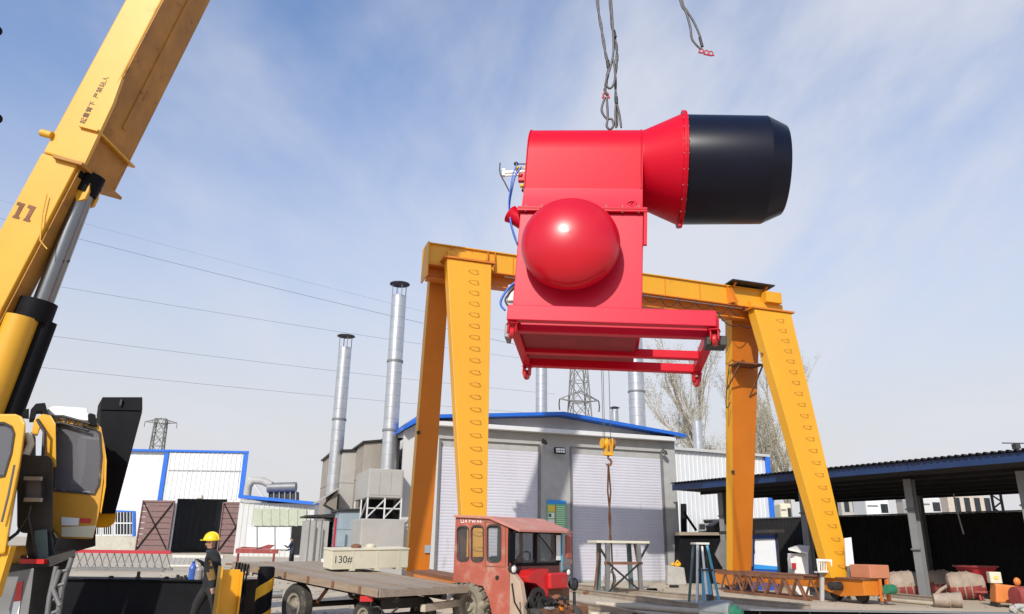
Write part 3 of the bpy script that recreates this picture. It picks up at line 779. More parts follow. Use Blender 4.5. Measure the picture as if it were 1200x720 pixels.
post.span((-.13, -.14, 0), (.13, -.12, 3.86)); post.span((-.13, .12, 0), (.13, .14, 3.86)); post.span((-.012, -.12, 0), (.012, .12, 3.86))
pm = post.mesh('post', 'post_grey')
pl_ = MB().span((-.22, -.22, 0), (.22, .22, .03)).mesh('base_plate', 'grey_steel')
tr_ = MB().tube([(-.15, -.19, 1.55), (.16, -.19, 1.55)], .03, 6).mesh('clamp', 'grey_steel')
for x in (3.75, 0, -4.6, -9.2):
    o = piece('post', pm, sh, (x, 0, .03), (0, 0, R_(8)))
    piece('base_plate', pl_, o, (0, 0, -.03))
    piece('clamp', tr_, o, (0, 0, 0)); piece('clamp', tr_, o, (0, 0, 1.3))
for x in (5, 0, -5, -9.6):
    piece('post', pm, sh, (x, 7.7, .03))
for i in range(23):
    a = -20.2 + i * 1.2
    mb = corr((a, 8.0), (a + 1.19, 8.0), 0, 3.08, .2, .03, .05); sp('wall_sheet', mb, 'shed_black')
mb = MB(); mb.span((-20, 7.93, 3.085), (7.4, 8.06, 3.14)); sp('wall_rail', mb, 'grey_steel')
mb = MB(); mb.tube([(-2.9, 7.0, 3.9), (-2.88, 7.0, 3.2), (-2.75, 7, 2.2)], .025); sp('conduit', mb, 'pvc_white')
# ------------------------------------------------------------------ gantry crane
GA = R_(19.2)
gv = Vector((math.cos(GA), math.sin(GA), 0)); gb = Vector((-math.sin(GA), math.cos(GA), 0))
ga = W(503, 285, 22.5)
GZ = ga.z
gorg = Vector((ga.x, ga.y, 0)) + gb * .35
gan = thing('gantry_crane', 'yellow gantry crane on tapered box legs spanning the yard', 'gantry crane', gorg, GA)
GI = ROOTM[gan.name].inverted()
def GL(px, py, y):
    return GI @ PL(px, py, gorg + gb * y, -gb)
def gp(name, mb, m, parent=None, **k): return part(name, mb, m, parent or gan, local=True, **k)
LEN = GL(897, 342, -.35).x
mb = MB(); mb.span((0, -.33, GZ - .72), (LEN, .33, GZ - .02)); gd = gp('girder', mb, 'gantry_yellow')
mb = MB(); mb.span((-.04, -.40, GZ - .02), (LEN + .04, .40, GZ + .015)); gp('girder_flange', mb, 'gantry_yellow')
mb = MB(); mb.span((-.04, -.40, GZ - .755), (LEN + .04, .40, GZ - .72)); gp('girder_flange', mb, 'gantry_orange')  # lower flange in the darker orange, underside shade as colour
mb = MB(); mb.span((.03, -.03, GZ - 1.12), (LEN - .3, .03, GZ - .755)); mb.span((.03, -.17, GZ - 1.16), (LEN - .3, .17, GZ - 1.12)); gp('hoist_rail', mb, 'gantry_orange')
mb = MB(); mb.span((-.05, -.44, GZ - 1.15), (-.005, .44, GZ + .03)); gp('end_plate', mb, 'gantry_yellow')
for i in range(1, 9):
    x = LEN * i / 9
    mb = MB(); mb.span((x - .012, -.352, GZ - .72), (x + .012, -.33, GZ - .02)); gp('weld_strip', mb, 'gantry_orange')
# stiffener pairs over the legs
for x, s in ((.75, .35), (2.0, .35), (2.25, .35), (LEN - 1.6, -.35), (LEN - 1.75, -.35)):
    mb = MB(); mb.prism([(x, -.34, GZ - .03), (x, -.34, GZ - .70), (x - s * .3, -.62, GZ - .70), (x, -.40, GZ - .03)], (.03, 0, 0)); gp('stiffener', mb, 'gantry_orange')
# electric line along the girder
mb = MB(); mb.tube([(2.6, -.42, GZ - .86), (LEN - 1.2, -.42, GZ - .86)], .018, 5); cb_ = gp('cable_wire', mb, 'grey_steel')
for i in range(9):
    x = 6.4 + i * .72
    mb = MB(); mb.tube(bez((x, -.42, GZ - .86), (x + .2, -.42, GZ - 1.5 + .1 * (i % 3)), (x + .72, -.42, GZ - .86), 8), .014, 4); gp('festoon_cable', mb, 'hose_black')
    mb = MB(); mb.tube([(x, -.40, GZ - .72), (x, -.42, GZ - .88)], .012, 4); mb.span((x - .03, -.45, GZ - .92), (x + .03, -.39, GZ - .84)); gp('cable_hanger', mb, 'wire')
# legs
def leg(top, bot, sgn, m, name='leg'):
    (tx0, ty), (tx1, ty1) = top; (bx0, by), (bx1, by1) = bot
    yt, yb = .80, 2.85; th_t, th_b = .42, .36
    ft, fb = (-yt, -yb) if sgn < 0 else (yt - .4, yb - .35)
    a = GL(tx0, ty, ft); b = GL(tx1, ty1, ft); c = GL(bx0, by, fb); d = GL(bx1, by1, fb)
    zt = (a.z + b.z) / 2; zb = .70
    def ext(p, q):       # carry the edge on to the bogie beam
        t = (zb - p.z) / (q.z - p.z); return p + (q - p) * t
    c = ext(a, c); d = ext(b, d)
    fbz = fb
    B = [Vector((c.x, fbz, zb)), Vector((d.x, fbz, zb)), Vector((d.x, fbz + th_b, zb)), Vector((c.x, fbz + th_b, zb))]
    T = [Vector((a.x, ft, zt)), Vector((b.x, ft, zt)), Vector((b.x, ft + th_t, zt)), Vector((a.x, ft + th_t, zt))]
    mb = MB(); mb.hexa(B, T); o = gp(name, mb, m, bevel=.012)
    return o, B, T
lf, LB, LT = leg(((524, 304), (576, 308)), ((545, 605), (575, 605)), -1, 'gantry_yellow')
rf, RB, RT = leg(((884, 362), (927, 367)), ((974, 672), (999, 672)), -1, 'gantry_yellow')
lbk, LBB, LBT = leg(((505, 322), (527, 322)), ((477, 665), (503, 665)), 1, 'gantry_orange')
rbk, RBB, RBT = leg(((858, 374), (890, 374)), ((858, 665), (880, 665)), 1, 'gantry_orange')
# left sides of the rear legs: yellow strips, sunlit look put into the colour
for (B, T) in ((LBB, LBT), (RBB, RBT)):
    mb = MB(); o_ = Vector((-.015, 0, 0)); mb.hexa([B[0] + o_, B[0], B[3], B[3] + o_], [T[0] + o_, T[0], T[3], T[3] + o_]); gp('lit_leg_side', mb, 'gantry_yellow')
# saddle plates on the front legs, tie to the girder
for T in (LT, RT):
    mb = MB(); mb.span((T[0].x - .12, T[0].y - .07, T[0].z), (T[1].x + .12, -.33, T[0].z + .06)); gp('saddle_plate', mb, 'gantry_orange')
    mb = MB(); mb.span((T[0].x + .05, -.72, T[0].z + .06), (T[1].x - .05, -.40, GZ - .03)) if False else mb.span((T[0].x + .1, -.50, T[0].z + .06), (T[1].x - .1, -.34, T[0].z + .40)); gp('saddle_block', mb, 'gantry_yellow')
for T in (LBT, RBT):
    mb = MB(); mb.span((T[0].x - .1, .30, T[0].z), (T[1].x + .1, .95, T[0].z + .05)); gp('saddle_plate', mb, 'gantry_orange')
    mb = MB(); mb.span((T[0].x, .34, T[0].z + .05), (T[1].x, .6, GZ - .3)); gp('saddle_block', mb, 'gantry_orange')
# step rungs on both front legs
rung = MB().tube([(-.15, 0, .0), (-.145, -.06, -.01), (-.10, -.11, -.02), (0, -.13, -.025), (.10, -.11, -.02), (.145, -.06, -.01), (.15, 0, .0)], .011, 5).mesh('rung', 'rung_brown')
for B, T, u, n in ((LB, LT, .58, 24), (RB, RT, .62, 22)):
    for i in range(n):
        t = .04 + .92 * i / (n - 1)
        p0 = T[0].lerp(B[0], t); p1 = T[1].lerp(B[1], t); p = p0.lerp(p1, u)
        piece('rung', rung, gan, p + Vector((0, -.005, 0)), (R_(-14), 0, 0))
# bogie beams, wheels, drives
wheel = MB()
wheel.lathe([(0.001, -.06), (.05, -.06), (.05, -.05), (.17, -.045), (.21, -.05), (.21, .05), (.25, .05), (.25, .075), (.05, .07), (.001, .07)], (0, 0, 0), (1, 0, 0), 18, sm=False)
wm = wheel.mesh('wheel', 'dark_steel')
for B, BB, lab in ((LB, LBB, 0), (RB, RBB, 1)):
    xc = (B[0].x + B[1].x + BB[0].x + BB[1].x) / 4
    mb = MB(); mb.prism([(xc - .3, -3.9, .70), (xc - .3, -3.9, .26), (xc - .3, -2.9, .18), (xc - .3, -1.9, .38), (xc - .3, 1.9, .38), (xc - .3, 2.9, .18), (xc - .3, 3.7, .26), (xc - .3, 3.7, .70)], (.6, 0, 0)); bg_ = gp('bogie_beam', mb, 'gantry_orange', bevel=.015)
    mb = MB(); mb.span((xc - .38, -3.95, .702), (xc + .38, 3.75, .735)); gp('bogie_plate', mb, 'rust_steel')
    for y in (-3.45, -2.4, 2.4, 3.3):
        piece('wheel', wm, gan, (xc, y, .26))
    mb = MB(); mb.cyl((xc - .34, -3.0, .48), (xc - .70, -3.0, .48), .13, n=14); mb.cyl((xc - .70, -3.0, .48), (xc - .76, -3.0, .48), .10, n=14); gp('drive_motor', mb, 'dark_steel')
xc = (RB[0].x + RB[1].x) / 2
mb = MB(); mb.span((xc + .0, -4.0, .74), (xc + .75, -3.2, 1.12)); gp('drive_box', mb, 'salmon_paint', bevel=.02)
mb = MB(); mb.lathe([(.001, -.2), (.12, -.2), (.14, -.1), (.14, .12), (.08, .2), (.001, .2)], (xc + .45, -4.25, .45), (1, .1, 0), 14); gp('drive_motor', mb, 'motor_green')
mb = MB(); mb.beam((xc + .36, -3.97, .1), (xc + .36, -3.97, .72), .07, .07); mb.beam((xc + .62, -3.97, .1), (xc + .62, -3.97, .72), .09, .09); gp('rail_sweep', mb, 'orange_paint')
# rain roof, top brackets, service platform
mb = MB(); p = [GL(853, 339, -.55), GL(873, 334, 1.1), GL(913, 342, .9), GL(896, 345, -.55)]
zz = GZ + .10
rq = [Vector((LEN - 1.75, -.75, zz)), Vector((LEN + .15, -.75, zz)), Vector((LEN + .35, .95, zz)), Vector((LEN - 1.55, .95, zz))]
mb.hexa(rq, [v + Vector((0, 0, .045)) for v in rq]); rr_ = gp('rain_roof', mb, 'dark_steel')
mb = MB()
for x in (LEN - 1.5, LEN - .1):
    mb.beam((x, -.33, GZ - .1), (x, -.6, zz), .06, .06); mb.beam((x, .33, GZ - .1), (x, .7, zz), .06, .06)
gp('roof_bracket', mb, 'gantry_orange')
mb = MB(); mb.span((LEN - .25, -.7, GZ - .55), (LEN + .45, -.36, GZ - .12)); gp('junction_box', mb, 'gantry_yellow', bevel=.015)
mb = MB(); mb.span((LEN + .05, -.3, GZ - .8), (LEN + .5, .3, GZ - .15)); gp('end_bracket', mb, 'gantry_orange')
mb = MB(); mb.tube(bez((LEN - 2.2, -.3, GZ - 1.1), (LEN - 1.9, -.4, GZ - 1.8), (LEN - 1.3, -.4, GZ - 1.5), 8), .02, 5); mb.tube(bez((LEN - 1.3, -.4, GZ - 1.5), (LEN - .9, -.5, GZ - 1.9), (LEN - .55, -.6, GZ - 1.0), 8), .02, 5); gp('loose_cable', mb, 'hose_black')
def rby(z): return RBT[0].y + (RBB[0].y - RBT[0].y) * (RBT[0].z - z) / (RBT[0].z - RBB[0].z)
a = GL(861, 425, .7); fy = rby(a.z) - .02
a = GL(861, 425, fy - .4); b = GL(891, 427, fy - .4); c = GL(860, 448, fy)
zpl = a.z
mb = MB(); mb.span((a.x, fy - .62, zpl - .05), (b.x + .02, fy + .03, zpl)); pf = gp('service_platform', mb, 'rust_steel')
mb = MB(); mb.beam((a.x + .12, fy - .58, zpl - .04), (a.x + .02, rby(zpl - .9) - .02, zpl - .9), .045, .045); mb.beam((b.x - .03, fy - .58, zpl - .04), (b.x - .10, rby(zpl - 1.1) - .02, zpl - 1.1), .045, .045); gp('platform_strut', mb, 'rust_steel')
mb = MB(); mb.tube(bez((a.x - .02, fy - .1, zpl), (a.x - .45, fy + .05, zpl - 2.3), (a.x + .1, fy + .2, zpl - 1.4), 10), .018, 5); gp('loose_cable', mb, 'hose_black')
mb = MB(); a = GL(893, 415, -.9); mb.beam((a.x - .1, -.95, a.z), (a.x + .5, -1.0, a.z), .05, .05); mb.beam((a.x - .05, -.95, a.z), (a.x + .45, -1.2, a.z - .8), .035, .035); gp('cable_arm', mb, 'rust_steel')
for T, B, t in ((LBT, LBB, .55), (RBT, RBB, .62)):
    p = T[0].lerp(B[0], t); mb = MB(); mb.span((p.x - .05, p.y - .06, p.z), (p.x + .06, p.y - .003, p.z + .10)); gp('cleat', mb, 'dark_steel')
mb = MB(); p = LB[0].lerp(LT[0], .06); q = LBB[1].lerp(LBT[1], .075)
mb.span((q.x - .20, q.y - .02, q.z - .15), (q.x - .02, q.y - .004, q.z + .25)); gp('paint_patch', mb, 'cabinet_blue')

# hoist trolley, falls and hook block
hx = GL(711, 470, 0).x
hz = GL(711, 522, 0).z
M_ = ROOTM[gan.name]
hw = M_ @ Vector((hx, 0, hz))
hk = thing('hook_block', 'small yellow hook block hanging on wire falls from the gantry girder', 'hook block', hw, GA)
for s in (-1, 1):
    mb = MB(); mb.prism([(s * .10 - .015, -.17, .22), (s * .10 - .015, .17, .22), (s * .10 - .015, .2, .05), (s * .10 - .015, .12, -.25), (s * .10 - .015, -.12, -.25), (s * .10 - .015, -.2, .05)], (.03, 0, 0)); part('cheek_plate', mb, 'safety_yellow', hk, local=True, bevel=.006)
for s in (-1, 1):
    mb = MB(); mb.lathe([(.001, -.05), (.17, -.05), (.15, 0), (.17, .05), (.001, .05)], (s * .17, 0, .06), (1, 0, 0), 16); part('sheave', mb, 'safety_yellow' if s < 0 else 'rust_steel', hk, local=True)
mb = MB(); mb.span((-.16, -.10, -.34), (.16, .10, -.24)); part('crosshead', mb, 'safety_yellow', hk, local=True, bevel=.01)
mb = MB(); hp = [(0, 0, -.34), (0, 0, -.44)] + [(.11 * math.sin(t), 0, -.55 + .11 * math.cos(t)) for t in [i * .42 for i in range(1, 11)]]
mb.tube(hp, [.035, .035] + [.04] * 6 + [.035, .03, .022, .015], 8); part('hook', mb, 'rust_steel', hk, local=True)
top = GZ - 1.25 - hz
for x, y in ((-.18, -.14), (-.10, .14), (.04, -.14), (.18, .14)):
    mb = MB(); mb.tube([(x, y, .08), (x * 1.0, y, top)], .011, 5); part('wire_fall', mb, 'rope_steel', hk, local=True)
tr = thing('hoist_trolley', 'wire rope hoist trolley running under the girder behind the red machine', 'hoist', M_ @ Vector((hx, 0, GZ - 1.14)), GA)
mb = MB(); mb.cyl((-.5, 0, -.28), (.5, 0, -.28), .19, n=16); part('drum', mb, 'safety_yellow', tr, local=True)
mb = MB(); mb.cyl((.5, 0, -.28), (.85, 0, -.28), .16, n=14); part('motor', mb, 'motor_grey', tr, local=True)
for s in (-1, 1):
    mb = MB(); mb.span((-.25, s * .21 - .015, -.30), (.25, s * .21 + .015, .10)); part('side_plate', mb, 'dark_steel', tr, local=True)
hs = thing('lifting_sling', 'long rusty wire sling hanging slack from the gantry hook to the ground', 'sling', hw + Vector((0, 0, -.62)), 0)
e = G(716, 693, .05)
p0 = hw + Vector((0, 0, -.6)); p3 = W(716, 668, e.y)
for k, o in enumerate((-.05, .06)):
    mb = MB(); pp = [p0, p0.lerp(p3, .25) + gv * o, p0.lerp(p3, .5) - gv * o * .6, p0.lerp(p3, .75) + gv * o * .7, p3 + gv * o, Vector((p3.x + o * 1.5, p3.y, .35)), Vector((p3.x - .12 + o, p3.y, .10))]
    sm = []
    for i in range(len(pp) - 1):
        for t in (0, .33, .66): sm.append(pp[i].lerp(pp[i + 1], t))
    mb.tube(sm + [pp[-1]], .028, 6); part('sling_leg', mb, 'rust_steel', hs)
mb = MB(); c = Vector((p3.x - .05, p3.y - .02, .45))
for k in range(3):
    mb.tube([c + Vector(((.16 + .02 * k) * math.cos(t), .04 * k - .05, (.34 - .05 * k) * math.sin(t))) for t in [i * .524 for i in range(13)]], .03, 6)
part('rope_coil', mb, 'beige_pipe', hs)

# ------------------------------------------------------------------ pylons
def pylon(name, label, px, base_y, top_y, d, wb, wt, arms, thick=.12, nb=7):
    p = W(px, base_y, d); z1 = W(px, top_y, d).z
    t = thing(name, label, 'pylon', (p.x, d, 0), R_(12), 'lattice pylons behind the works')
    def c(k, z):
        f = z / z1; r = wb / 2 * (1 - f) + wt / 2 * f
        return Vector(((-r, r, r, -r)[k], (-r, -r, r, r)[k], z))
    mb = MB()
    for k in range(4): mb.beam(c(k, 0), c(k, z1), thick, thick)
    part('corner_leg', mb, 'pylon_steel', t, local=True)
    mb = MB()
    for i in range(nb):
        za, zb = z1 * i / nb, z1 * (i + 1) / nb
        for k in range(4):
            j = (k + 1) % 4
            mb.beam(c(k, za), c(j, zb), thick * .6, thick * .6); mb.beam(c(j, za), c(k, zb), thick * .6, thick * .6); mb.beam(c(k, zb), c(j, zb), thick * .6, thick * .6)
    part('lattice_bracing', mb, 'pylon_steel', t, local=True, kind='stuff')
    for z, ln in arms:
        mb = MB()
        for s in (-1, 1):
            for y in (-.5, .5):
                mb.beam((0, y, z), (s * ln, 0, z + .35), thick * .8, thick * .8); mb.beam((0, y, z + 1.6), (s * ln, 0, z + .35), thick * .8, thick * .8)
            for q in (.3, .55, .8):
                mb.beam((s * ln * q, 0, z + .35 * q), (s * ln * q, 0, z + 1.6 - 1.25 * q), thick * .6, thick * .6)
        part('cross_arm', mb, 'pylon_steel', t, local=True)
        mb = MB()
        for s in (-1, 1):
            mb.tube([(s * ln, 0, z + .3), (s * (ln + .1), 0, z - .5), (s * ln, 0, z - 1.3)], .09, 6)
        part('insulator', mb, 'dark_steel', t, local=True)
    return t, z1
P2, z2 = pylon('pylon', 'tall lattice pylon rising behind the main workshop roof', 681, 620, 424, 108, 4.9, 1.9, ((17.6, 3.4), (21.5, 3.0)), .15, 9)
P1, z1_ = pylon('pylon', 'distant flat topped lattice pylon above the white workshop on the left', 166, 640, 491, 230, 4.6, 3.0, ((35.5, 4.6),), .3, 9)

# ------------------------------------------------------------------ power lines over the left of the sky
def line(pts, d0, d1, sag, label, r=.015):
    a = W(*pts[0], d0); b = W(*pts[1], d1)
    pp = [a.lerp(b, i / 24) - EZ * sag * 4 * (i / 24) * (1 - i / 24) for i in range(25)]
    mb = MB(); mb.tube(pp, r, 5)
    return solo('power_line', mb, 'wire', label, 'power line', 'power lines crossing the sky')
line(((-60, 314), (640, 424)), 70, 105, .35, 'highest clearly drawn power line crossing behind the crane ram')
line(((-60, 378), (650, 462)), 70, 106, .35, 'middle power line crossing between crane and chimneys')
line(((-60, 419), (660, 487)), 70, 107, .35, 'lowest power line crossing above the white workshop')
line(((-60, 218), (640, 400)), 120, 128, .6, 'faint thin power line high in the sky, upper of two', .013)
line(((-60, 240), (640, 412)), 120, 128, .6, 'faint thin power line high in the sky, lower of two', .03)

# ------------------------------------------------------------------ bare trees
def tree(label, px, base_y, d, h, seed, spread=.5):
    rnd = random.Random(seed)
    b = W(px, base_y, d)
    t = thing('bare_tree', label, 'tree', (b.x, d, 0), 0, 'bare trees behind the white hall')
    trunk = MB(); br = MB(); bud = MB()
    tips = []
    def grow(p, dr, l, r, lev):
        n = 4; pts = [p]; q = p.copy(); dd = dr.copy()
        for i in range(n):
            dd = (dd + Vector((rnd.uniform(-.14, .14), rnd.uniform(-.14, .14), rnd.uniform(-.02, .12)))).normalized()
            q = q + dd * (l / n); pts.append(q.copy())
        (trunk if lev == 0 else br).tube(pts, [r * (1 - .45 * i / n) for i in range(n + 1)], 6 if lev < 2 else 4 if lev < 3 else 3, caps=False)
        if lev >= 2:
            for pnt in pts[1:]:
                for _ in range(3):
                    o = pnt + Vector((rnd.uniform(-.3, .3), rnd.uniform(-.3, .3), rnd.uniform(-.25, .3)))
                    s = rnd.uniform(.018, .05)
                    u = Vector((rnd.uniform(-1, 1), rnd.uniform(-1, 1), rnd.uniform(-1, 1))).normalized() * s; v = u.orthogonal().normalized() * s * .7
                    bud.add([o - u - v, o + u - v, o + u + v, o - u + v], [(0, 1, 2, 3)])
        if lev >= 4: return
        k = (9, 6, 4, 3)[lev]
        for i in range(k):
            f = rnd.uniform(.3 if lev == 0 else .25, 1.0); j = min(n, max(1, int(round(f * n))))
            a = rnd.uniform(0, 6.283)
            sd = Vector((math.cos(a), math.sin(a), rnd.uniform(.1, .5)))
            nd = (dd * rnd.uniform(.75, 1.2) + sd * spread).normalized()
            grow(pts[j], nd, l * rnd.uniform(.42, .62) * (1.15 if lev == 0 else 1), r * (.42 if lev else .4), lev + 1)
    grow(Vector((0, 0, 0)), Vector((0, 0, 1)), h * .62, h * .017, 0)
    part('trunk', trunk, 'bark', t, local=True)
    part('limbs', br, 'bark', t, local=True)
    part('crown', bud, 'twig_bud', t, local=True, kind='stuff')
    return t
tree('bushy bare tree left of the far gantry leg, behind the white hall', 850, 640, 62, 16.5, 3, .36)
tree('slender bare tree between the two right gantry legs', 899, 640, 66, 16.0, 11, .32)
tree('bare tree top behind the slanting right gantry leg', 928, 640, 70, 15.0, 19, .34)
tree('low bare tree half hidden behind the workshop roof corner', 826, 640, 68, 10.0, 23, .30)

# ------------------------------------------------------------------ seen through the shed: yard beyond
def truck(label, px0, px1, py0, py1, d, m):
    a = W(px0, py0, d); b = W(px1, py1, d)
    t = thing('parked_truck', label, 'truck', ((a.x + b.x) / 2, d, 0), 0, 'white trucks beyond the shed')
    mb = MB(); mb.span((a.x, d, .9), (b.x, d + 2.3, a.z)); part('body', mb, m, t, bevel=.12)
    w_ = b.x - a.x
    mb = MB(); mb.span((a.x + w_ * .62, d - .03, a.z - 1.0), (a.x + w_ * .92, d - .005, a.z - .35)); part('window', mb, 'pane_dark', t)
    mb = MB(); mb.span((a.x + w_ * .05, d - .03, a.z - .55), (a.x + w_ * .5, d - .005, a.z - .45)); part('stripe', mb, 'grey_steel', t)
    for x in (a.x + w_ * .2, a.x + w_ * .8):
        mb = MB(); mb.lathe([(.001, -.15), (.3, -.15), (.5, -.15), (.5, .15), (.3, .15), (.001, .15)], (x, d + .25, .5), (0, 1, 0), 16, sm=False); part('wheel', mb, 'rubber', t)
    mb = MB(); mb.span((a.x + .2, d + .2, .55), (b.x - .2, d + 2.1, .9)); part('chassis', mb, 'dark_steel', t)
    return t
truck('white truck body showing under the shed roof beside the slanting leg', 1014, 1046, 585, 620, 58, 'white_steel')
truck('white truck body right of the first grey post under the shed roof', 1074, 1108, 583, 620, 58, 'white_panel')
truck('yellowish truck body in the gap left of the slanting gantry leg', 914, 930, 590, 620, 60, 'crate_cream')
fb = thing('far_building', 'beige plastered building beyond the right end of the shed', 'building', W(1134, 630, 74), 0)
a = W(1109, 577, 74); b = W(1156, 600, 74)
mb = MB(); mb.span((a.x, 74, 0), (b.x, 84, a.z + .2)); part('wall', mb, 'far_beige', fb)
mb = MB(); mb.span((a.x - .3, 73.7, a.z + .2), (b.x + .3, 84.3, a.z + .5)); part('roof', mb, 'frame_grey', fb)
for i in range(4):
    x = a.x + .6 + i * .98
    mb = MB(); mb.span((x, 73.96, a.z - 1.9), (x + .55, 74.02, a.z - .5)); w_ = part('window', mb, 'pane_dark', fb)
fb2 = thing('far_wall', 'pale building strip with dark windows in the gap beside the leg', 'building', W(1000, 630, 80), 0)
a = W(984, 577, 80); b = W(1014, 600, 80)
mb = MB(); mb.span((a.x, 80, 0), (b.x, 88, a.z + .3)); part('wall', mb, 'concrete', fb2)
for i in range(3):
    mb = MB(); mb.span((a.x + .3 + i * .9, 79.96, a.z - 2.0), (a.x + .8 + i * .9, 80.02, a.z - .6)); part('window', mb, 'pane_dark', fb2)
mk = W(1171, 602, 50); mt = W(1171, 560, 50)
ms = thing('lattice_mast', 'thin black lattice mast seen between shed roof and wall', 'mast', (mk.x, 50, 0), 0)
mb = MB()
for sx in (-.3, .3): mb.beam((mk.x + sx, 50, 0), (mk.x + sx, 50, mt.z - .9), .12, .12)
part('upright', mb, 'black_paint', ms)
mb = MB()
for i in range(14):
    z = i * .42; s = -1 if i % 2 else 1
    mb.beam((mk.x - .3 * s, 50, z), (mk.x + .3 * s, 50, z + .42), .08, .08)
part('bracing', mb, 'black_paint', ms)
# small roof fitting on the shed edge at the far right
a = W(1193, 517, 22)
rfx = thing('roof_fitting', 'small dark bracket on the shed roof at the right edge', 'bracket', (a.x, 22.2, zf + .35), 0)
mb = MB(); mb.beam((a.x - .35, 22.2, zf + .62), (a.x + .5, 22.2, zf + .62), .03, .03); mb.span((a.x - .02, 22.1, zf + .45), (a.x + .12, 22.3, zf + .60)); part('bar', mb, 'wire', rfx)
# ------------------------------------------------------------------ red mist cannon hanging from the crane
fcn = thing('mist_cannon', 'huge red mist cannon with black barrel hanging in the air on slings', 'mist cannon', (1.665, 12, 4.698), rot=(R_(-3.0), R_(3.25), R_(-7.2)))
FM = ROOTM[fcn.name]
def fp(name, mb, m, parent=None, **k): return part(name, mb, m, parent or fcn, local=True, **k)
HX0, HX1, AZ_, HR = -1.58, .45, 3.46, .71
# upper housing: half round back on straight cheeks that flare at the foot
prof = [(-.82, 2.23), (-HR - .01, 2.66)] + [(HR * math.cos(R_(180 - i * 9)), AZ_ + HR * math.sin(R_(i * 9))) for i in range(0, 21)] + [(HR + .01, 2.66), (.82, 2.23)]
mb = MB(); n = len(prof)
vs = [(HX0, y, z) for y, z in prof] + [(HX1, y, z) for y, z in prof]
for i in range(n - 1):
    mb.add([vs[i], vs[i + 1], vs[n + i + 1], vs[n + i]], [(0, 3, 2, 1)], 0 if 1 <= i < n - 2 else 1, True)
mb.add(vs[:n], [tuple(range(n))]); mb.add(vs[n:], [tuple(range(n - 1, -1, -1))])
bm = bmesh.new(); me = mb.mesh('housing', ['machine_red', 'machine_pink_red']); bm.from_mesh(me); bmesh.ops.remove_doubles(bm, verts=bm.verts, dist=1e-4); bmesh.ops.recalc_face_normals(bm, faces=bm.faces)
for e in bm.edges:
    e.smooth = not (len(e.link_faces) == 2 and e.calc_face_angle(0) > R_(20))
bm.to_mesh(me); bm.free()
ho = piece('housing', me, fcn)
for x in (HX0 + .006, HX1 - .03):
    mb = MB(); q = [(x, y * 1.012, AZ_ + (z - AZ_) * 1.006) for y, z in prof[1:-1]]
    mb.tube(q, .012, 5); fp('weld_seam', mb, 'machine_red', ho)
mb = MB(); mb.lathe([(HR, HX1), (HR + .01, HX1 + .04), (.985, 1.10), (.985, 1.13)], (0, 0, AZ_), (1, 0, 0), 48); fp('cone', mb, 'machine_red')
mb = MB(); mb.lathe([(.98, 1.125), (1.055, 1.125), (1.055, 1.165), (.98, 1.165)], (0, 0, AZ_), (1, 0, 0), 56, sm=False); mb.lathe([(.985, 1.168), (1.05, 1.168), (1.05, 1.195), (.985, 1.195)], (0, 0, AZ_), (1, 0, 0), 56, sm=False); fl_ = fp('flange_ring', mb, 'machine_red')
bolt = MB().cyl((-.045, 0, 0), (.045, 0, 0), .016, n=8).mesh('bolt', 'grey_steel')
for i in range(24):
    t = i * 2 * math.pi / 24
    piece('bolt', bolt, fl_, (1.16, 1.02 * math.cos(t), AZ_ + 1.02 * math.sin(t)))
lug = MB().span((-.03, -.03, 0), (.03, .03, .10)).mesh('lug', 'machine_red')
for t in (R_(90), R_(-90)):
    piece('lug', lug, fl_, (1.145, 0, AZ_ + 1.04 * math.sin(t) - (.1 if t < 0 else 0)))
mb = MB(); mb.lathe([(.975, 1.19), (.982, 1.22), (.953, 2.585)], (0, 0, AZ_), (1, 0, 0), 56)
mb.lathe([(.953, 2.585), (.80, 2.90)], (0, 0, AZ_), (1, 0, 0), 56); mb.lathe([(.80, 2.90), (.79, 2.915), (.77, 2.90), (.88, 2.5), (.92, 1.4), (0.001, 1.4)], (0, 0, AZ_), (1, 0, 0), 56); br_ = fp('barrel', mb, 'barrel_black')
# pedestal
mb = MB(); mb.span((-1.60, -.80, .16), (.47, .80, 2.14)); fp('pedestal', mb, 'machine_pink_red', bevel=.012)
for z, e in ((2.145, .055), (2.19, .055)):
    mb = MB(); mb.span((-1.62 - e * .4, -.82 - e, z), (.47 + e, .82 + e, z + .035)); pfl = fp('pedestal_flange', mb, 'machine_red')
st = MB().cyl((0, 0, -.06), (0, 0, .075), .013, n=8).mesh('bolt', 'grey_steel')
for i in range(8):
    piece('bolt', st, pfl, (-1.5 + i * .27, -.852, 2.19))
mb = MB(); mb.span((.475, -.86, 1.55), (.53, -.80, 2.14)); fp('edge_strip', mb, 'machine_red')
mb = MB(); mb.tube([(.27 + .07 * math.cos(t), -.80, 2.33 + .05 * math.sin(t)) for t in [i * .5236 for i in range(13)]], .017, 6); mb.span((.17, -.81, 2.25), (.37, -.775, 2.29)); mb.ball((.27, -.80, 2.33), .022, 8, 6); fp('lifting_eye', mb, 'machine_pink_red')
# fan inlet dome
mb = MB(); mb.cyl((-.7, -.80, 1.42), (-.7, -1.02, 1.42), .52, n=40); fp('inlet_neck', mb, 'machine_red')
mb = MB(); mb.lathe([(.80 * math.cos(R_(a)), .46 * math.sin(R_(a))) for a in range(0, 91, 6)], (-.7, -1.10, 1.42), (0, -1, 0), 56); mb.lathe([(.70, .0), (.785, -.03), (.80, 0)], (-.7, -1.10, 1.42), (0, -1, 0), 56); mb.lathe([(.001, .01), (.70, 0)], (-.7, -1.10, 1.42), (0, -1, 0), 56); fp('dome', mb, 'dome_red')
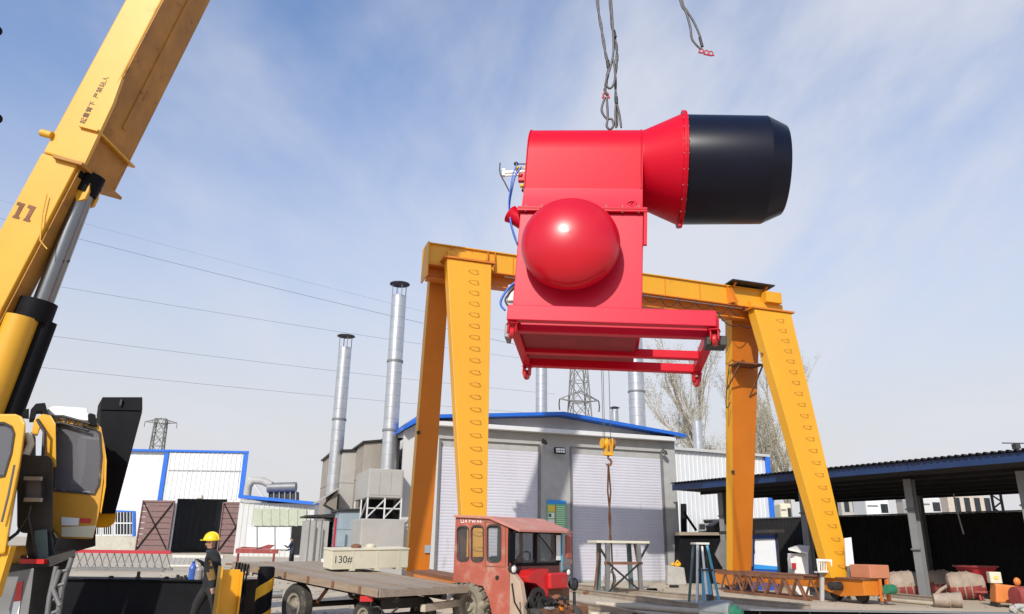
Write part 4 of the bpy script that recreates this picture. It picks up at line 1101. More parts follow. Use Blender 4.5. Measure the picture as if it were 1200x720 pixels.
# chute on the left
mb = MB(); mb.lathe([(.13, 0), (.14, .24), (.165, .33), (.15, .33), (.115, .24), (.11, .05), (0.001, .05)], (-1.55, -.45, 2.10), (-.72, 0, .50), 20); fp('chute', mb, 'machine_red')
# nozzle manifold with valves
mf = MB(); mf.tube([(-1.50, -.35, 3.22), (-2.02, -.35, 3.17)], .042, 8); mf.tube([(-1.55, -.35, 3.15), (-2.0, -.35, 3.12)], .02, 8); mf.span((-2.06, -.39, 3.11), (-2.0, -.31, 3.24)); mfo = fp('nozzle_manifold', mf, 'lamp_white')
mb = MB(); mb.tube([(-1.58, -.40, 2.83), (-1.58, -.40, 3.30)], .03, 8); mb.span((-1.74, -.43, 2.98), (-1.60, -.33, 3.12)); fp('valve_body', mb, 'machine_red', mfo)
for z, x, m in ((3.32, -1.80, 'hose_black'), (3.24, -1.78, 'sign_yellow'), (2.87, -1.66, 'sign_yellow'), (2.78, -1.62, 'hose_black'), (3.08, -1.70, 'bright_red')):
    mb = MB(); mb.ball((x, -.42, z), (.045, .045, .04), 10, 8); mb.tube([(x, -.42, z), (-1.56, -.42, z)], .012, 6); fp('valve_knob', mb, m, mfo)
def fpx(px, py, y):          # on a plane of the machine's own frame
    iv = FM.inverted(); a = iv @ EYE; d = (iv.to_3x3() @ ray(px, py)); return a + d * ((y - a.y) / d.y)
def hose(pts, r, m, y=-.5):
    P = [fpx(x, yy, y) for x, yy in pts]; sm = []
    for i in range(len(P) - 1):
        p0 = P[max(i - 1, 0)]; p1 = P[i]; p2 = P[i + 1]; p3 = P[min(i + 2, len(P) - 1)]
        for t in (0, .25, .5, .75):
            sm.append(.5 * ((2 * p1) + (p2 - p0) * t + (2 * p0 - 5 * p1 + 4 * p2 - p3) * t * t + (3 * p1 - p0 - 3 * p2 + p3) * t ** 3))
    mb = MB(); mb.tube(sm + [P[-1]], r, 6); return fp('hose', mb, m)
hose([(611, 196), (604, 206), (600, 222), (597, 240), (598, 258), (602, 275), (608, 290)], .018, 'hose_blue')
hose([(606, 192), (601, 205), (598, 222), (596, 240), (599, 262), (606, 285)], .014, 'hose_blue', -.55)
hose([(586, 191), (586, 203), (592, 215), (597, 225)], .012, 'hose_black')
hose([(604, 331), (596, 338), (588, 350), (587, 358), (592, 364)], .020, 'hose_blue', -.7)
hose([(603, 336), (596, 345), (592, 352), (596, 360)], .016, 'hose_black', -.68)
mb = MB(); c = fpx(599, 354, -.6); mb.cyl(c, c + Vector((0, 0, .28)), .075, n=14); fp('canister', mb, 'lamp_white')
# base frame
FW, FD = 1.608, 1.285
mb = MB(); mb.span((-FW, -FD, .03), (FW - .06, -FD + .14, .28)); fp('frame_beam', mb, 'machine_pink_red', bevel=.012)
mb = MB(); mb.span((-FW, FD - .16, .0), (FW, FD, .15)); fp('frame_beam', mb, 'machine_red', bevel=.012)
for s in (-1, 1):
    mb = MB(); mb.span((s * FW - (.14 if s > 0 else 0), -FD + .162, .0), (s * FW + (0 if s > 0 else .14), FD - .162, .22)); fp('frame_beam', mb, 'machine_red', bevel=.012)
for y, m in ((-.80, 'machine_pink_red'), (.33, 'machine_red')):
    mb = MB(); mb.span((-FW + .142, y - .07, -.012), (FW - .142, y + .07, .18 if y < 0 else .125)); fp('frame_beam', mb, m, bevel=.01)
mb = MB(); mb.span((-1.46, -.76, .06), (.40, .86, .158)); fp('floor_plate', mb, 'under_shade_red')  # plate painted darker to stand for shade below the machine
fork = MB(); fork.span((-.09, -.09, -.015), (.09, .09, 0)); fork.span((-.075, -.07, -.20), (-.055, .07, -.015)); fork.span((.055, -.07, -.20), (.075, .07, -.015))
fk = fork.mesh('caster_fork', 'machine_red')
wl = MB().lathe([(.001, -.045), (.05, -.045), (.10, -.04), (.115, -.02), (.115, .02), (.10, .04), (.05, .045), (.001, .045)], (0, 0, 0), (1, 0, 0), 18).mesh('wheel', 'bright_red')
for x in (-1, 1):
    for y in (-1, 1):
        o = piece('caster', fk, fcn, (x * 1.53, y * 1.20, -.002), (0, 0, .3 * x * y)); o.scale = (.85, .85, .8)
        piece('wheel', wl, o, (0, .0, -.20))
mb = MB(); mb.span((1.42, -1.10, -.20), (1.72, -.80, -.05)); fp('foot_block', mb, 'dark_steel', bevel=.01)
mb = MB(); mb.span((-1.68, -.90, -.13), (-1.611, -.55, .10)); fp('foot_block', mb, 'grey_steel', bevel=.01)
for x in (-.30, -.16):
    mb = MB(); mb.span((x - .015, -.08, AZ_ + HR - .02), (x + .015, .08, AZ_ + HR + .09)); fp('lug', mb, 'machine_red')

# ------------------------------------------------------------------ wire slings
def rope_path(pts, Y, dy=0.0):
    P = [W(x, y, Y + dy * math.sin(i * 1.3)) for i, (x, y) in enumerate(pts)]; sm = []
    for i in range(len(P) - 1):
        p0 = P[max(i - 1, 0)]; p1 = P[i]; p2 = P[i + 1]; p3 = P[min(i + 2, len(P) - 1)]
        for t in (0, .2, .4, .6, .8):
            sm.append(.5 * ((2 * p1) + (p2 - p0) * t + (2 * p0 - 5 * p1 + 4 * p2 - p3) * t * t + (3 * p1 - p0 - 3 * p2 + p3) * t ** 3))
    return sm + [P[-1]]
def strands(mb, path, r):            # two strands laid round each other
    for ph in (0, math.pi):
        mb.tube([p + Vector((math.cos(i * .9 + ph), math.sin(i * .9 + ph), 0)) * r * .9 for i, p in enumerate(path)], r * 1.35, 5)
def shackle(mb, c, r=.05):
    mb.tube([c + Vector((r * math.cos(t), 0, r * 1.3 * math.sin(t))) for t in [i * .45 for i in range(15)]], r * .32, 6); mb.cyl(c + Vector((-r * 1.5, 0, -r)), c + Vector((r * 1.5, 0, -r)), r * .35, n=8)
yt = 12.0
sl = thing('wire_sling', 'knotted left wire sling holding the red machine, with a red shackle', 'sling', W(713, 150, yt), 0, 'wire slings hanging from the crane')
mb = MB(); strands(mb, rope_path([(696, -260), (699, -60), (700, 0), (705, 35), (710, 65), (713, 78), (711, 95), (709, 106), (711, 112)], yt, .02), .015); part('rope', mb, 'rope_steel', sl)
mb = MB(); mb.tube(rope_path([(709, 114), (705, 128), (708, 136), (712, 140)], yt), .022, 6); mb.tube(rope_path([(711, 114), (712, 130), (712, 140), (711, 148), (715, 152), (719, 147), (717, 140), (712, 140)], yt), .022, 6); part('eye_loop', mb, 'rope_steel', sl)
mb = MB(); shackle(mb, W(710, 112, yt)); part('shackle', mb, 'red_paint', sl)
mb = MB(); mb.cyl(W(712, 71, yt), W(713, 80, yt), .035, n=8); part('ferrule', mb, 'dark_steel', sl)
sl = thing('wire_sling', 'right wire sling holding the red machine, twisted double strands', 'sling', W(722, 150, yt), 0, 'wire slings hanging from the crane')
mb = MB(); strands(mb, rope_path([(712, -260), (714, -60), (715, 0), (718, 35), (722, 52), (723, 70), (721, 90), (722, 118), (723, 148)], yt + .05, .02), .015); part('rope', mb, 'rope_steel', sl)
mb = MB(); mb.tube(rope_path([(716, 0), (718, 30), (719, 60), (715, 80), (710, 96), (714, 104), (719, 99), (721, 88), (719, 70)], yt - .04), .022, 6); part('rope', mb, 'rope_steel', sl)
mb = MB(); mb.tube(rope_path([(722, 118), (726, 135), (728, 150)], yt), .020, 6); mb.tube(rope_path([(722, 118), (721, 135), (722, 150)], yt), .020, 6); part('eye_loop', mb, 'rope_steel', sl)
mb = MB(); mb.cyl(W(722, 114, yt), W(722.4, 122, yt), .034, n=8); mb.cyl(W(719, 36, yt), W(721, 44, yt), .034, n=8); part('ferrule', mb, 'dark_steel', sl)
sl = thing('wire_sling', 'loose wire sling at the top with red clips, holding nothing', 'sling', W(828, 64, yt), 0, 'wire slings hanging from the crane')
mb = MB(); mb.tube(rope_path([(760, -260), (788, -60), (797, 0), (804, 15), (809, 33), (811, 46), (818, 55), (822, 58)], yt), .022, 6); mb.tube(rope_path([(760, -262), (789, -60), (799, 0), (805, 13), (813, 26), (820, 42), (822, 53)], yt + .05), .022, 6); part('rope', mb, 'rope_steel', sl)
mb = MB(); mb.cyl(W(820, 44, yt), W(823, 55, yt), .03, n=8); part('ferrule', mb, 'dark_steel', sl)
for px, py in ((822, 60), (828, 62), (833, 63)):
    mb = MB(); shackle(mb, W(px, py, yt), .04); part('clip', mb, 'red_paint', sl)

# ------------------------------------------------------------------ mobile crane at the left edge
KB = 1.42
BP = EYE + (Vector((-5.706, 9.0, 6.854)) - EYE) * KB; el = R_(74.75)
BD = Vector((math.cos(el), 0, math.sin(el))); BS = Vector((0, 1, 0)); BN = Vector((-math.sin(el), 0, math.cos(el)))
cr = thing('mobile_crane', 'yellow truck crane with raised boom and two cabs at the left edge', 'mobile crane', (-7.2, 9.6, 0), 0)
def bpt(s, y, n): return BP + (BD * s + BS * y + BN * n) * KB
def bbox(mb, s0, s1, y0, y1, n0, n1, mi=0):
    return mb.hexa([bpt(s0, y0, n0), bpt(s0, y1, n0), bpt(s0, y1, n1), bpt(s0, y0, n1)], [bpt(s1, y0, n0), bpt(s1, y1, n0), bpt(s1, y1, n1), bpt(s1, y0, n1)], mi)
bw, bh = .454, .2515
mb = MB(); bbox(mb, -.60, 13.0, -bw, bw, -bh + .012, bh); boom = part('boom', mb, 'crane_yellow', cr, bevel=.03)
mb = MB(); bbox(mb, -.60, 13.0, -bw + .01, bw - .01, -bh - .005, -bh + .011); part('boom_underside', mb, 'boom_shade_brown', boom)
mb = MB(); bbox(mb, .2, 13.0, -.02, .06, -bh - .02, -bh - .006); part('underside_strip', mb, 'boom_shade_brown', boom)
mb = MB(); bbox(mb, -7.5, -.61, -bw, -bw + .36, -bh, bh + .01); lb_ = part('boom_base', mb, 'crane_yellow', cr, bevel=.02)
mb = MB(); bbox(mb, -7.5, -.61, -bw + .05, -bw + .32, -bh - .03, -bh - .003); part('underside_strip', mb, 'boom_shade_brown', lb_)  # brown sheet under the lower boom, its shade put into the colour
# ram collar and ribs
mb = MB(); mb.prism([bpt(.74, -bw - .012, -bh - .002), bpt(-.60, -bw - .012, -.02), bpt(-.64, -bw - .012, -bh - .10), bpt(.32, -bw - .012, -bh - .06)], BS * .06 * KB); part('collar_plate', mb, 'crane_yellow', boom)
mb = MB(); bbox(mb, -.14, -.11, -bw - .06, bw + .04, -bh - .08, -.06); part('collar_rib', mb, 'crane_yellow', boom)
mb = MB(); bbox(mb, -.65, -.61, -bw - .07, bw + .04, -bh - .11, .05); part('collar_rib', mb, 'boom_shade_brown', boom)
mb = MB(); mb.cyl(bpt(-.35, -bw - .02, bh - .02), bpt(-.35, -bw - .02, bh + .13), .05 * KB, n=10); part('sheave_pin', mb, 'crane_yellow', boom)
for y in (-.26, -.06):
    mb = MB(); mb.prism([bpt(-.65, y, -bh), bpt(-.95, y, -bh), bpt(-1.06, y, -bh - .08), bpt(-1.0, y, -bh - .17), bpt(-.88, y, -bh - .17), bpt(-.65, y, -bh - .10)], BS * .05 * KB); part('ram_bracket', mb, 'crane_yellow', boom, bevel=.008)
def lettering(name, body, px, py, size, m):
    p = PL(px, py, bpt(0, -bw - .004, 0), Vector((0, -1, 0)))
    M = Matrix((BD, BN, -BS)).transposed().to_4x4(); M.translation = p
    return part(name, text_mesh(body, size * KB, M), m, boom)
lettering('warning_lettering', '起重臂下  严禁站人', 111, 117, .088, 'stencil_dark')
p = PL(28.5, 249, bpt(0, -bw - .004, 0), Vector((0, -1, 0)))
mb = MB()
for o_ in (-.075, .075):
    c = p - BN * o_ * KB; mb.beam(c - BD * .10 * KB, c + BD * .10 * KB, .055 * KB, .006, BS); mb.beam(c + (BD * .09 + BN * .07) * KB, c + (BD * .085 - BN * .03) * KB, .045 * KB, .007, BS); mb.beam(c - (BD * .09 - BN * .04) * KB, c - (BD * .09 + BN * .05) * KB, .03 * KB, .0065, BS)
part('number_stroke', mb, 'rust_steel', boom)
# hydraulic ram
a = W(104, 214, 8.86 * KB); b = W(49, 358, 8.86 * KB)
mb = MB(); mb.cyl(a, b, .118 * KB, n=28); part('ram_rod', mb, 'chrome', cr)
mb = MB(); mb.cyl(a + Vector((.05, 0, .10)) * KB, a.lerp(b, .10), .15 * KB, n=20); mb.cyl(a + Vector((-.04, -.24, .02)) * KB, a + Vector((-.04, .26, .02)) * KB, .07 * KB, n=14); part('ram_eye', mb, 'black_paint', cr)
u = (b - a).normalized()
mb = MB(); mb.cyl(b + (u * -.05 + Vector((-.05, 0, 0))) * KB, b + (u * .22 + Vector((-.05, 0, 0))) * KB, .213 * KB, n=26); part('ram_gland', mb, 'black_paint', cr)
mb = MB(); mb.cyl(b + (u * .2 + Vector((-.09, -.12, 0))) * KB, b + (u * 2.6 + Vector((-.09, -.12, 0))) * KB, .185 * KB, n=24); part('ram_barrel', mb, 'crane_yellow', cr)
mb = MB(); mb.cyl(b + (u * .2 + Vector((.09, .06, 0))) * KB, b + (u * 2.7 + Vector((.09, .06, 0))) * KB, .125 * KB, n=20); part('ram_guard', mb, 'black_paint', cr)
mb = MB(); mb.tube([W(55, 228, 8.5 * KB), W(50, 250, 8.5 * KB), W(47, 282, 8.5 * KB), W(55, 292, 8.5 * KB)], .012, 5); part('grab_wire', mb, 'crane_yellow', cr)
mb = MB(); mb.tube([W(20, 372, 8.6 * KB), W(13, 385, 8.6 * KB), W(2, 420, 8.6 * KB)], .02, 5); part('grab_wire', mb, 'crane_yellow', cr)
mb = MB(); mb.ball(W(80, 306, 8.8 * KB), .03, 8, 6); part('grease_cup', mb, 'dark_steel', cr)
mb = MB(); mb.tube([W(-14, 330, 12.4), W(-12, 140, 12.4), W(-10, -80, 12.4)], .035, 8); part('jib_rod', mb, 'dark_steel', cr)
for py in (36, 139):
    mb = MB(); mb.cyl(W(-4, py, 12.35), W(-4, py, 12.5), .10, n=14); mb.beam(W(-12, py - 6, 12.42), W(-3, py, 12.42), .06, .06); part('jib_sheave', mb, 'black_paint', cr)
# operator cab
def cp(name, pts, Y, dp, m, holes=(), parent=None, bevel=0, **k):
    mb = MB(); mb.prism([W(x, y, Y) for x, y in pts], CBK * dp, [[W(x, y, Y) for x, y in h] for h in holes]); return part(name, mb, m, parent or cr, bevel=bevel, **k)
OY = 9.9
CBK = Vector((-.53, .85, 0))       # the crane body is turned: its cabs run back and to the left
win = [(66, 501), (72, 497), (110, 503), (116, 508), (118, 535), (115, 568), (110, 578), (64, 574)]
cab = cp('operator_cab', [(52, 492), (60, 486), (80, 485), (110, 491), (119, 501), (123, 522), (122, 560), (117, 600), (109, 632), (70, 631), (58, 618), (52, 560)], OY, 1.15, 'cab_ochre', [win], bevel=.025)
sl_ = cp('window_seal', [(64, 499), (72, 495), (111, 501.5), (118, 507), (120, 535), (117, 569), (111, 580.5), (62, 576)], OY - .012, .05, 'rubber', [win], cab)
cp('window_glass', win, OY + .02, .012, 'cab_glass', (), cab)
cp('cab_interior', [(60, 500), (112, 506), (113, 576), (60, 574)], OY + .9, .05, 'cab_inside', (), cab)
cp('seat', rrect(78, 540, 98, 578, 5), OY + .45, .3, 'seat_dark', (), cab, bevel=.02)
cp('glass_streak', [(92, 513), (101, 513), (100, 545), (95, 568), (83, 568), (87, 540)], OY + .12, .015, 'sign_white', (), cab)  # white strip behind the pane, drawn as its bright reflection
cp('door_strip', [(122.5, 522), (125, 540), (124, 570), (118.5, 602), (117.5, 600), (122, 565)], OY - .01, .06, 'crane_yellow', (), cab)
cp('reflector_white', [(72, 606), (93, 607.5), (92, 616), (72, 616)], OY - .012, .01, 'sign_white', (), cab)
cp('reflector_red', [(93.5, 607.5), (107, 608), (106, 613), (93, 613)], OY - .012, .01, 'sign_red', (), cab)
cp('lower_panel', [(72, 618), (112, 616), (109, 630), (72, 629)], OY - .010, .008, 'crate_cream', (), cab)
cp('door_pillar', [(37, 508), (40, 492), (50, 485), (60, 487), (65.5, 497), (66, 548), (56, 542), (55, 507), (51, 499), (47, 501), (44, 510)], OY - .28, .18, 'crane_yellow', (), cab, bevel=.015)
ac = cp('roof_unit', [(54, 480), (62, 475.5), (102, 478), (106, 494), (56, 490)], OY - .02, .5, 'lamp_white', (), cab, bevel=.03)
mb = MB()
P = [W(56, 488, OY - .05), W(74, 488, OY - .05), W(106, 497, OY - .05)]
mb.tube(P, .018, 6); mb.tube([p + Vector((0, 0, -.09)) for p in P], .018, 6)
for px, py in ((58, 488), (68, 488), (78, 489.5), (88, 492), (98, 495)):
    a = W(px, py, OY - .05); mb.tube([a, a + Vector((0, 0, -.1))], .014, 5)
part('roof_rail', mb, 'dark_steel', cab)
cp('roof_lamp', [(103, 486), (106, 484), (112, 486), (114, 500), (104, 499)], OY - .05, .2, 'black_paint', (), cab, bevel=.01)
cp('beacon_housing', [(34, 492), (36, 480), (42, 473), (53, 472), (55, 480), (54, 490), (50, 492), (49, 482), (43, 482), (40, 492)], OY - .2, .3, 'black_paint', (), cab, bevel=.01)
cp('roof_box', [(26, 487), (28, 480), (34, 479), (34, 488)], OY - .1, .3, 'black_paint', (), cab)
# nearer cab, cut by the frame edge
DYc = 8.7
dwin = [(-28, 497), (4, 497), (12, 501), (15, 508), (12, 530), (4, 556), (-28, 562)]
dc = cp('driver_cab', [(-60, 485), (18, 485), (26, 488), (30, 496), (24, 540), (14, 600), (6, 650), (-60, 650)], DYc, 1.0, 'crane_yellow', [dwin], bevel=.03)
cp('window_seal', [(-30, 494), (5, 494.5), (14, 499), (17.5, 508), (14, 531), (5.5, 559), (-30, 565)], DYc - .012, .05, 'rubber', [dwin], dc)
cp('window_glass', dwin, DYc + .02, .012, 'cab_glass', (), dc)
cp('cab_interior', [(-28, 495), (14, 497), (8, 560), (-28, 565)], DYc + .7, .05, 'seat_dark', (), dc)
mb = MB(); mb.tube([W(17, 545, DYc - .06), W(10, 580, DYc - .06), W(2, 612, DYc - .06)], .012, 6); part('grab_handle', mb, 'chrome', dc)
# mirrors and their arms
mr_ = cp('mirror', rrect(20, 534, 62, 625, 9), OY - .45, .14, 'mirror_grey', bevel=.02)
mrb = cp('mirror', rrect(28, 556, 51, 592, 4), OY - .62, .07, 'dark_steel', [rrect(30.5, 559, 48.5, 589, 3)], mr_)
cp('mirror_glass', rrect(30.5, 559, 48.5, 589, 3), OY - .60, .03, 'cab_glass', (), mr_)
for x, y in ((36, 561), (36, 586)):
    mb = MB(); mb.box(W(x + 3, y, OY - .66), (.2, .05, .045)); part('mirror_clamp', mb, 'hub_dusty', mr_)
mb = MB(); mb.tube([W(44, 492, OY - .3), W(52, 506, OY - .4), W(50, 540, OY - .4)], .02, 6); part('mirror_arm', mb, 'dark_steel', cr)
mb = MB(); mb.tube([W(33, 508, OY - .35), W(36, 520, OY - .35), W(30, 534, OY - .4)], .045, 8); part('air_hose', mb, 'crate_cream', cr)
mb = MB(); mb.tube([W(36, 592, OY - .62), W(33, 606, OY - .6), W(40, 640, OY - .55), W(43, 657, OY - .5)], .018, 6); mb.tube([W(33, 606, OY - .6), W(20, 625, OY - .6), W(0, 640, OY - .7)], .02, 6); part('mirror_arm', mb, 'dark_steel', cr)
cp('mirror_shield', rrect(24, 508, 42, 540, 5), OY - .3, .1, 'grey_steel', bevel=.01)
cp('engine_cover', [(34, 612), (58, 612), (62, 632), (66, 655), (34, 660), (30, 640)], OY - .35, .6, 'mirror_grey', bevel=.02)
cp('valve_chest', [(40, 622), (55, 620), (57, 655), (42, 657)], OY - .5, .15, 'teal_paint', bevel=.01)
mb = MB(); mb.tube([W(60, 622, OY - .1), W(66, 634, OY - .1), W(62, 645, OY - .1), W(58, 650, OY - .1)], .016, 6); part('hydraulic_hose', mb, 'hose_black', cr)
# carrier deck, outrigger box
cp('carrier_deck', [(24, 652), (40, 660), (60, 652), (89, 645), (88, 652), (60, 664), (22, 668)], OY - .7, 1.3, 'dark_steel')
cp('deck_girder', [(0, 660), (60, 664), (88, 652), (76, 690), (66, 760), (0, 760)], OY - .45, .9, 'dark_steel')
cp('mudguard_panel', [(4, 672), (40, 666), (36, 700), (28, 760), (-10, 760)], OY - .85, .06, 'grey_steel', bevel=.01)
rp_ = cp('reflector_red', [(20, 683), (27, 681), (24, 704), (16, 705)], OY - .862, .01, 'sign_red')
cp('reflector_white', [(16, 705.5), (24, 704.5), (21, 725), (12, 726)], OY - .862, .01, 'sign_white')
for pts in ([W(66, 664, OY - .75), W(58, 700, OY - .75), W(52, 745, OY - .75)], [W(84, 654, OY - .7), W(72, 690, OY - .7), W(64, 745, OY - .7)], [W(70, 668, OY - .75), W(62, 690, OY - .75), W(70, 710, OY - .75)]):
    mb = MB(); mb.tube(pts, .028, 6); part('ladder_rail', mb, 'grey_steel', cr)
for i in range(5):
    mb = MB(); a = W(64 - i * 2.5, 672 + i * 16, OY - .72); b_ = W(80 - i * 4, 668 + i * 16, OY - .72); mb.tube([a, b_], .02, 6); part('ladder_rung', mb, 'grey_steel', cr)
mb = MB(); mb.box(W(41, 658, OY - .72), (.28, .12, .05)); part('lamp_bar', mb, 'bright_red', cr)
mb = MB(); a = W(-10, 650, OY - 1.05); b_ = W(30, 500, OY - 1.05)
mb.beam(W(-6, 700, OY - 1.1), W(12, 640, OY - 1.1), .10, .08); part('step_bracket', mb, 'crane_yellow', cr)
cp('slewing_frame', [(-60, 640), (34, 640), (30, 662), (-60, 668)], OY - .2, 1.2, 'crane_yellow')
cp('box_column', [(118, 481), (167, 482), (135, 602), (113, 602)], 10.9, 1.0, 'black_paint', bevel=.01)
cp('column_head', [(120, 465.5), (167, 465.5), (167, 481.5), (118, 480.5)], 10.88, .8, 'black_paint', bevel=.01)
mb = MB(); mb.box(W(142, 472, 10.85), (.03, .03, .09)); part('lug', mb, 'dark_steel', cr)
cp('support_bracket', [(70, 600), (136, 600), (135, 612), (128, 618), (70, 619)], 11.0, .6, 'safety_yellow', bevel=.01)
cp('support_arm', [(60, 620), (112, 619), (112, 640), (60, 655)], 11.1, .3, 'dark_steel')
# running gear below the picture, so that the crane stands on the ground
mb = MB(); mb.span((-12.0, 9.5, .55), (-6.9, 11.6, 1.05)); part('chassis', mb, 'dark_steel', cr)
for x in (-7.6, -9.2, -11.2):
    for y in (9.45, 11.6):
        mb = MB(); mb.lathe([(.001, -.15), (.28, -.13), (.3, -.17), (.5, -.16), (.53, -.1), (.53, .1), (.5, .16), (.3, .17), (.28, .13), (.001, .15)], (x, y, .53), (0, 1, 0), 24); part('wheel', mb, 'rubber', cr)

# ------------------------------------------------------------------ small red tractor
TA = R_(42)
tb = W(597, 660, 14.6); tb = Vector((tb.x, tb.y, 0))
tx = Vector((math.cos(TA), -math.sin(TA), 0)); ty = Vector((math.sin(TA), math.cos(TA), 0))
tc_ = thing('tractor', 'dusty red cab tractor with exposed engine coupled before the flatbed', 'tractor', tb, -TA)
TI = ROOTM[tc_.name].inverted()
def TS(px, py, y=0.0): return TI @ PL(px, py, tb + ty * y, -ty)
def TF(px, py, x=0.0): return TI @ PL(px, py, tb + tx * x, tx)
def tp(name, mb, m, parent=None, **k): return part(name, mb, m, parent or tc_, local=True, **k)
def ts(lst, y=0.0): return [TS(a, b, y) for a, b in lst]
def tf(lst, x=0.0): return [TF(a, b, x) for a, b in lst]
wins = [rrect(536, 617.5, 549.5, 657, 5), rrect(552.5, 616.8, 566.5, 657.6, 5), rrect(571, 616, 587, 658, 5)]
side = [(534, 606), (573, 607), (597, 616), (597, 745), (580, 745), (577, 722), (573, 703), (566, 687), (531, 681)]
CW = 1.55
P_side = ts(side); P_w = [ts(w_) for w_ in wins]
mb = MB(); mb.prism(P_side, (0, .04, 0), P_w); sd = tp('cab_side', mb, 'tractor_red')
mb = MB(); mb.prism([p + Vector((0, CW - .04, 0)) for p in P_side], (0, .04, 0), [[p + Vector((0, CW - .04, 0)) for p in w_] for w_ in P_w]); sd2 = tp('cab_side', mb, 'tractor_red')
for w_ in P_w:
    for y, pr_ in ((.018, sd), (CW - .022, sd2)):
        mb = MB(); mb.prism([p + Vector((0, y, 0)) for p in w_], (0, .005, 0)); tp('window_pane', mb, 'tractor_glass', pr_)
    c = sum(w_, Vector()) / len(w_)
    mb = MB(); big = [c + (p - c) * 1.07 + Vector((0, -.012, 0)) for p in w_]; sml = [c + (p - c) * .97 + Vector((0, -.012, 0)) for p in w_]
    mb.prism(big, (0, .015, 0), [sml]); tp('window_rubber', mb, 'rubber', sd)
seam = ts([(568, 611), (592.5, 615.5), (592.5, 665), (568, 664)], -.006); sm2 = ts([(568.8, 612), (591.8, 616.2), (591.8, 664.2), (568.8, 663.2)], -.006)
mb = MB(); mb.prism(seam, (0, .012, 0), [sm2]); tp('door_seam', mb, 'rust_steel', sd)
mb = MB(); mb.lathe([(.001, -.03), (.035, -.03), (.04, 0)], TS(583, 677), (0, 1, 0), 12); tp('fuel_cap', mb, 'dark_steel', sd)
mb = MB()
for i, (x0, y0, x1, y1) in enumerate(((540, 608.5, 540.5, 612.5), (540.5, 612.5, 543.5, 612.5), (543.5, 612.5, 543, 608.8), (545, 612.6, 546, 609), (546, 609, 547, 612.6), (549, 609, 550.3, 610.8), (551.6, 609, 549.8, 612.8), (553, 609.2, 554, 612.8), (554, 612.8, 555.2, 610), (555.2, 610, 556.4, 612.8), (556.4, 612.8, 557, 609.3), (559, 612.8, 560, 609.5), (560, 609.5, 561.2, 612.8), (562.5, 610, 562.7, 612.8), (563.5, 609.6, 563.7, 612.8))):
    mb.beam(TS(x0, y0, -.003), TS(x1, y1, -.003), .012, .004, (0, 1, 0))
tp('painted_scrawl', mb, 'sign_white', sd)
roofp = ts([(531.5, 603.5), (573, 605), (608, 620.5), (608, 623.5), (573, 608.3), (531.5, 606.5)], -.05)
mb = MB(); mb.prism(roofp, (0, CW + .10, 0)); tp('roof', mb, 'tractor_roof', bevel=.008)
rear = TS(534, 606); rb_ = TS(531, 681)
mb = MB(); mb.prism([Vector((rear.x, .04, rear.z)), Vector((rear.x, CW - .04, rear.z)), Vector((rear.x, CW - .04, rb_.z)), Vector((rear.x, .04, rb_.z))], (.04, 0, 0), [[Vector((rear.x, .3, rear.z - .2)), Vector((rear.x, CW - .3, rear.z - .2)), Vector((rear.x, CW - .3, rb_.z + .45)), Vector((rear.x, .3, rb_.z + .45))]]); tp('cab_rear', mb, 'tractor_red')
# windscreen wall
zt, zm = TS(597, 618).z, TS(597, 664).z
fr = [Vector((0, .0, zt)), Vector((0, CW, zt - .0)), Vector((0, CW, zm)), Vector((0, 0, zm))]
def fy(y, z): return Vector((0, y, z))
h1 = [fy(.10, zt - .10), fy(.72, zt - .10), fy(.72, zm + .06), fy(.10, zm + .06)]; h2 = [fy(.80, zt - .10), fy(CW - .12, zt - .10), fy(CW - .12, zm + .06), fy(.80, zm + .06)]
mb = MB(); mb.prism(fr, (-.045, 0, 0), [h1, h2]); wf = tp('windscreen_frame', mb, 'black_paint')
for h in (h1, h2):
    mb = MB(); mb.prism([p + Vector((-.02, 0, 0)) for p in h], (-.005, 0, 0)); tp('windscreen', mb, 'tractor_glass', wf)
mb = MB(); mb.tube([(.02, .78, zt - .10), (.03, 1.0, zt - .26), (.02, 1.28, zt - .48)], .014, 5); tp('wiper', mb, 'hose_black', wf)
mb = MB(); mb.span((-.9, .45, .75), (-.45, 1.05, .95)); mb.span((-.95, .45, .95), (-.82, 1.05, 1.35)); tp('seat', mb, 'seat_dark', bevel=.03)
mb = MB(); c = Vector((-.30, .72, 1.28)); mb.tube([c + Vector((.10 * math.sin(t), .2 * math.cos(t), .17 * math.sin(t))) for t in [i * .45 for i in range(15)]], .016, 6); mb.tube([c, (-.1, .72, .9)], .02, 6); tp('steering_wheel', mb, 'hose_black')
mb = MB(); mb.span((-.03, .03, .35), (.0, CW - .03, zm - .003)); tp('dash_panel', mb, 'dash_dark')
mb = MB(); mb.span((-1.45, .06, .42), (-.05, CW - .06, .48)); tp('cab_floor', mb, 'dark_steel')
# front fenders, hood pieces, engine
mb = MB(); mb.prism([Vector((.004, .0, zm - .05)), Vector((.26, .0, zm - .28)), Vector((.34, 0, zm - .60)), Vector((.34, 0, .2)), Vector((.004, 0, .2))], (0, .13, 0)); tp('fender', mb, 'fender_dusty', bevel=.02)
def thb(name, px0, py0, px1, py1, x0, x1, m, bev=.03):     # a block whose front face shows between the given photo positions
    a = TF(px0, py0, x1); b = TF(px1, py1, x1)
    mb = MB(); mb.span((x0, a.y, b.z), (x1, b.y, a.z)); return tp(name, mb, m, bevel=bev)
hp = [TF(x, y, .34) for x, y in ((619, 676), (625, 669), (636, 667), (643, 667), (643, 683), (643, 701), (638, 700), (634, 690), (628, 684), (620, 683))]
mb = MB(); mb.prism(hp, (-.32, 0, 0)); tp('hood', mb, 'bright_red', bevel=.012)
thb('fuel_tank', 645, 672, 666, 690, .10, .42, 'bright_red', .035)
thb('radiator_guard', 636, 690, 668, 708, .06, .30, 'rust_steel')
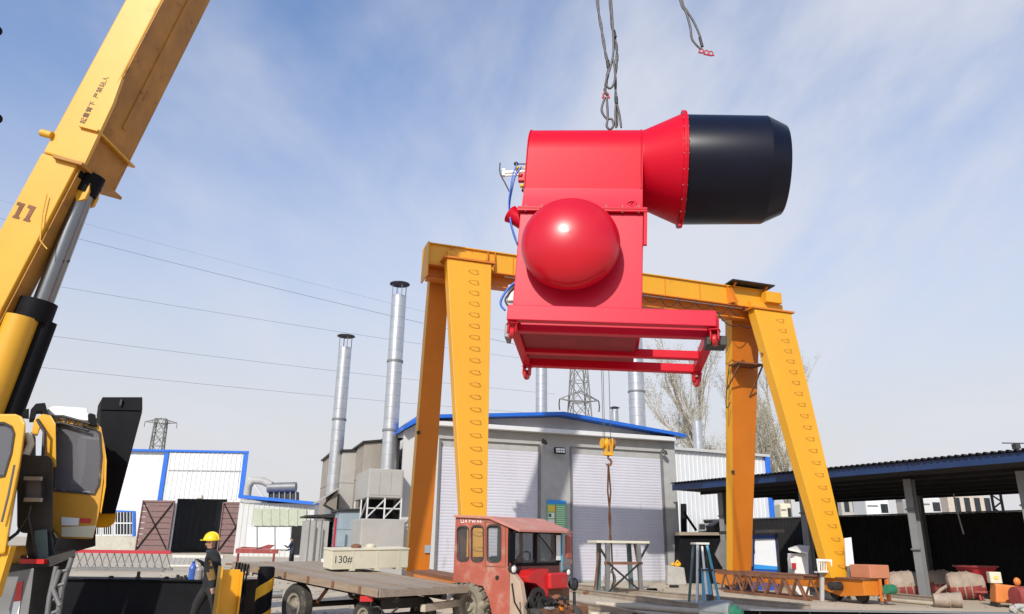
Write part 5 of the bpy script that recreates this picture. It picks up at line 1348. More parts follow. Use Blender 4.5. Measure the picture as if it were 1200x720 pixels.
fwc = TF(630, 703, .36)
mb = MB(); mb.lathe([(.14, -.03), (.215, -.03), (.215, .03), (.14, .03), (.14, -.03)], fwc, (1, 0, 0), 28, sm=False); mb.lathe([(.001, -.02), (.05, -.02), (.05, .05), (.001, .05)], fwc, (1, 0, 0), 14, sm=False)
for i in range(5):
    t = i * 1.2566; mb.beam(fwc, fwc + Vector((0, .15 * math.cos(t), .15 * math.sin(t))), .035, .035, (1, 0, 0))
tp('flywheel', mb, 'dark_steel')
thb('engine_block', 632, 702, 664, 722, .02, .42, 'dark_steel', .015)
rnd = random.Random(5)
for px, py, r, m in ((641, 714, .05, 'galvanised'), (645, 714, .045, 'galvanised'), (652, 700, .05, 'rust_steel'), (656, 706, .06, 'rust_steel'), (648, 706, .05, 'dark_steel'), (660, 710, .05, 'rust_steel'), (662, 701, .045, 'dark_steel'), (655, 714, .06, 'gantry_orange'), (668, 712, .05, 'rust_steel'), (640, 708, .04, 'dark_steel')):
    c = TF(px, py, .45); mb = MB(); mb.lathe([(.001, -.07), (r, -.07), (r, .02), (r * .6, .04), (r * .6, .08), (.001, .08)], c, (1, rnd.uniform(-.5, .5), rnd.uniform(-.4, .4)), 12, sm=False); tp('engine_fitting', mb, m)
for pts in (((634, 700), (642, 706), (652, 703)), ((650, 712), (660, 704), (666, 700)), ((620, 700), (616, 712), (622, 722)), ((600, 684), (603, 706), (612, 722))):
    mb = MB(); mb.tube([TF(a, b, .47) for a, b in pts], .016, 6); tp('pipe', mb, 'dark_steel')
thb('front_axle_beam', 612, 722, 672, 730, .15, .35, 'rust_steel', .01)
thb('engine_block', 655, 712, 690, 721, .3, .5, 'rust_steel', .02)
# lamps, mirrors, sticker
def lamp(px, py, x, r, m='lamp_white'):
    c = TF(px, py, x); mb = MB(); mb.lathe([(.001, -.12), (r * .6, -.10), (r, 0), (r * .92, .015)], c, (1, 0, 0), 18); o = tp('headlight', mb, 'dark_steel')
    mb = MB(); mb.lathe([(r * .9, .0), (r * .5, .025), (.001, .03)], c, (1, 0, 0), 18); tp('lens', mb, m, o)
lamp(602, 667, .10, .085); lamp(666, 671, .16, .075); lamp(673, 685, .34, .125, 'pane_dark')
mb = MB(); a = TF(673, 700, .30); mb.tube([(a.x, a.y, a.z - .3), (a.x, a.y, a.z + .1)], .03, 8); tp('lamp_stalk', mb, 'dark_steel')
c = TS(599.5, 641, -.12); mb = MB(); mb.box(c, (.05, .17, .50)); tp('mirror', mb, 'black_paint', bevel=.015)
for s_ in (-1, 1):
    mb = MB(); mb.tube([c + Vector((0, .05, .25 * s_)), c + Vector((-.02, .14, .3 * s_))], .014, 6); tp('mirror_arm', mb, 'dark_steel')
c = Vector((.02, CW + .22, TF(677, 641).z))
mb = MB(); mb.box(c, (.05, .16, .46)); tp('mirror', mb, 'tractor_red', bevel=.02)
mb = MB(); mb.tube([(.0, CW, c.z + .26), c + Vector((0, .09, .26)), c + Vector((0, .10, -.33)), (.0, CW, c.z - .33)], .013, 6); tp('mirror_arm', mb, 'tractor_red')
mb = MB(); mb.span((-.015, CW + .003, zm - .1), (.03, CW + .03, zt - .02)); tp('corner_post', mb, 'pale_blue_paint')
mb = MB(); mb.span((.002, CW - .155, zm + .10), (.012, CW - .02, zt - .12)); tp('sticker', mb, 'sign_white', bevel=0)
# wheels
def tyre(R0, wd, lugs, mt, mh, ax=(0, 1, 0)):
    mb = MB(); mb.lathe([(R0 * .56, -wd * .42), (R0 * .75, -wd * .52), (R0 * .93, -wd * .48), (R0, -wd * .32), (R0, wd * .32), (R0 * .93, wd * .48), (R0 * .75, wd * .52), (R0 * .56, wd * .42)], (0, 0, 0), ax, 36)
    if lugs:
        for i in range(lugs):
            t = 2 * math.pi * i / lugs
            for s in (-1, 1):
                tt = t + (math.pi / lugs if s > 0 else 0)
                a = Vector((math.cos(tt) * (R0 + .01), s * wd * .46, math.sin(tt) * (R0 + .01))); b = Vector((math.cos(tt + .14) * (R0 + .012), 0, math.sin(tt + .14) * (R0 + .012)))
                mb.beam(a, b, .045, .035, (math.cos(tt), 0, math.sin(tt)))
    rim = MB(); rim.lathe([(.001, -wd * .30), (R0 * .2, -wd * .34), (R0 * .24, -wd * .16), (R0 * .42, -wd * .12), (R0 * .46, -wd * .40), (R0 * .57, -wd * .44), (R0 * .57, wd * .44), (R0 * .46, wd * .4), (R0 * .42, wd * .1), (.001, wd * .1)], (0, 0, 0), ax, 28, sm=False)
    for i in range(6):
        t = i * 1.047; c = Vector((math.cos(t) * R0 * .31, -wd * .16, math.sin(t) * R0 * .31)); rim.cyl(c, c + Vector((0, -wd * .1, 0)), R0 * .035, n=6)
    return mb.mesh('wheel', mt), rim.mesh('rim', mh)
tm, rmm = tyre(.42, .30, 16, 'dusty_rubber', 'hub_dusty')
wc = TS(552, 714, .05)
for y in (.07, CW - .10):
    o = piece('wheel', tm, tc_, (wc.x, y, .43)); piece('rim', rmm, o)
tm2, rm2 = tyre(.24, .16, 0, 'rubber', 'hub_dusty')
for y in (.2, CW - .2):
    o = piece('wheel', tm2, tc_, (.42, y, .24)); piece('rim', rm2, o)
mb = MB(); mb.span((wc.x - .15, .2, .30), (.5, .9, .46)); mb.cyl((wc.x, .1, .43), (wc.x, CW - .1, .43), .08, n=10); mb.cyl((.55, .2, .3), (.55, CW - .2, .3), .05, n=10); tp('chassis', mb, 'rust_steel')
mb = MB(); mb.box(TS(542, 690, .3), (.20, .2, .22)); tp('gear_housing', mb, 'motor_green', bevel=.02)
mb = MB(); mb.box(TS(547, 688, .2), (.06, .06, .18)); tp('hitch_lever', mb, 'safety_yellow', bevel=.01)

# ------------------------------------------------------------------ flatbed trailer with crate
tC = W(445, 691, 13.5)
TL = R_(3.7)
tra = thing('flatbed_trailer', 'worn flatbed trailer with dusty plank deck behind the tractor', 'trailer', tC, rot=(0, TL, -R_(42)))
RM = ROOTM[tra.name]; RI = RM.inverted()
TLEN, TWID = 5.0, 2.05
def rp(name, mb, m, parent=None, **k): return part(name, mb, m, parent or tra, local=True, **k)
npk = 10; pw = TWID / npk
pk = [MB().box((0, 0, 0), (TLEN, pw - .012, .045)).mesh('plank', m) for m in ('plank_dusty', 'plank_wood')]
for i in range(npk):
    o = piece('plank', pk[1 if i in (0, 3, 8) else 0], tra, (-TLEN / 2 + .02 * ((i * 7) % 3 - 1), pw * (i + .5), -.024 - .004 * (i % 3)))
mb = MB(); mb.span((-TLEN, -.035, -.13), (.0, -.003, -.002)); rp('side_board', mb, 'plank_wood')
mb = MB(); mb.span((-TLEN, TWID + .003, -.13), (.0, TWID + .035, -.002)); rp('side_board', mb, 'plank_wood')
mb = MB(); mb.span((.035, -.03, -.12), (.065, TWID + .03, -.004)); rp('end_board', mb, 'plank_dusty')
for y in (.45, 1.6):
    mb = MB(); mb.span((-TLEN + .1, y - .04, -.24), (-.05, y + .04, -.06)); rp('chassis_rail', mb, 'dark_steel')
for i in range(7):
    x = -.15 - i * .66
    mb = MB(); mb.span((x - .03, .0, -.13), (x + .03, TWID, -.062)); rp('cross_member', mb, 'dark_steel')
for i in range(5):
    x = -.5 - i * .8
    mb = MB(); mb.span((x - .03, -.05, -.13), (x + .03, -.037, -.0)); rp('stake_bracket', mb, 'rust_steel')
wpt = PL(347, 699, tC + Vector((.669, .743, 0)) * .12, Vector((-.669, -.743, 0))); wl_ = RI @ wpt
twm, twr = tyre(.40, .22, 0, 'rubber', 'hub_dusty')
zc = .40
def at_ground(xl_, y):      # local point of the wheel centre over the ground
    p = RM @ Vector((xl_, y, -.4)); p.z = zc; return RI @ p
for y in (.16, TWID - .16):
    o = piece('wheel', twm, tra, at_ground(wl_.x, y)); piece('rim', twr, o)
mb = MB(); mb.cyl(at_ground(wl_.x, .2), at_ground(wl_.x, TWID - .2), .055, n=10); rp('axle', mb, 'dark_steel')
for y in (.45, 1.6):
    c = at_ground(wl_.x, y); mb = MB(); mb.tube([(c.x - .5, y, -.25), (c.x - .25, y, c.z + .08), (c.x, y, c.z + .05), (c.x + .25, y, c.z + .08), (c.x + .5, y, -.25)], .04, 6); rp('leaf_spring', mb, 'rust_steel')
for y in (.35, TWID - .35):
    p = RM @ Vector((-.75, y, -.3)); p.z = .3; o = piece('wheel', twm, tra, RI @ p); o.scale = (.75, .85, .75); piece('rim', twr, o)
mb = MB(); p = RM @ Vector((-.75, .35, -.3)); p.z = .3; q = RM @ Vector((-.75, TWID - .35, -.3)); q.z = .3; mb.cyl(RI @ p, RI @ q, .05, n=10); mb.span((-.95, .5, -.42), (-.55, 1.55, -.245)); rp('axle', mb, 'dark_steel')
dbp = RM @ Vector((.0, TWID / 2, -.35)); e_ = tb + ty * .75 - tx * 1.5; e_.z = .5
mb = MB(); mb.beam(dbp, e_, .10, .12); part('drawbar', mb, 'beige_pipe', tra)
mb = MB(); mb.tube([RM @ Vector(p) for p in ((-.3, .1, -.15), (-.2, .0, -.32), (-.05, .05, -.28), (.02, .2, -.45), (.1, .35, -.3))], .022, 6); part('brake_hose', mb, 'hose_black', tra)
mb = MB(); mb.box(RM @ Vector((-.35, .02, -.19)), (.22, .1, .09)); part('tail_lamp', mb, 'bright_red', tra)
for k in range(5):
    mb = MB(); x = -TLEN + .25 + k * .12; mb.tube([(x, -.07, .02), (x + .03, -.10, -.3), (x - .05 + .03 * k, -.08, -.62)], .018 + .005 * (k % 2), 6); rp('hanging_strap', mb, 'black_paint')
# crate
cpt = PL(388, 670, RM @ Vector((0, 0, 0)), (RM.to_3x3() @ Vector((0, 0, 1)))); cl_ = RI @ cpt
cra = thing('wooden_crate', 'long cream crate stencilled 130# on the trailer bed', 'crate', cpt + (RM.to_3x3() @ Vector((0, 0, .003))), rot=(R_(1.2), R_(3.5), -R_(57)))
CL, CDp, CH = 1.72, .52, .40
CI = ROOTM[cra.name].inverted()
def rq_(name, mb, m, **k): return part(name, mb, m, cra, local=True, **k)
mb = MB(); mb.span((-CDp, 0, .03), (0, CL, CH)); rq_('crate_body', mb, 'crate_cream', bevel=.008)
mb = MB(); mb.span((-CDp - .015, -.015, CH + .001), (.015, CL + .015, CH + .03)); rq_('lid', mb, 'crate_cream', bevel=.004)
for y in (.45, 1.0, 1.5):
    mb = MB(); mb.span((-CDp - .018, y - .02, .03), (.004, y + .02, CH + .034)); rq_('strap', mb, 'crate_cream')
    mb = MB(); mb.span((-CDp, y - .06, 0), (.012, y + .06, .029)); rq_('skid', mb, 'crate_cream')
M = Matrix(((0, 0, 1, .0045), (1, 0, 0, .235), (0, 1, 0, .22), (0, 0, 0, 1)))
rq_('stencil_lettering', text_mesh('130#', .20, M), 'stencil_dark')
for px, m in ((415, 'rust_steel'), (430, 'crate_cream')):
    p = PL(px, 646, cra.location + Vector((0, 0, CH + .03)), Vector((0, 0, 1)))
    p = CI @ (W(px, 646, 15.2)); 
    mb = MB(); yy = {415: .62, 430: .95}[px]; mb.lathe([(.001, 0), (.10, 0), (.11, .05), (.05, .075), (.001, .08)], (0, 0, 0), (0, 0, 1), 14)
    M = ROOTM[cra.name]; mb.v = [M @ (q + Vector((-.3, yy, CH + .033))) for q in mb.v]
    solo('tin', mb, m, 'rusty flat tin on the crate lid' if px == 415 else 'cream flat tin on the crate lid beside the rusty one', 'tin', 'flat tins on the crate')
# ------------------------------------------------------------------ people
def skin_body(name, joints, bones, parent, assign, mats):
    """One continuous body: joints {key: (point, radius)}, bones [(a, b)], rooted at the first joint."""
    keys = list(joints); me = bpy.data.meshes.new(name)
    me.from_pydata([tuple(joints[k][0]) for k in keys], [(keys.index(a), keys.index(b)) for a, b in bones], [])
    o = bpy.data.objects.new(name, me); COL.objects.link(o)
    md = o.modifiers.new('skin', 'SKIN'); md.use_smooth_shade = True; md.branch_smoothing = .4
    for i, k in enumerate(keys):
        r = joints[k][1]; me.skin_vertices[0].data[i].radius = r if isinstance(r, tuple) else (r, r)
    me.skin_vertices[0].data[0].use_root = True
    sb = o.modifiers.new('sub', 'SUBSURF'); sb.levels = 2; sb.render_levels = 2
    dg = bpy.context.evaluated_depsgraph_get()
    nm = bpy.data.meshes.new_from_object(o.evaluated_get(dg))
    o.modifiers.clear(); old = o.data; o.data = nm; bpy.data.meshes.remove(old)
    nm.materials.clear()
    for m in mats: nm.materials.append(MATS[m])
    for p in nm.polygons:
        p.material_index = assign(p.center); p.use_smooth = True
    inv = ROOTM[parent.name].inverted()
    nm.transform(inv); nm.name = name
    o.parent = parent
    return o
def hand(J, B, wrist, pre, d, side, up, s=1.0, curl=.35):
    """Palm, four unequal bent fingers and a thumb leaving the side of the palm."""
    w_ = J[wrist][0]; d = Vector(d).normalized(); side = Vector(side).normalized(); up = Vector(up).normalized()
    J[pre + 'palm'] = (w_ + d * .05 * s, .026 * s); B.append((wrist, pre + 'palm'))
    for i, (o, l) in enumerate(((-.03, .075), (-.01, .085), (.01, .08), (.03, .06))):
        b = w_ + d * .085 * s + side * o * s; m = b + (d * .5 - up * curl * .3) * l * s; e = m + (d * .4 - up * curl) * l * .6 * s
        for k, (p, r) in enumerate(((b, .011), (m, .0095), (e, .008))):
            J[f'{pre}f{i}{k}'] = (p, r * s); B.append((pre + 'palm' if k == 0 else f'{pre}f{i}{k-1}', f'{pre}f{i}{k}'))
    t = w_ + d * .035 * s - side * .035 * s; J[pre + 't0'] = (t, .012 * s); B.append((pre + 'palm', pre + 't0'))
    J[pre + 't1'] = (t + (d * .6 - side * .6 - up * .2) * .05 * s, .009 * s); B.append((pre + 't0', pre + 't1'))
PY = 15.0
pr1 = thing('person', 'worker in yellow hard hat and black jacket with ochre patches, at the black girder', 'person', (W(247, 680, PY).x, PY, 0), 0)
def w(x, y, o=0.0): return W(x, y, PY + o)
J = {'pelvis': (w(247, 685), .16), 'waist': (w(248, 674), .165), 'chest': (w(249, 660), .19), 'collar': (w(249.5, 649), .135), 'neck': (w(248.5, 643.5), .075), 'jaw': (w(247, 640.5), .075), 'head': (w(247.2, 635), .098), 'crown': (w(248, 628.5), .085),
     'sn': (w(251, 650.5, -.20), .092), 'en': (w(256, 668, -.24), .075), 'wn': (w(257, 684, -.20), .040),
     'sf': (w(248, 650.5, .19), .092), 'ef': (w(241, 664, .22), .075), 'wf': (w(236.5, 659, .10), .036),
     'hn': (w(249, 690, -.10), .13), 'kn': (w(253, 709, -.11), .10), 'an': (w(252, 733, -.08), .05), 'tn': (w(246, 738, -.10), .04),
     'hf': (w(244, 690, .10), .13), 'kf': (w(232, 706, .09), .10), 'af': (w(223, 731, .12), .05), 'tf': (w(214, 735, .12), .04)}
B = [('pelvis', 'waist'), ('waist', 'chest'), ('chest', 'collar'), ('collar', 'neck'), ('neck', 'jaw'), ('jaw', 'head'), ('head', 'crown'), ('collar', 'sn'), ('sn', 'en'), ('en', 'wn'), ('collar', 'sf'), ('sf', 'ef'), ('ef', 'wf'), ('pelvis', 'hn'), ('hn', 'kn'), ('kn', 'an'), ('an', 'tn'), ('pelvis', 'hf'), ('hf', 'kf'), ('kf', 'af'), ('af', 'tf')]
hand(J, B, 'wn', 'n', (-.05, 0, -1), (-1, 0, 0), (0, -1, 0)); hand(J, B, 'wf', 'f', (-.8, -.35, .5), (0, 1, .2), (0, .2, 1), curl=.6)
neck_z = J['neck'][0].z; wn = J['wn'][0]; wf_ = J['wf'][0]; hips = w(247, 690).z
def seg(p, a, b):
    d = b - a; t = max(0, min(1, (p - a).dot(d) / d.length_squared)); return (p - a - d * t).length
o1, o2 = w(249, 651, -.2), w(255, 670, -.15)
def asg(c):
    if c.z > neck_z + .01: return 1
    if (c - wn).dot(J['wn'][0] - J['en'][0]) > .02 and (c - wn).length < .2 and c.y < wn.y + .06: return 1
    if (c - wf_).dot(J['wf'][0] - J['ef'][0]) > .02 and (c - wf_).length < .25: return 1
    if seg(c, w(250, 655, -.12), w(255, 667, -.10)) < .085 and c.y < PY - .03 and c.z > hips + .2: return 3
    if (c - w(248.5, 674, -.13)).length < .11: return 3
    return 2 if c.z < hips + .03 else 0
body = skin_body('body', J, B, pr1, asg, ['cloth_black', 'skin', 'cloth_dusty', 'cloth_ochre'])
hc = w(247.8, 632.5)
mb = MB(); mb.ball(hc, (.135, .118, .125), 20, 8, lo=0, hi=90); mb.lathe([(.13, .0), (.152, -.005), (.152, -.02), (.11, -.02)], hc, (0, 0, 1), 22)
mb.tube([hc + Vector((-.145 + .29 * i / 8, 0, .128 * math.sin(math.acos(max(-1, min(1, -1 + i / 4)))) + .004)) for i in range(9)], .018, 6); mb.box(hc + Vector((-.155, 0, -.012)), (.06, .16, .015)); part('hard_hat', mb, 'helmet_yellow', pr1)
mb = MB(); mb.ball(w(241.6, 638, 0), (.022, .016, .02), 8, 6); mb.ball(w(247.6, 637.5, -.095), (.014, .012, .03), 8, 6); mb.ball(w(247.6, 637.5, .095), (.014, .012, .03), 8, 6); part('nose_and_ears', mb, 'skin', pr1)
mb = MB(); mb.ball(w(241.9, 635.6, -.035), .011, 6, 5); mb.ball(w(241.9, 635.6, .035), .011, 6, 5); part('eyes', mb, 'hose_black', pr1)
mb = MB(); mb.tube([w(241.9, 641, -.03), w(241.4, 641, 0), w(241.9, 641, .03)], .007, 5); part('mouth', mb, 'rust_steel', pr1)
mb = MB(); mb.tube([w(250, 645.5, -.05), w(247, 647, -.09), w(243.5, 647, -.04), w(243, 646.5, .04), w(248, 646, .09), w(251, 645, .03)], .035, 8); part('collar', mb, 'cloth_navy', pr1)
# far worker by the annex door
FY = 45.0
pr2 = thing('person', 'distant worker in dark clothes at the annex doorway, head bent', 'person', (W(343, 640, FY).x, FY, 0), 0)
def v(x, z, o=0.0): p = W(343, 640, FY); return Vector((p.x + x, FY + o, z))
J = {'pelvis': (v(0, .92), .17), 'waist': (v(0, 1.08), .16), 'chest': (v(-.02, 1.30), .19), 'collar': (v(-.04, 1.44), .12), 'neck': (v(-.06, 1.52), .065), 'head': (v(-.09, 1.62), .10), 'crown': (v(-.10, 1.72), .085),
     'sn': (v(-.03, 1.42, -.2), .08), 'en': (v(-.18, 1.18, -.24), .06), 'wn': (v(-.38, 1.28, -.15), .045), 'sf': (v(-.03, 1.42, .2), .08), 'ef': (v(-.12, 1.15, .24), .06), 'wf': (v(-.30, 1.05, .18), .045),
     'hn': (v(0, .88, -.1), .12), 'kn': (v(-.04, .48, -.1), .085), 'an': (v(.03, .08, -.1), .055), 'tn': (v(-.14, .04, -.1), .045), 'hf': (v(0, .88, .1), .12), 'kf': (v(.03, .48, .1), .085), 'af': (v(.10, .08, .1), .055), 'tf': (v(-.06, .04, .1), .045)}
B = [('pelvis', 'waist'), ('waist', 'chest'), ('chest', 'collar'), ('collar', 'neck'), ('neck', 'head'), ('head', 'crown'), ('collar', 'sn'), ('sn', 'en'), ('en', 'wn'), ('collar', 'sf'), ('sf', 'ef'), ('ef', 'wf'), ('pelvis', 'hn'), ('hn', 'kn'), ('kn', 'an'), ('an', 'tn'), ('pelvis', 'hf'), ('hf', 'kf'), ('kf', 'af'), ('af', 'tf')]
hand(J, B, 'wn', 'n', (-.8, .2, .4), (0, 1, 0), (0, 0, 1)); hand(J, B, 'wf', 'f', (-.9, 0, -.2), (0, 1, 0), (0, 0, 1))
skin_body('body', J, B, pr2, lambda c: 1 if c.z > 1.54 else (0 if c.z > .85 else 2), ['cloth_navy', 'skin', 'cloth_black'])
mb = MB(); mb.ball(v(-.09, 1.67), (.11, .1, .1), 12, 6, lo=0, hi=90); part('hair', mb, 'hose_black', pr2)

# ------------------------------------------------------------------ things on the left of the yard
GY = 16.4
gl = thing('black_girder', 'long black box girder lying across the yard behind the worker', 'girder', (W(170, 700, GY).x, GY, 0), 0)
a = W(40, 679, GY); b = W(289, 680, GY)
mb = MB(); mb.span((a.x, GY, .06), (b.x, GY + .7, a.z)); part('web', mb, 'black_paint', gl, bevel=.01)
mb = MB(); mb.span((a.x, GY - .06, a.z + .001), (b.x, GY + .76, a.z + .03)); part('flange', mb, 'black_paint', gl)
mb = MB(); mb.span((a.x, GY - .06, .03), (b.x, GY + .76, .059)); part('flange', mb, 'black_paint', gl)
for px, h in ((156, .14), (203, .09), (207, .06), (212, .08), (190, .05), (124, .05)):
    p = W(px, 680, GY); mb = MB(); mb.cyl((p.x, GY + .2, a.z + .03), (p.x, GY + .2, a.z + .03 + h), .035, n=8); mb.cyl((p.x, GY + .2, a.z + .03), (p.x, GY + .2, a.z + .07), .055, n=8); part('pin', mb, 'dark_steel', gl)
for px in (80, 200):
    p = W(px, 700, GY); mb = MB(); mb.span((p.x - .12, GY - .1, 0), (p.x + .12, GY + .8, .03)); part('packing_timber', mb, 'plank_wood', gl)
gt = a.z + .033
def bottle(px, h, r, m, cap, label):
    p = W(px, 678, GY + .15)
    t = thing('bottle', label, 'bottle', (p.x, p.y, gt), 0, 'bottles standing on the girder')
    mb = MB(); mb.lathe([(.001, 0), (r, 0), (r * 1.02, h * .1), (r * .94, h * .35), (r, h * .6), (r * .8, h * .74), (r * .4, h * .84), (r * .38, h * .9), (.001, h * .9)], (0, 0, 0), (0, 0, 1), 16); part('body', mb, m, t, local=True)
    mb = MB(); mb.lathe([(r * .42, h * .88), (r * .42, h), (.001, h)], (0, 0, 0), (0, 0, 1), 12, sm=False); part('cap', mb, cap, t, local=True)
bottle(224.5, .36, .075, 'bottle_blue', 'board_blue', 'blue bottle standing on the black girder in front of the worker')
bottle(232.5, .30, .085, 'bottle_grey', 'hub_dusty', 'greyish jug bottle on the black girder next to the blue bottle')
# long red lattice frame lying behind
RY = 40.0
rf_ = thing('steel_lattice', 'long red topped steel lattice lying on the ground at the left', 'steel lattice', (W(140, 650, RY).x, RY, 0), 0)
a = W(86, 646, RY); b = W(200, 649, RY); zt = a.z
mb = MB(); mb.beam((a.x, RY, zt), (b.x, RY, zt), .14, .16); part('top_chord', mb, 'red_paint', rf_)
mb = MB(); mb.beam((a.x, RY - .5, .1), (b.x, RY - .5, .1), .10, .10); part('bottom_chord', mb, 'grey_steel', rf_)
mb = MB(); mb.beam((a.x, RY + .5, .1), (b.x, RY + .5, .1), .10, .10); part('bottom_chord', mb, 'grey_steel', rf_)
n = 13; sp_ = (b.x - a.x) / n
for i in range(n):
    x = a.x + (i + .5) * sp_
    mb = MB(); mb.beam((x, RY - .5, .12), (x, RY, zt - .07), .04, .04); mb.beam((x, RY, zt - .07), (x + sp_ * .2, RY + .5, .12), .03, .03); part('web_rod', mb, 'grey_steel', rf_)
p = W(230, 650, 46); rb2 = thing('steel_lattice', 'pale lattice frame on the ground before the open gateway', 'steel lattice', (p.x, 46, 0), 0)
a = W(203, 652, 46); b = W(262, 653, 46)
mb = MB(); mb.beam((a.x, 46, a.z), (b.x, 46, a.z), .16, .16); mb.beam((a.x, 45.6, .1), (b.x, 45.6, .1), .1, .1); part('chord', mb, 'cream_panel', rb2)
for i in range(10):
    x = a.x + (b.x - a.x) * (i + .5) / 10; mb = MB(); mb.beam((x, 45.6, .1), (x, 46, a.z), .06, .06); part('web_rod', mb, 'galvanised', rb2)
mb = MB(); a = W(277, 643, 52); b = W(326, 642.5, 52); mb.beam((a.x, 52, a.z - .15), (b.x, 52, a.z - .15), .2, .28); mb.prism([Vector((a.x, 52, a.z)), Vector((a.x + .4, 52, a.z + .12)), Vector((a.x + 1.6, 52, a.z + .08)), Vector((a.x + 1.8, 52, a.z))], (0, .2, 0)); mb.prism([Vector((b.x - 1.5, 52, a.z)), Vector((b.x - .7, 52, a.z + .28)), Vector((b.x - .3, 52, a.z + .25)), Vector((b.x - .6, 52, a.z))], (0, .2, 0)); mb.span((a.x + .1, 51.95, 0), (a.x + .18, 52.2, a.z - .30)); mb.span((b.x - .3, 51.95, 0), (b.x - .22, 52.2, a.z - .30))
solo('red_beam', mb, 'mixer_red', 'dark red steel beam on supports in front of the annex', 'beam')
mb = MB(); a = W(262, 656, 34); b = W(292, 655, 34)
for i in range(5):
    x = a.x + (b.x - a.x) * i / 5; mb.beam((x, 34, .05), (x + .5, 34.3, .55), .06, .06); mb.beam((x + .5, 34.3, .55), (x + .25, 34.6, .1), .05, .05)
mb.beam((a.x, 34.3, .56), (b.x, 34.3, .56), .08, .08)
solo('bent_scrap', mb, 'rust_steel', 'rusty bent frame lying on the ground right of the worker', 'frame')
for k, (y, x0, x1, m, lb) in enumerate(((26, 203, 300, 'beige_pipe', 'long beige pipe lying across the yard behind the striped bollard'), (29.5, 96, 300, 'plank_dusty', 'long pale timber lying across the yard on the left'), (22.5, 268, 330, 'grey_steel', 'grey steel channel lying behind the yellow post'))):
    a = G(x0, 0 + 700, 0); mb = MB(); q = W(x0, 660, y); r = W(x1, 660, y); mb.cyl((q.x, y, .1), (r.x, y + .4, .1), .1, n=12); solo('long_bar', mb, m, lb, 'bar')
# yellow post and striped bollard
YY = 13.2
yp = thing('yellow_post', 'yellow steel channel post standing right of the worker', 'post', W(268, 745, YY) * 1.0, 0)
a = W(261, 664, YY); b = W(281, 669, YY)
ya = R_(28); yx = Vector((math.cos(ya), math.sin(ya), 0)); yy = Vector((-math.sin(ya), math.cos(ya), 0)); o = Vector((a.x, YY, 0))
yp.location.z = 0; ROOTM[yp.name] = Matrix.Translation(yp.location)
def yb(name, u0, u1, v0, v1, z1, m):
    mb = MB(); q = [o + yx * u0 + yy * v0, o + yx * u1 + yy * v0, o + yx * u1 + yy * v1, o + yx * u0 + yy * v1]; mb.hexa(q, [p + EZ * z1 for p in q]); part(name, mb, m, yp, bevel=.004)
yb('flange', -.03, .0, -.12, .30, a.z, 'safety_yellow'); yb('web', .0, .30, .05, .08, a.z - .05, 'safety_yellow'); yb('flange', .30, .33, -.10, .25, a.z - .09, 'safety_yellow'); yb('base_plate', -.1, .4, -.2, .36, .02, 'safety_yellow')
SY = 15.2
bl = thing('bollard', 'black and yellow striped round bollard under the trailer end', 'bollard', (W(309, 700, SY).x, SY, 0), 0)
r = .155; zt = W(309, 664, SY).z
mb = MB(); mb.lathe([(r, 0), (r, zt - .03), (r - .03, zt), (.001, zt)], (0, 0, 0), (0, 0, 1), 24); part('tube', mb, 'black_paint', bl, local=True)
for k in range(3):
    mb = MB(); z0 = -.30 + k * .56
    for i in range(24):
        t0 = 2 * math.pi * i / 24; t1 = t0 + 2 * math.pi / 24
        def q(t, dz): return Vector((math.cos(t + 1.2) * (r + .003), math.sin(t + 1.2) * (r + .003), max(.02, min(zt - .035, z0 + dz + .56 * t / (2 * math.pi)))))
        mb.add([q(t0, 0), q(t1, 0), q(t1, .22), q(t0, .22)], [(0, 1, 2, 3)], 0, True)
    part('stripe', mb, 'safety_yellow', bl, local=True)

# ------------------------------------------------------------------ beams and rails on the yard floor
def floor_beam(p, q, wd, h, m, label, name='steel_rail', cat='rail'):
    t = thing(name, label, cat, ((p.x + q.x) / 2, (p.y + q.y) / 2, 0), 0, 'steel lengths lying in the yard')
    p = Vector((p.x, p.y, 0)); q = Vector((q.x, q.y, 0))
    mb = MB(); mb.beam(p + EZ * .012, q + EZ * .012, wd, .02); part('foot', mb, m, t)
    mb = MB(); mb.beam(p + EZ * (h * .5 + .01), q + EZ * (h * .5 + .01), wd * .25, h - .03); part('web', mb, m, t)
    mb = MB(); mb.beam(p + EZ * h, q + EZ * h, wd * .6, .03); part('head', mb, m, t)
floor_beam(G(600, 683), G(950, 716), .16, .15, 'rail_steel', 'crane rail nearest the shutters, running under the trestle')
floor_beam(G(640, 690), G(880, 724), .16, .15, 'rail_steel', 'crane rail passing left of the small stand')
floor_beam(G(560, 690), G(760, 728), .16, .15, 'rail_steel', 'nearest pale rail coming out from behind the tractor')
floor_beam(G(790, 676), G(1100, 706), .16, .15, 'rail_steel', 'crane rail under the right gantry legs')
def pipe(px0, py0, px1, py1, r, m, label, z=None):
    p = G(px0, py0, r); q = G(px1, py1, r); mb = MB(); mb.cyl(p, q, r, n=16); return solo('pipe', mb, m, label, 'pipe', 'pipes on the yard floor')
pipe(478, 697, 545, 706, .17, 'beige_pipe', 'thick pale pipe lying between trailer and tractor')
pipe(700, 708, 830, 718, .07, 'beige_pipe', 'thin pale pipe on the ground below the trestle')
pipe(1030, 702, 1095, 708, .06, 'beige_pipe', 'pale bar on the ground before the left mixer drum')
pipe(520, 668, 640, 684, .10, 'orange_paint', 'orange pipe on the ground behind the tractor') 
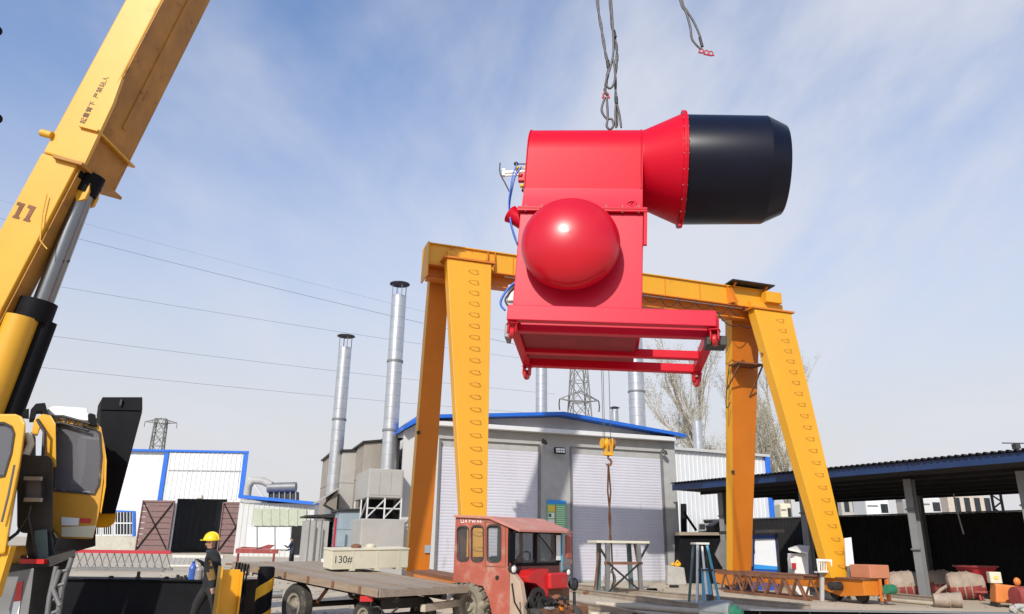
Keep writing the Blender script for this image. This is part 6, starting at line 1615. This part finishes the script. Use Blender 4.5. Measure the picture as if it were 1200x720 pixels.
# trestle
TRY = 27.0
tt = thing('trestle', 'steel trestle table with crossed braces in front of the right shutter', 'trestle', (W(726, 690, TRY).x, TRY, 0), R_(16))
zt = W(726, 634, TRY).z
mb = MB(); mb.span((-.98, -.45, zt - .08), (.98, .45, zt)); part('top', mb, 'crate_cream', tt, local=True, bevel=.01)
for sx in (-.62, .62):
    for sy in (-.38, .38):
        mb = MB(); mb.beam((sx, sy, .0), (sx * .92, sy, zt - .08), .13, .13); part('leg', mb, 'teal_paint' if sy > 0 else 'grey_steel', tt, local=True)
for sx in (-1, 1):
    mb = MB(); mb.beam((sx * .95, -.4, zt - .1), (sx * .5, -.4, zt * .55), .06, .06); part('strut', mb, 'dark_steel', tt, local=True)
    mb = MB(); mb.beam((sx * .62, -.43, zt * .60), (-sx * .62, -.43 - .03 * (sx > 0), .08), .07, .05); part('brace', mb, 'dark_steel', tt, local=True)
    mb = MB(); mb.beam((sx * .9, .1, 0), (sx * .66, .1, zt - .1), .05, .05); part('rear_stay', mb, 'rust_steel', tt, local=True)
mb = MB(); mb.beam((-.7, -.40, zt * .58), (.7, -.40, zt * .58), .09, .09); part('cross_bar', mb, 'rust_steel', tt, local=True)
mb = MB(); mb.span((-.75, -.5, .0), (-.35, .45, .10)); part('foot_plate', mb, 'teal_paint', tt, local=True)
for px, py, s, m, lb in ((690, 697, .10, 'rust_steel', 'small rusty block lying under the trestle'), (764, 693, .10, 'black_paint', 'small dark block on the ground right of the trestle'), (790, 689, .10, 'dark_steel', 'small dark scrap below the concrete block')):
    p = G(px, py); mb = MB(); mb.box((p.x, p.y, s * .5), (s * 3.2, s * 1.5, s), Matrix.Rotation(.4, 3, 'Z')); mb.cyl((p.x - s * 1.9, p.y, s * .5), (p.x + s * 1.9, p.y, s * .55), s * .35, n=10); solo('scrap_block', mb, m, lb, 'scrap', 'scraps on the yard floor')
# A-shaped stand
AY = 22.5
as_ = thing('a_frame_stand', 'pale blue A-shaped steel stand with open top by the right wall', 'stand', (W(824, 700, AY).x, AY, 0), R_(10))
zt = W(824, 636, AY).z
mb = MB(); mb.span((-.2, -.22, zt - .06), (.2, .22, zt)); part('top', mb, 'cream_panel', as_, local=True, bevel=.01)
for sx, sy, m in ((-.34, -.34, 'galvanised'), (.34, -.34, 'pale_blue_paint'), (-.30, .34, 'teal_paint'), (.45, .34, 'dark_steel')):
    mb = MB(); mb.beam((sx, sy, .0), (sx * .42, sy * .5, zt - .06), .06, .06); part('leg', mb, m, as_, local=True)
mb = MB(); mb.hexa([(-.14, -.30, .12), (.18, -.30, .12), (.18, -.25, .12), (-.14, -.25, .12)], [(-.08, -.20, 1.0), (.10, -.20, 1.0), (.10, -.15, 1.0), (-.08, -.15, 1.0)]); part('blue_panel', mb, 'pale_blue_paint', as_, local=True)
mb = MB(); mb.hexa([(-.06, -.32, .15), (.02, -.32, .15), (.02, -.29, .15), (-.06, -.29, .15)], [(-.03, -.16, 1.6), (.02, -.16, 1.6), (.02, -.13, 1.6), (-.03, -.13, 1.6)]); part('strip', mb, 'pvc_white', as_, local=True)
mb = MB(); mb.span((-.38, -.42, .0), (.30, -.26, .10)); part('foot_bar', mb, 'pale_blue_paint', as_, local=True)
mb = MB(); mb.beam((-.22, -.26, .95), (.24, -.26, .95), .04, .04); part('cross_bar', mb, 'dark_steel', as_, local=True)
# concrete block with a yellow lump
p = G(794, 686); cbk = MB(); cbk.hexa([(p.x - .42, p.y, 0), (p.x + .42, p.y + .1, 0), (p.x + .42, p.y + .7, 0), (p.x - .42, p.y + .6, 0)], [(p.x - .36, p.y + .03, .78), (p.x + .36, p.y + .13, .70), (p.x + .36, p.y + .6, .70), (p.x - .36, p.y + .55, .78)])
solo('concrete_block', cbk, 'concrete', 'weathered concrete block at the right corner of the workshop', 'block', bevel=.04)
mb = MB(); mb.ball((p.x + .12, p.y + .3, .80), (.14, .10, .09), 10, 7); mb.tube([(p.x + .0, p.y + .3, .82), (p.x + .1, p.y + .25, .98), (p.x + .24, p.y + .3, .84)], .04, 8); mb.ball((p.x - .1, p.y + .3, .82), (.09, .08, .07), 10, 6)
solo('chain_hoist', mb, 'safety_yellow', 'small yellow hoist lump resting on the concrete block', 'hoist')
# foreground: dark girder with a motor
FGY = 17.0
q = W(866, 714, FGY); r = W(1189, 712, FGY)
fg = thing('dark_girder', 'dark grey girder along the bottom right edge of the yard', 'girder', ((q.x + r.x) / 2, FGY, 0), 0)
mb = MB(); mb.span((q.x, FGY, .03), (r.x, FGY + .05, q.z - .02)); part('web', mb, 'black_paint', fg)
mb = MB(); mb.span((q.x, FGY - .12, q.z - .02), (r.x, FGY + .17, q.z)); part('flange', mb, 'post_grey', fg)
mb = MB(); mb.span((q.x, FGY - .12, .0), (r.x, FGY + .17, .029)); part('flange', mb, 'post_grey', fg)
for i in range(6):
    x = q.x + .4 + i * (r.x - q.x - .6) / 5; mb = MB(); mb.span((x, FGY - .10, .03), (x + .02, FGY - .001, q.z - .021)); part('stiffener', mb, 'dark_steel', fg)
mo = thing('motor', 'grey drum motor with green end at the bottom, lying before the dark girder', 'motor', W(842, 712, 16.6), 0)
a = W(824, 712, 16.9); b = W(858, 713, 16.4); c0 = W(842, 712, 16.6)
mo.location.z = 0; ROOTM[mo.name] = Matrix.Translation(mo.location)
d = (b - a).normalized(); zc = .30; a.z = zc; b.z = zc
mb = MB(); mb.lathe([(.001, 0), (.18, 0), (.20, .03), (.20, (b - a).length - .03), (.17, (b - a).length), (.001, (b - a).length)], a, d, 28); part('casing', mb, 'motor_grey', mo)
mb = MB(); mb.lathe([(.06, 0), (.15, .01), (.14, .10), (.07, .13), (.07, .22), (.001, .22)], b + d * .002, d, 18); part('end_bell', mb, 'motor_green', mo)
for i in range(10):
    mb = MB(); t = i * .628; x = a.lerp(b, .5); n_ = d.cross(EZ).normalized(); off = (n_ * math.cos(t) + EZ * math.sin(t)) * .205; mb.beam(a.lerp(b, .12) + off, a.lerp(b, .88) + off, .012, .02, off.normalized()); part('fin', mb, 'motor_grey', mo)
mb = MB(); mb.box(a.lerp(b, .25) + EZ * .25, (.12, .12, .14)); part('terminal_box', mb, 'dark_steel', mo)
mb = MB(); mb.box(Vector((a.lerp(b, .5).x, a.lerp(b, .5).y, .05)), (.42, .34, .10)); part('foot', mb, 'dark_steel', mo)
mb = MB(); pp = W(744, 718, 16); mb.cyl((pp.x, pp.y, .0), (pp.x, pp.y, .30), .05, n=10); mb.box((pp.x, pp.y, .13), (.36, .2, .22)); mb.ball((pp.x + .18, pp.y, .2), .09, 10, 6)
solo('clamp_lump', mb, 'black_paint', 'black fitting with upright pin at the bottom centre of the yard', 'fitting')
for px, m, lb in ((697, 'crate_cream', 'pale short stub at the bottom edge right of the tractor'), (709, 'rail_steel', 'rusty short stub beside the pale one at the bottom edge')):
    pp = W(px, 716, 15.5); mb = MB(); mb.cyl((pp.x, pp.y, 0), (pp.x, pp.y, .30), .085, n=14); mb.cyl((pp.x, pp.y, .30), (pp.x, pp.y, .34), .10, n=14); solo('pipe_stub', mb, m, lb, 'stub', 'stubs at the bottom edge')

# ------------------------------------------------------------------ by the right gantry legs and in the shed
tw = thing('rusty_truss', 'low rusty lattice truss lying below the right gantry bogie', 'truss', G(890, 700), R_(-50))
a = G(845, 692, .05); b = G(943, 702, .05); dd = (b - a); dd.z = 0; L_ = dd.length; dd.normalize(); nn = Vector((-dd.y, dd.x, 0))
zt = W(880, 674, (a.y + b.y) / 2).z
mb = MB(); mb.beam(a + EZ * (zt - .05) - dd * .1, b + EZ * (zt - .05), .09, .10); mb.beam(a + EZ * (zt - .05) + nn * .6, b + EZ * (zt - .05) + nn * .6, .07, .09); part('top_chord', mb, 'rust_steel', tw)
mb = MB(); mb.beam(a + dd * .2, b + dd * .3, .08, .08); mb.beam(a + nn * .6, b + nn * .6, .08, .08); part('bottom_chord', mb, 'rust_steel', tw)
n = 7
for i in range(n):
    for s, o_ in ((0, Vector()), (1, nn * .6)):
        p = a + dd * (L_ * i / n) + o_; q_ = a + dd * (L_ * (i + .5) / n) + o_; r_ = a + dd * (L_ * (i + 1) / n) + o_
        mb = MB(); mb.beam(p + EZ * .02, q_ + EZ * (zt - .08), .05, .05); mb.beam(q_ + EZ * (zt - .08), r_ + EZ * .02, .05, .05); part('web_rod', mb, 'rust_steel', tw)
bx = thing('blue_booth', 'blue framed booth with white panel below the shed roof', 'booth', (W(893, 670, 30.5).x, 30.5, 0), 0)
o = W(870, 628, 30.6); o2 = W(912, 630, 30.2); z0 = W(890, 668, 30.5).z
def bxp(name, pts, Y, dp, m, **k):
    mb = MB(); pxp(mb, pts, Y, dp); return part(name, mb, m, bx, **k)
bxp('cabinet', [(866, 627), (909, 627), (913, 700), (868, 700)], 30.4, 1.2, 'board_blue')
dpn = bxp('door_panel', [(884.5, 632), (908, 631.5), (911, 665), (884, 662)], 30.38, .02, 'board_white')
bxp('side_panel', [(870, 632), (882.5, 632), (882.5, 664), (870, 664)], 30.38, .018, 'shutter_grey')
bxp('edge_bar', [(909.5, 625), (911.5, 625), (916, 690), (913.5, 690)], 30.3, .06, 'dark_steel')
bxp('roof', [(858, 622), (918, 620.5), (920, 624), (858, 626)], 30.0, 1.9, 'dark_steel')
mb = MB(); mb.box(W(884, 645, 30.36), (.03, .04, .22)); part('handle', mb, 'dark_steel', dpn, label=None)
mb = MB(); pxp(mb, [(884, 661.5), (911, 664), (911.3, 668), (884, 667)], 30.37, .02); part('kick_panel', mb, 'sign_blue', bx)
wc_ = thing('white_cabinet', 'white cabinet with slanted lid beside the grey shed post', 'cabinet', (W(938, 670, 28).x, 28, 0), 0)
def wcp(name, pts, Y, dp, m, **k):
    mb = MB(); pxp(mb, pts, Y, dp); return part(name, mb, m, wc_, **k)
wcp('body', [(931, 649), (947, 649), (949, 702), (933, 702)], 28, .7, 'pvc_white', bevel=.01)
mb = MB(); p0, p1, p2, p3 = W(924, 645, 27.8), W(936, 641, 28.8), W(949, 642, 28.8), W(947, 650, 27.8)
mb.prism([p0, p1, p2, p3], (0, 0, .07)); part('lid', mb, 'pvc_white', wc_)
wcp('switch_box', [(926, 655), (931, 653), (933, 668), (928, 667)], 28.05, .3, 'pvc_white')
pbk = MB(); pxp(pbk, [(928, 660), (933, 660), (933, 667), (929, 667)], 27.95, .05); part('socket', pbk, 'red_paint', wc_)
bk = thing('white_basket', 'white wire basket box on the bogie beam beside the slanting leg', 'basket', W(966, 672, 24.5), 0)
mb = MB(); o_ = [(957, 655), (975, 656), (975, 671), (959, 671)]
pxp(mb, o_, 24.4, .05, [[(958.6, 658), (973.6, 658.5), (973.6, 669.5), (960, 669.5)]]); part('front_rim', mb, 'pvc_white', bk)
for i in range(6):
    x = 960 + i * 2.6; mb = MB(); pxp(mb, [(x, 657), (x + 1.0, 657), (x + 1.0, 670), (x, 670)], 24.43, .03); part('bar', mb, 'pvc_white', bk)
mb = MB(); pxp(mb, [(958, 656), (974.5, 657), (974.5, 671), (960, 671)], 24.8, .04); part('back_panel', mb, 'cream_panel', bk)
mb = MB(); pxp(mb, [(959.5, 670), (975, 670), (975, 672), (959.5, 672)], 24.46, .38); part('bottom', mb, 'cream_panel', bk)
mb = MB(); pxp(mb, [(962, 672), (966, 672), (966, 705), (962, 705)], 24.6, .1); part('pedestal', mb, 'frame_grey', bk)
pw_ = thing('white_panel_board', 'upright white board standing right behind the slanting gantry leg', 'board', (W(996, 660, 24.2).x, 24.2, 0), 0)
mb = MB(); pxp(mb, [(990, 631), (997.5, 630), (1001, 662), (992, 664)], 24.3, .08); part('board', mb, 'pvc_white', pw_)
mb = MB(); pxp(mb, [(993, 663), (997, 663), (997, 702), (993, 702)], 24.32, .05); part('leg', mb, 'grey_steel', pw_)
# left dark hut under the shed roof
hu = thing('dark_hut', 'low dark hut with pale roof edge under the left end of the shed', 'hut', (W(830, 680, 35).x, 35, 0), 0)
def hp_(name, pts, Y, dp, m):
    mb = MB(); pxp(mb, pts, Y, dp); return part(name, mb, m, hu)
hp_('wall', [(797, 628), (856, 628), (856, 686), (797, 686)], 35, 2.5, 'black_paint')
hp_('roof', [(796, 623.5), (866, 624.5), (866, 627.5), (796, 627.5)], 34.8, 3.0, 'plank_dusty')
hp_('canopy', [(836, 616), (846, 609), (852, 611), (856, 624), (838, 622)], 36, 1.5, 'dark_steel')
mb = MB(); p0 = W(797, 592, 38); mb.beam(W(801, 592, 38), W(801.5, 624, 37), .28, .18); part('lattice_stay', mb, 'black_paint', hu)
mb = MB(); mb.beam(W(801, 600, 36.5), W(816, 622, 36.5), .10, .10); part('stay', mb, 'black_paint', hu)
sn = MB(); a = W(842, 640, 30); pxp(sn, [(846, 632), (857, 636), (857, 668), (846, 664), (838, 650)], 30.2, .08); solo('steel_plate', sn, 'grey_steel', 'angular grey plate leaning by the right back gantry leg', 'plate')
# concrete mixers
def mixer(px, py, Y, ln, r, ang, label, feed=True):
    c = W(px, py, Y)
    t = thing('concrete_mixer', label, 'concrete mixer', (c.x, c.y, 0), R_(ang), 'drum concrete mixers in the shed')
    zc = c.z
    ax = Vector((1, 0, .10)).normalized(); o = Vector((-ln / 2, 0, zc))
    prof = [(.001, 0), (r * .62, 0), (r * .9, ln * .05), (r, ln * .14), (r, ln * .62), (r * .74, ln * .9), (r * .64, ln), (r * .54, ln), (r * .5, ln * .8), (.001, ln * .8)]
    mb = MB(); mb.lathe(prof, o, ax, 26)
    for i, f in enumerate(mb.f):
        z = sum(mb.v[k].z for k in f) / len(f)
        mb.m[i] = 1 if z < zc + r * .06 else 0
    part('drum', mb, ['mixer_cream', 'mixer_red'], t, local=True)
    for f in (.22, .42, .60):
        rr = r
        mb = MB(); mb.lathe([(rr, ln * f - .02), (rr + .02, ln * f - .02), (rr + .02, ln * f + .02), (rr, ln * f + .02)], o, ax, 26, sm=False); part('band', mb, 'mixer_cream', t, local=True)
    for x in (-ln * .32, ln * .3):
        for s in (-1, 1):
            mb = MB(); mb.beam((x, s * r * .9, 0), (x, s * r * .5, zc - r * .5), .06, .06); part('leg', mb, 'mixer_red', t, local=True)
    mb = MB(); mb.beam((-ln * .4, -r * .75, .28), (ln * .5, -r * .75, .28), .07, .07); mb.beam((-ln * .4, r * .75, .28), (ln * .5, r * .75, .28), .07, .07); part('frame', mb, 'mixer_red', t, local=True)
    if feed:
        mb = MB(); mb.tube([(-ln * .45, -.05, zc + .05), (-ln * .45 - .3, -.2, zc - .12), (-ln * .45 - .55, -.4, zc - .35)], .055, 8); part('pipe', mb, 'mixer_cream', t, local=True)
    return t
mixer(1064, 688, 27.2, 1.2, .46, -24, 'cream and red mixer drum left of the grey shed post')
mixer(1132, 688, 26.4, 1.10, .43, -24, 'cream and red mixer drum right of the grey shed post')
mixer(1106, 684, 28.6, .95, .42, -12, 'pale mixer drum half hidden behind the grey shed post', False)
# red hopper
hpz = thing('red_hopper', 'dark red funnel hopper on legs behind the right mixer', 'hopper', (W(1160, 690, 26.0).x, 26.6, 0), R_(10))
zt = W(1155, 665, 26.0).z; zb2 = W(1155, 687, 26.0).z
mb = MB(); mb.hexa([(-.13, -.13, zb2), (.13, -.13, zb2), (.13, .13, zb2), (-.13, .13, zb2)], [(-.48, -.42, zt), (.48, -.42, zt), (.48, .42, zt), (-.48, .42, zt)]); part('funnel', mb, 'red_paint', hpz, local=True)
for a_, b_ in (((-.5, -.44), (.5, -.44)), ((-.5, .44), (.5, .44)), ((-.5, -.44), (-.5, .44)), ((.5, -.44), (.5, .44))):
    mb = MB(); mb.beam((a_[0], a_[1], zt + .015), (b_[0], b_[1], zt + .015), .05, .05); part('rim', mb, 'mixer_red', hpz, local=True)
for sx in (-.3, .3):
    for sy in (-.28, .28):
        mb = MB(); mb.beam((sx * 1.1, sy, 0), (sx * .8, sy, zt - .25), .06, .06); part('leg', mb, 'mixer_red', hpz, local=True)
mb = MB(); mb.tube([(0, 0, zb2), (0, 0, zb2 - .35)], .11, 12); part('spout', mb, 'mixer_red', hpz, local=True)
om = thing('orange_pump', 'orange machine with grey motor and fan cowl at the far right of the shed', 'pump', (W(1180, 700, 23.4).x, 23.4, 0), R_(-12))
zt = W(1180, 684, 23.4).z
mb = MB(); mb.hexa([(-.40, -.25, .12), (.25, -.25, .12), (.25, .25, .12), (-.40, .25, .12)], [(-.32, -.22, zt), (.30, -.22, zt - .06), (.30, .22, zt - .06), (-.32, .22, zt)]); part('casing', mb, 'orange_paint', om, local=True, bevel=.04)
mb = MB(); mb.lathe([(.001, 0), (.13, 0), (.14, .04), (.14, .22), (.10, .26), (.001, .26)], (.20, -.26, .42), (.35, -.9, 0), 16); part('motor', mb, 'motor_grey', om, local=True)
mb = MB(); mb.span((-.40, -.10, zt + .0), (-.08, .15, zt + .32)); part('control_box', mb, 'crate_cream', om, local=True, bevel=.02)
mb = MB(); mb.cyl((-.24, -.104, zt + .16), (-.24, -.12, zt + .16), .05, n=12); part('dial', mb, 'sign_yellow', om, local=True)
mb = MB(); mb.span((-.38, -.28, 0), (-.30, .28, .12)); mb.span((.2, -.28, 0), (.28, .28, .12)); part('foot', mb, 'dark_steel', om, local=True)
mb = MB(); mb.ball((.30, -.12, zt + .06), (.1, .08, .12), 10, 8); part('cowl', mb, 'orange_paint', om, local=True)
# pale buckets by the grey post, red barrel at the frame edge
for px, py, s, lb in ((1103, 703, .20, 'pale bucket lying by the foot of the grey post'), (1117, 703, .21, 'larger pale bucket lying open beside the other bucket')):
    p = G(px, 710); p = W(px, py, 22.8); mb = MB(); mb.lathe([(.001, -.2), (s * .8, -.2), (s, .2), (s + .02, .2), (s + .02, .17), (s - .02, .19), (s * .78, -.17), (.001, -.17)], (p.x, p.y, s + .01), (1, -.35, 0), 20); solo('bucket', mb, 'mixer_cream', lb, 'bucket', 'buckets by the post')
p = W(1198, 697, 22.6); mb = MB(); mb.lathe([(.001, -.35), (.26, -.35), (.28, -.2), (.28, .2), (.26, .35), (.001, .35)], (p.x + .1, p.y, .34), (1, .1, 0), 20); solo('red_barrel', mb, 'mixer_red', 'red barrel cut off by the right picture edge', 'barrel')
rs = MB()
for i in range(14):
    rnd.seed(i); pp = G(1193 + rnd.uniform(-8, 10), 714 + rnd.uniform(-3, 5)); rs.box((pp.x, pp.y, .07), (rnd.uniform(.08, .26), rnd.uniform(.08, .2), rnd.uniform(.05, .2)), Matrix.Rotation(rnd.uniform(0, 3), 3, (rnd.random(), rnd.random(), 1)))
solo('rubble_heap', rs, 'concrete', 'small heap of pale rubble in the bottom right corner', 'rubble', kind='stuff')
# flat grit and offcuts scattered over the yard
gr = MB(); rnd = random.Random(3)
for i in range(1500):
    px = rnd.uniform(60, 1200); py = 668 + 66 * rnd.random() ** .8
    if py < 640 + px * .014: continue
    p = G(px, py); s = rnd.uniform(.008, .035) * (1 + (p.y > 25) * .8); a = rnd.uniform(0, 3.14)
    R = Matrix.Rotation(a, 3, 'Z'); gr.box((p.x, p.y, s * .3), (s * rnd.uniform(1, 2.6), s, s * .6), R)
o = solo('grit', gr, 'rail_steel', 'loose grit and small offcuts scattered on the yard', 'grit', kind='stuff')
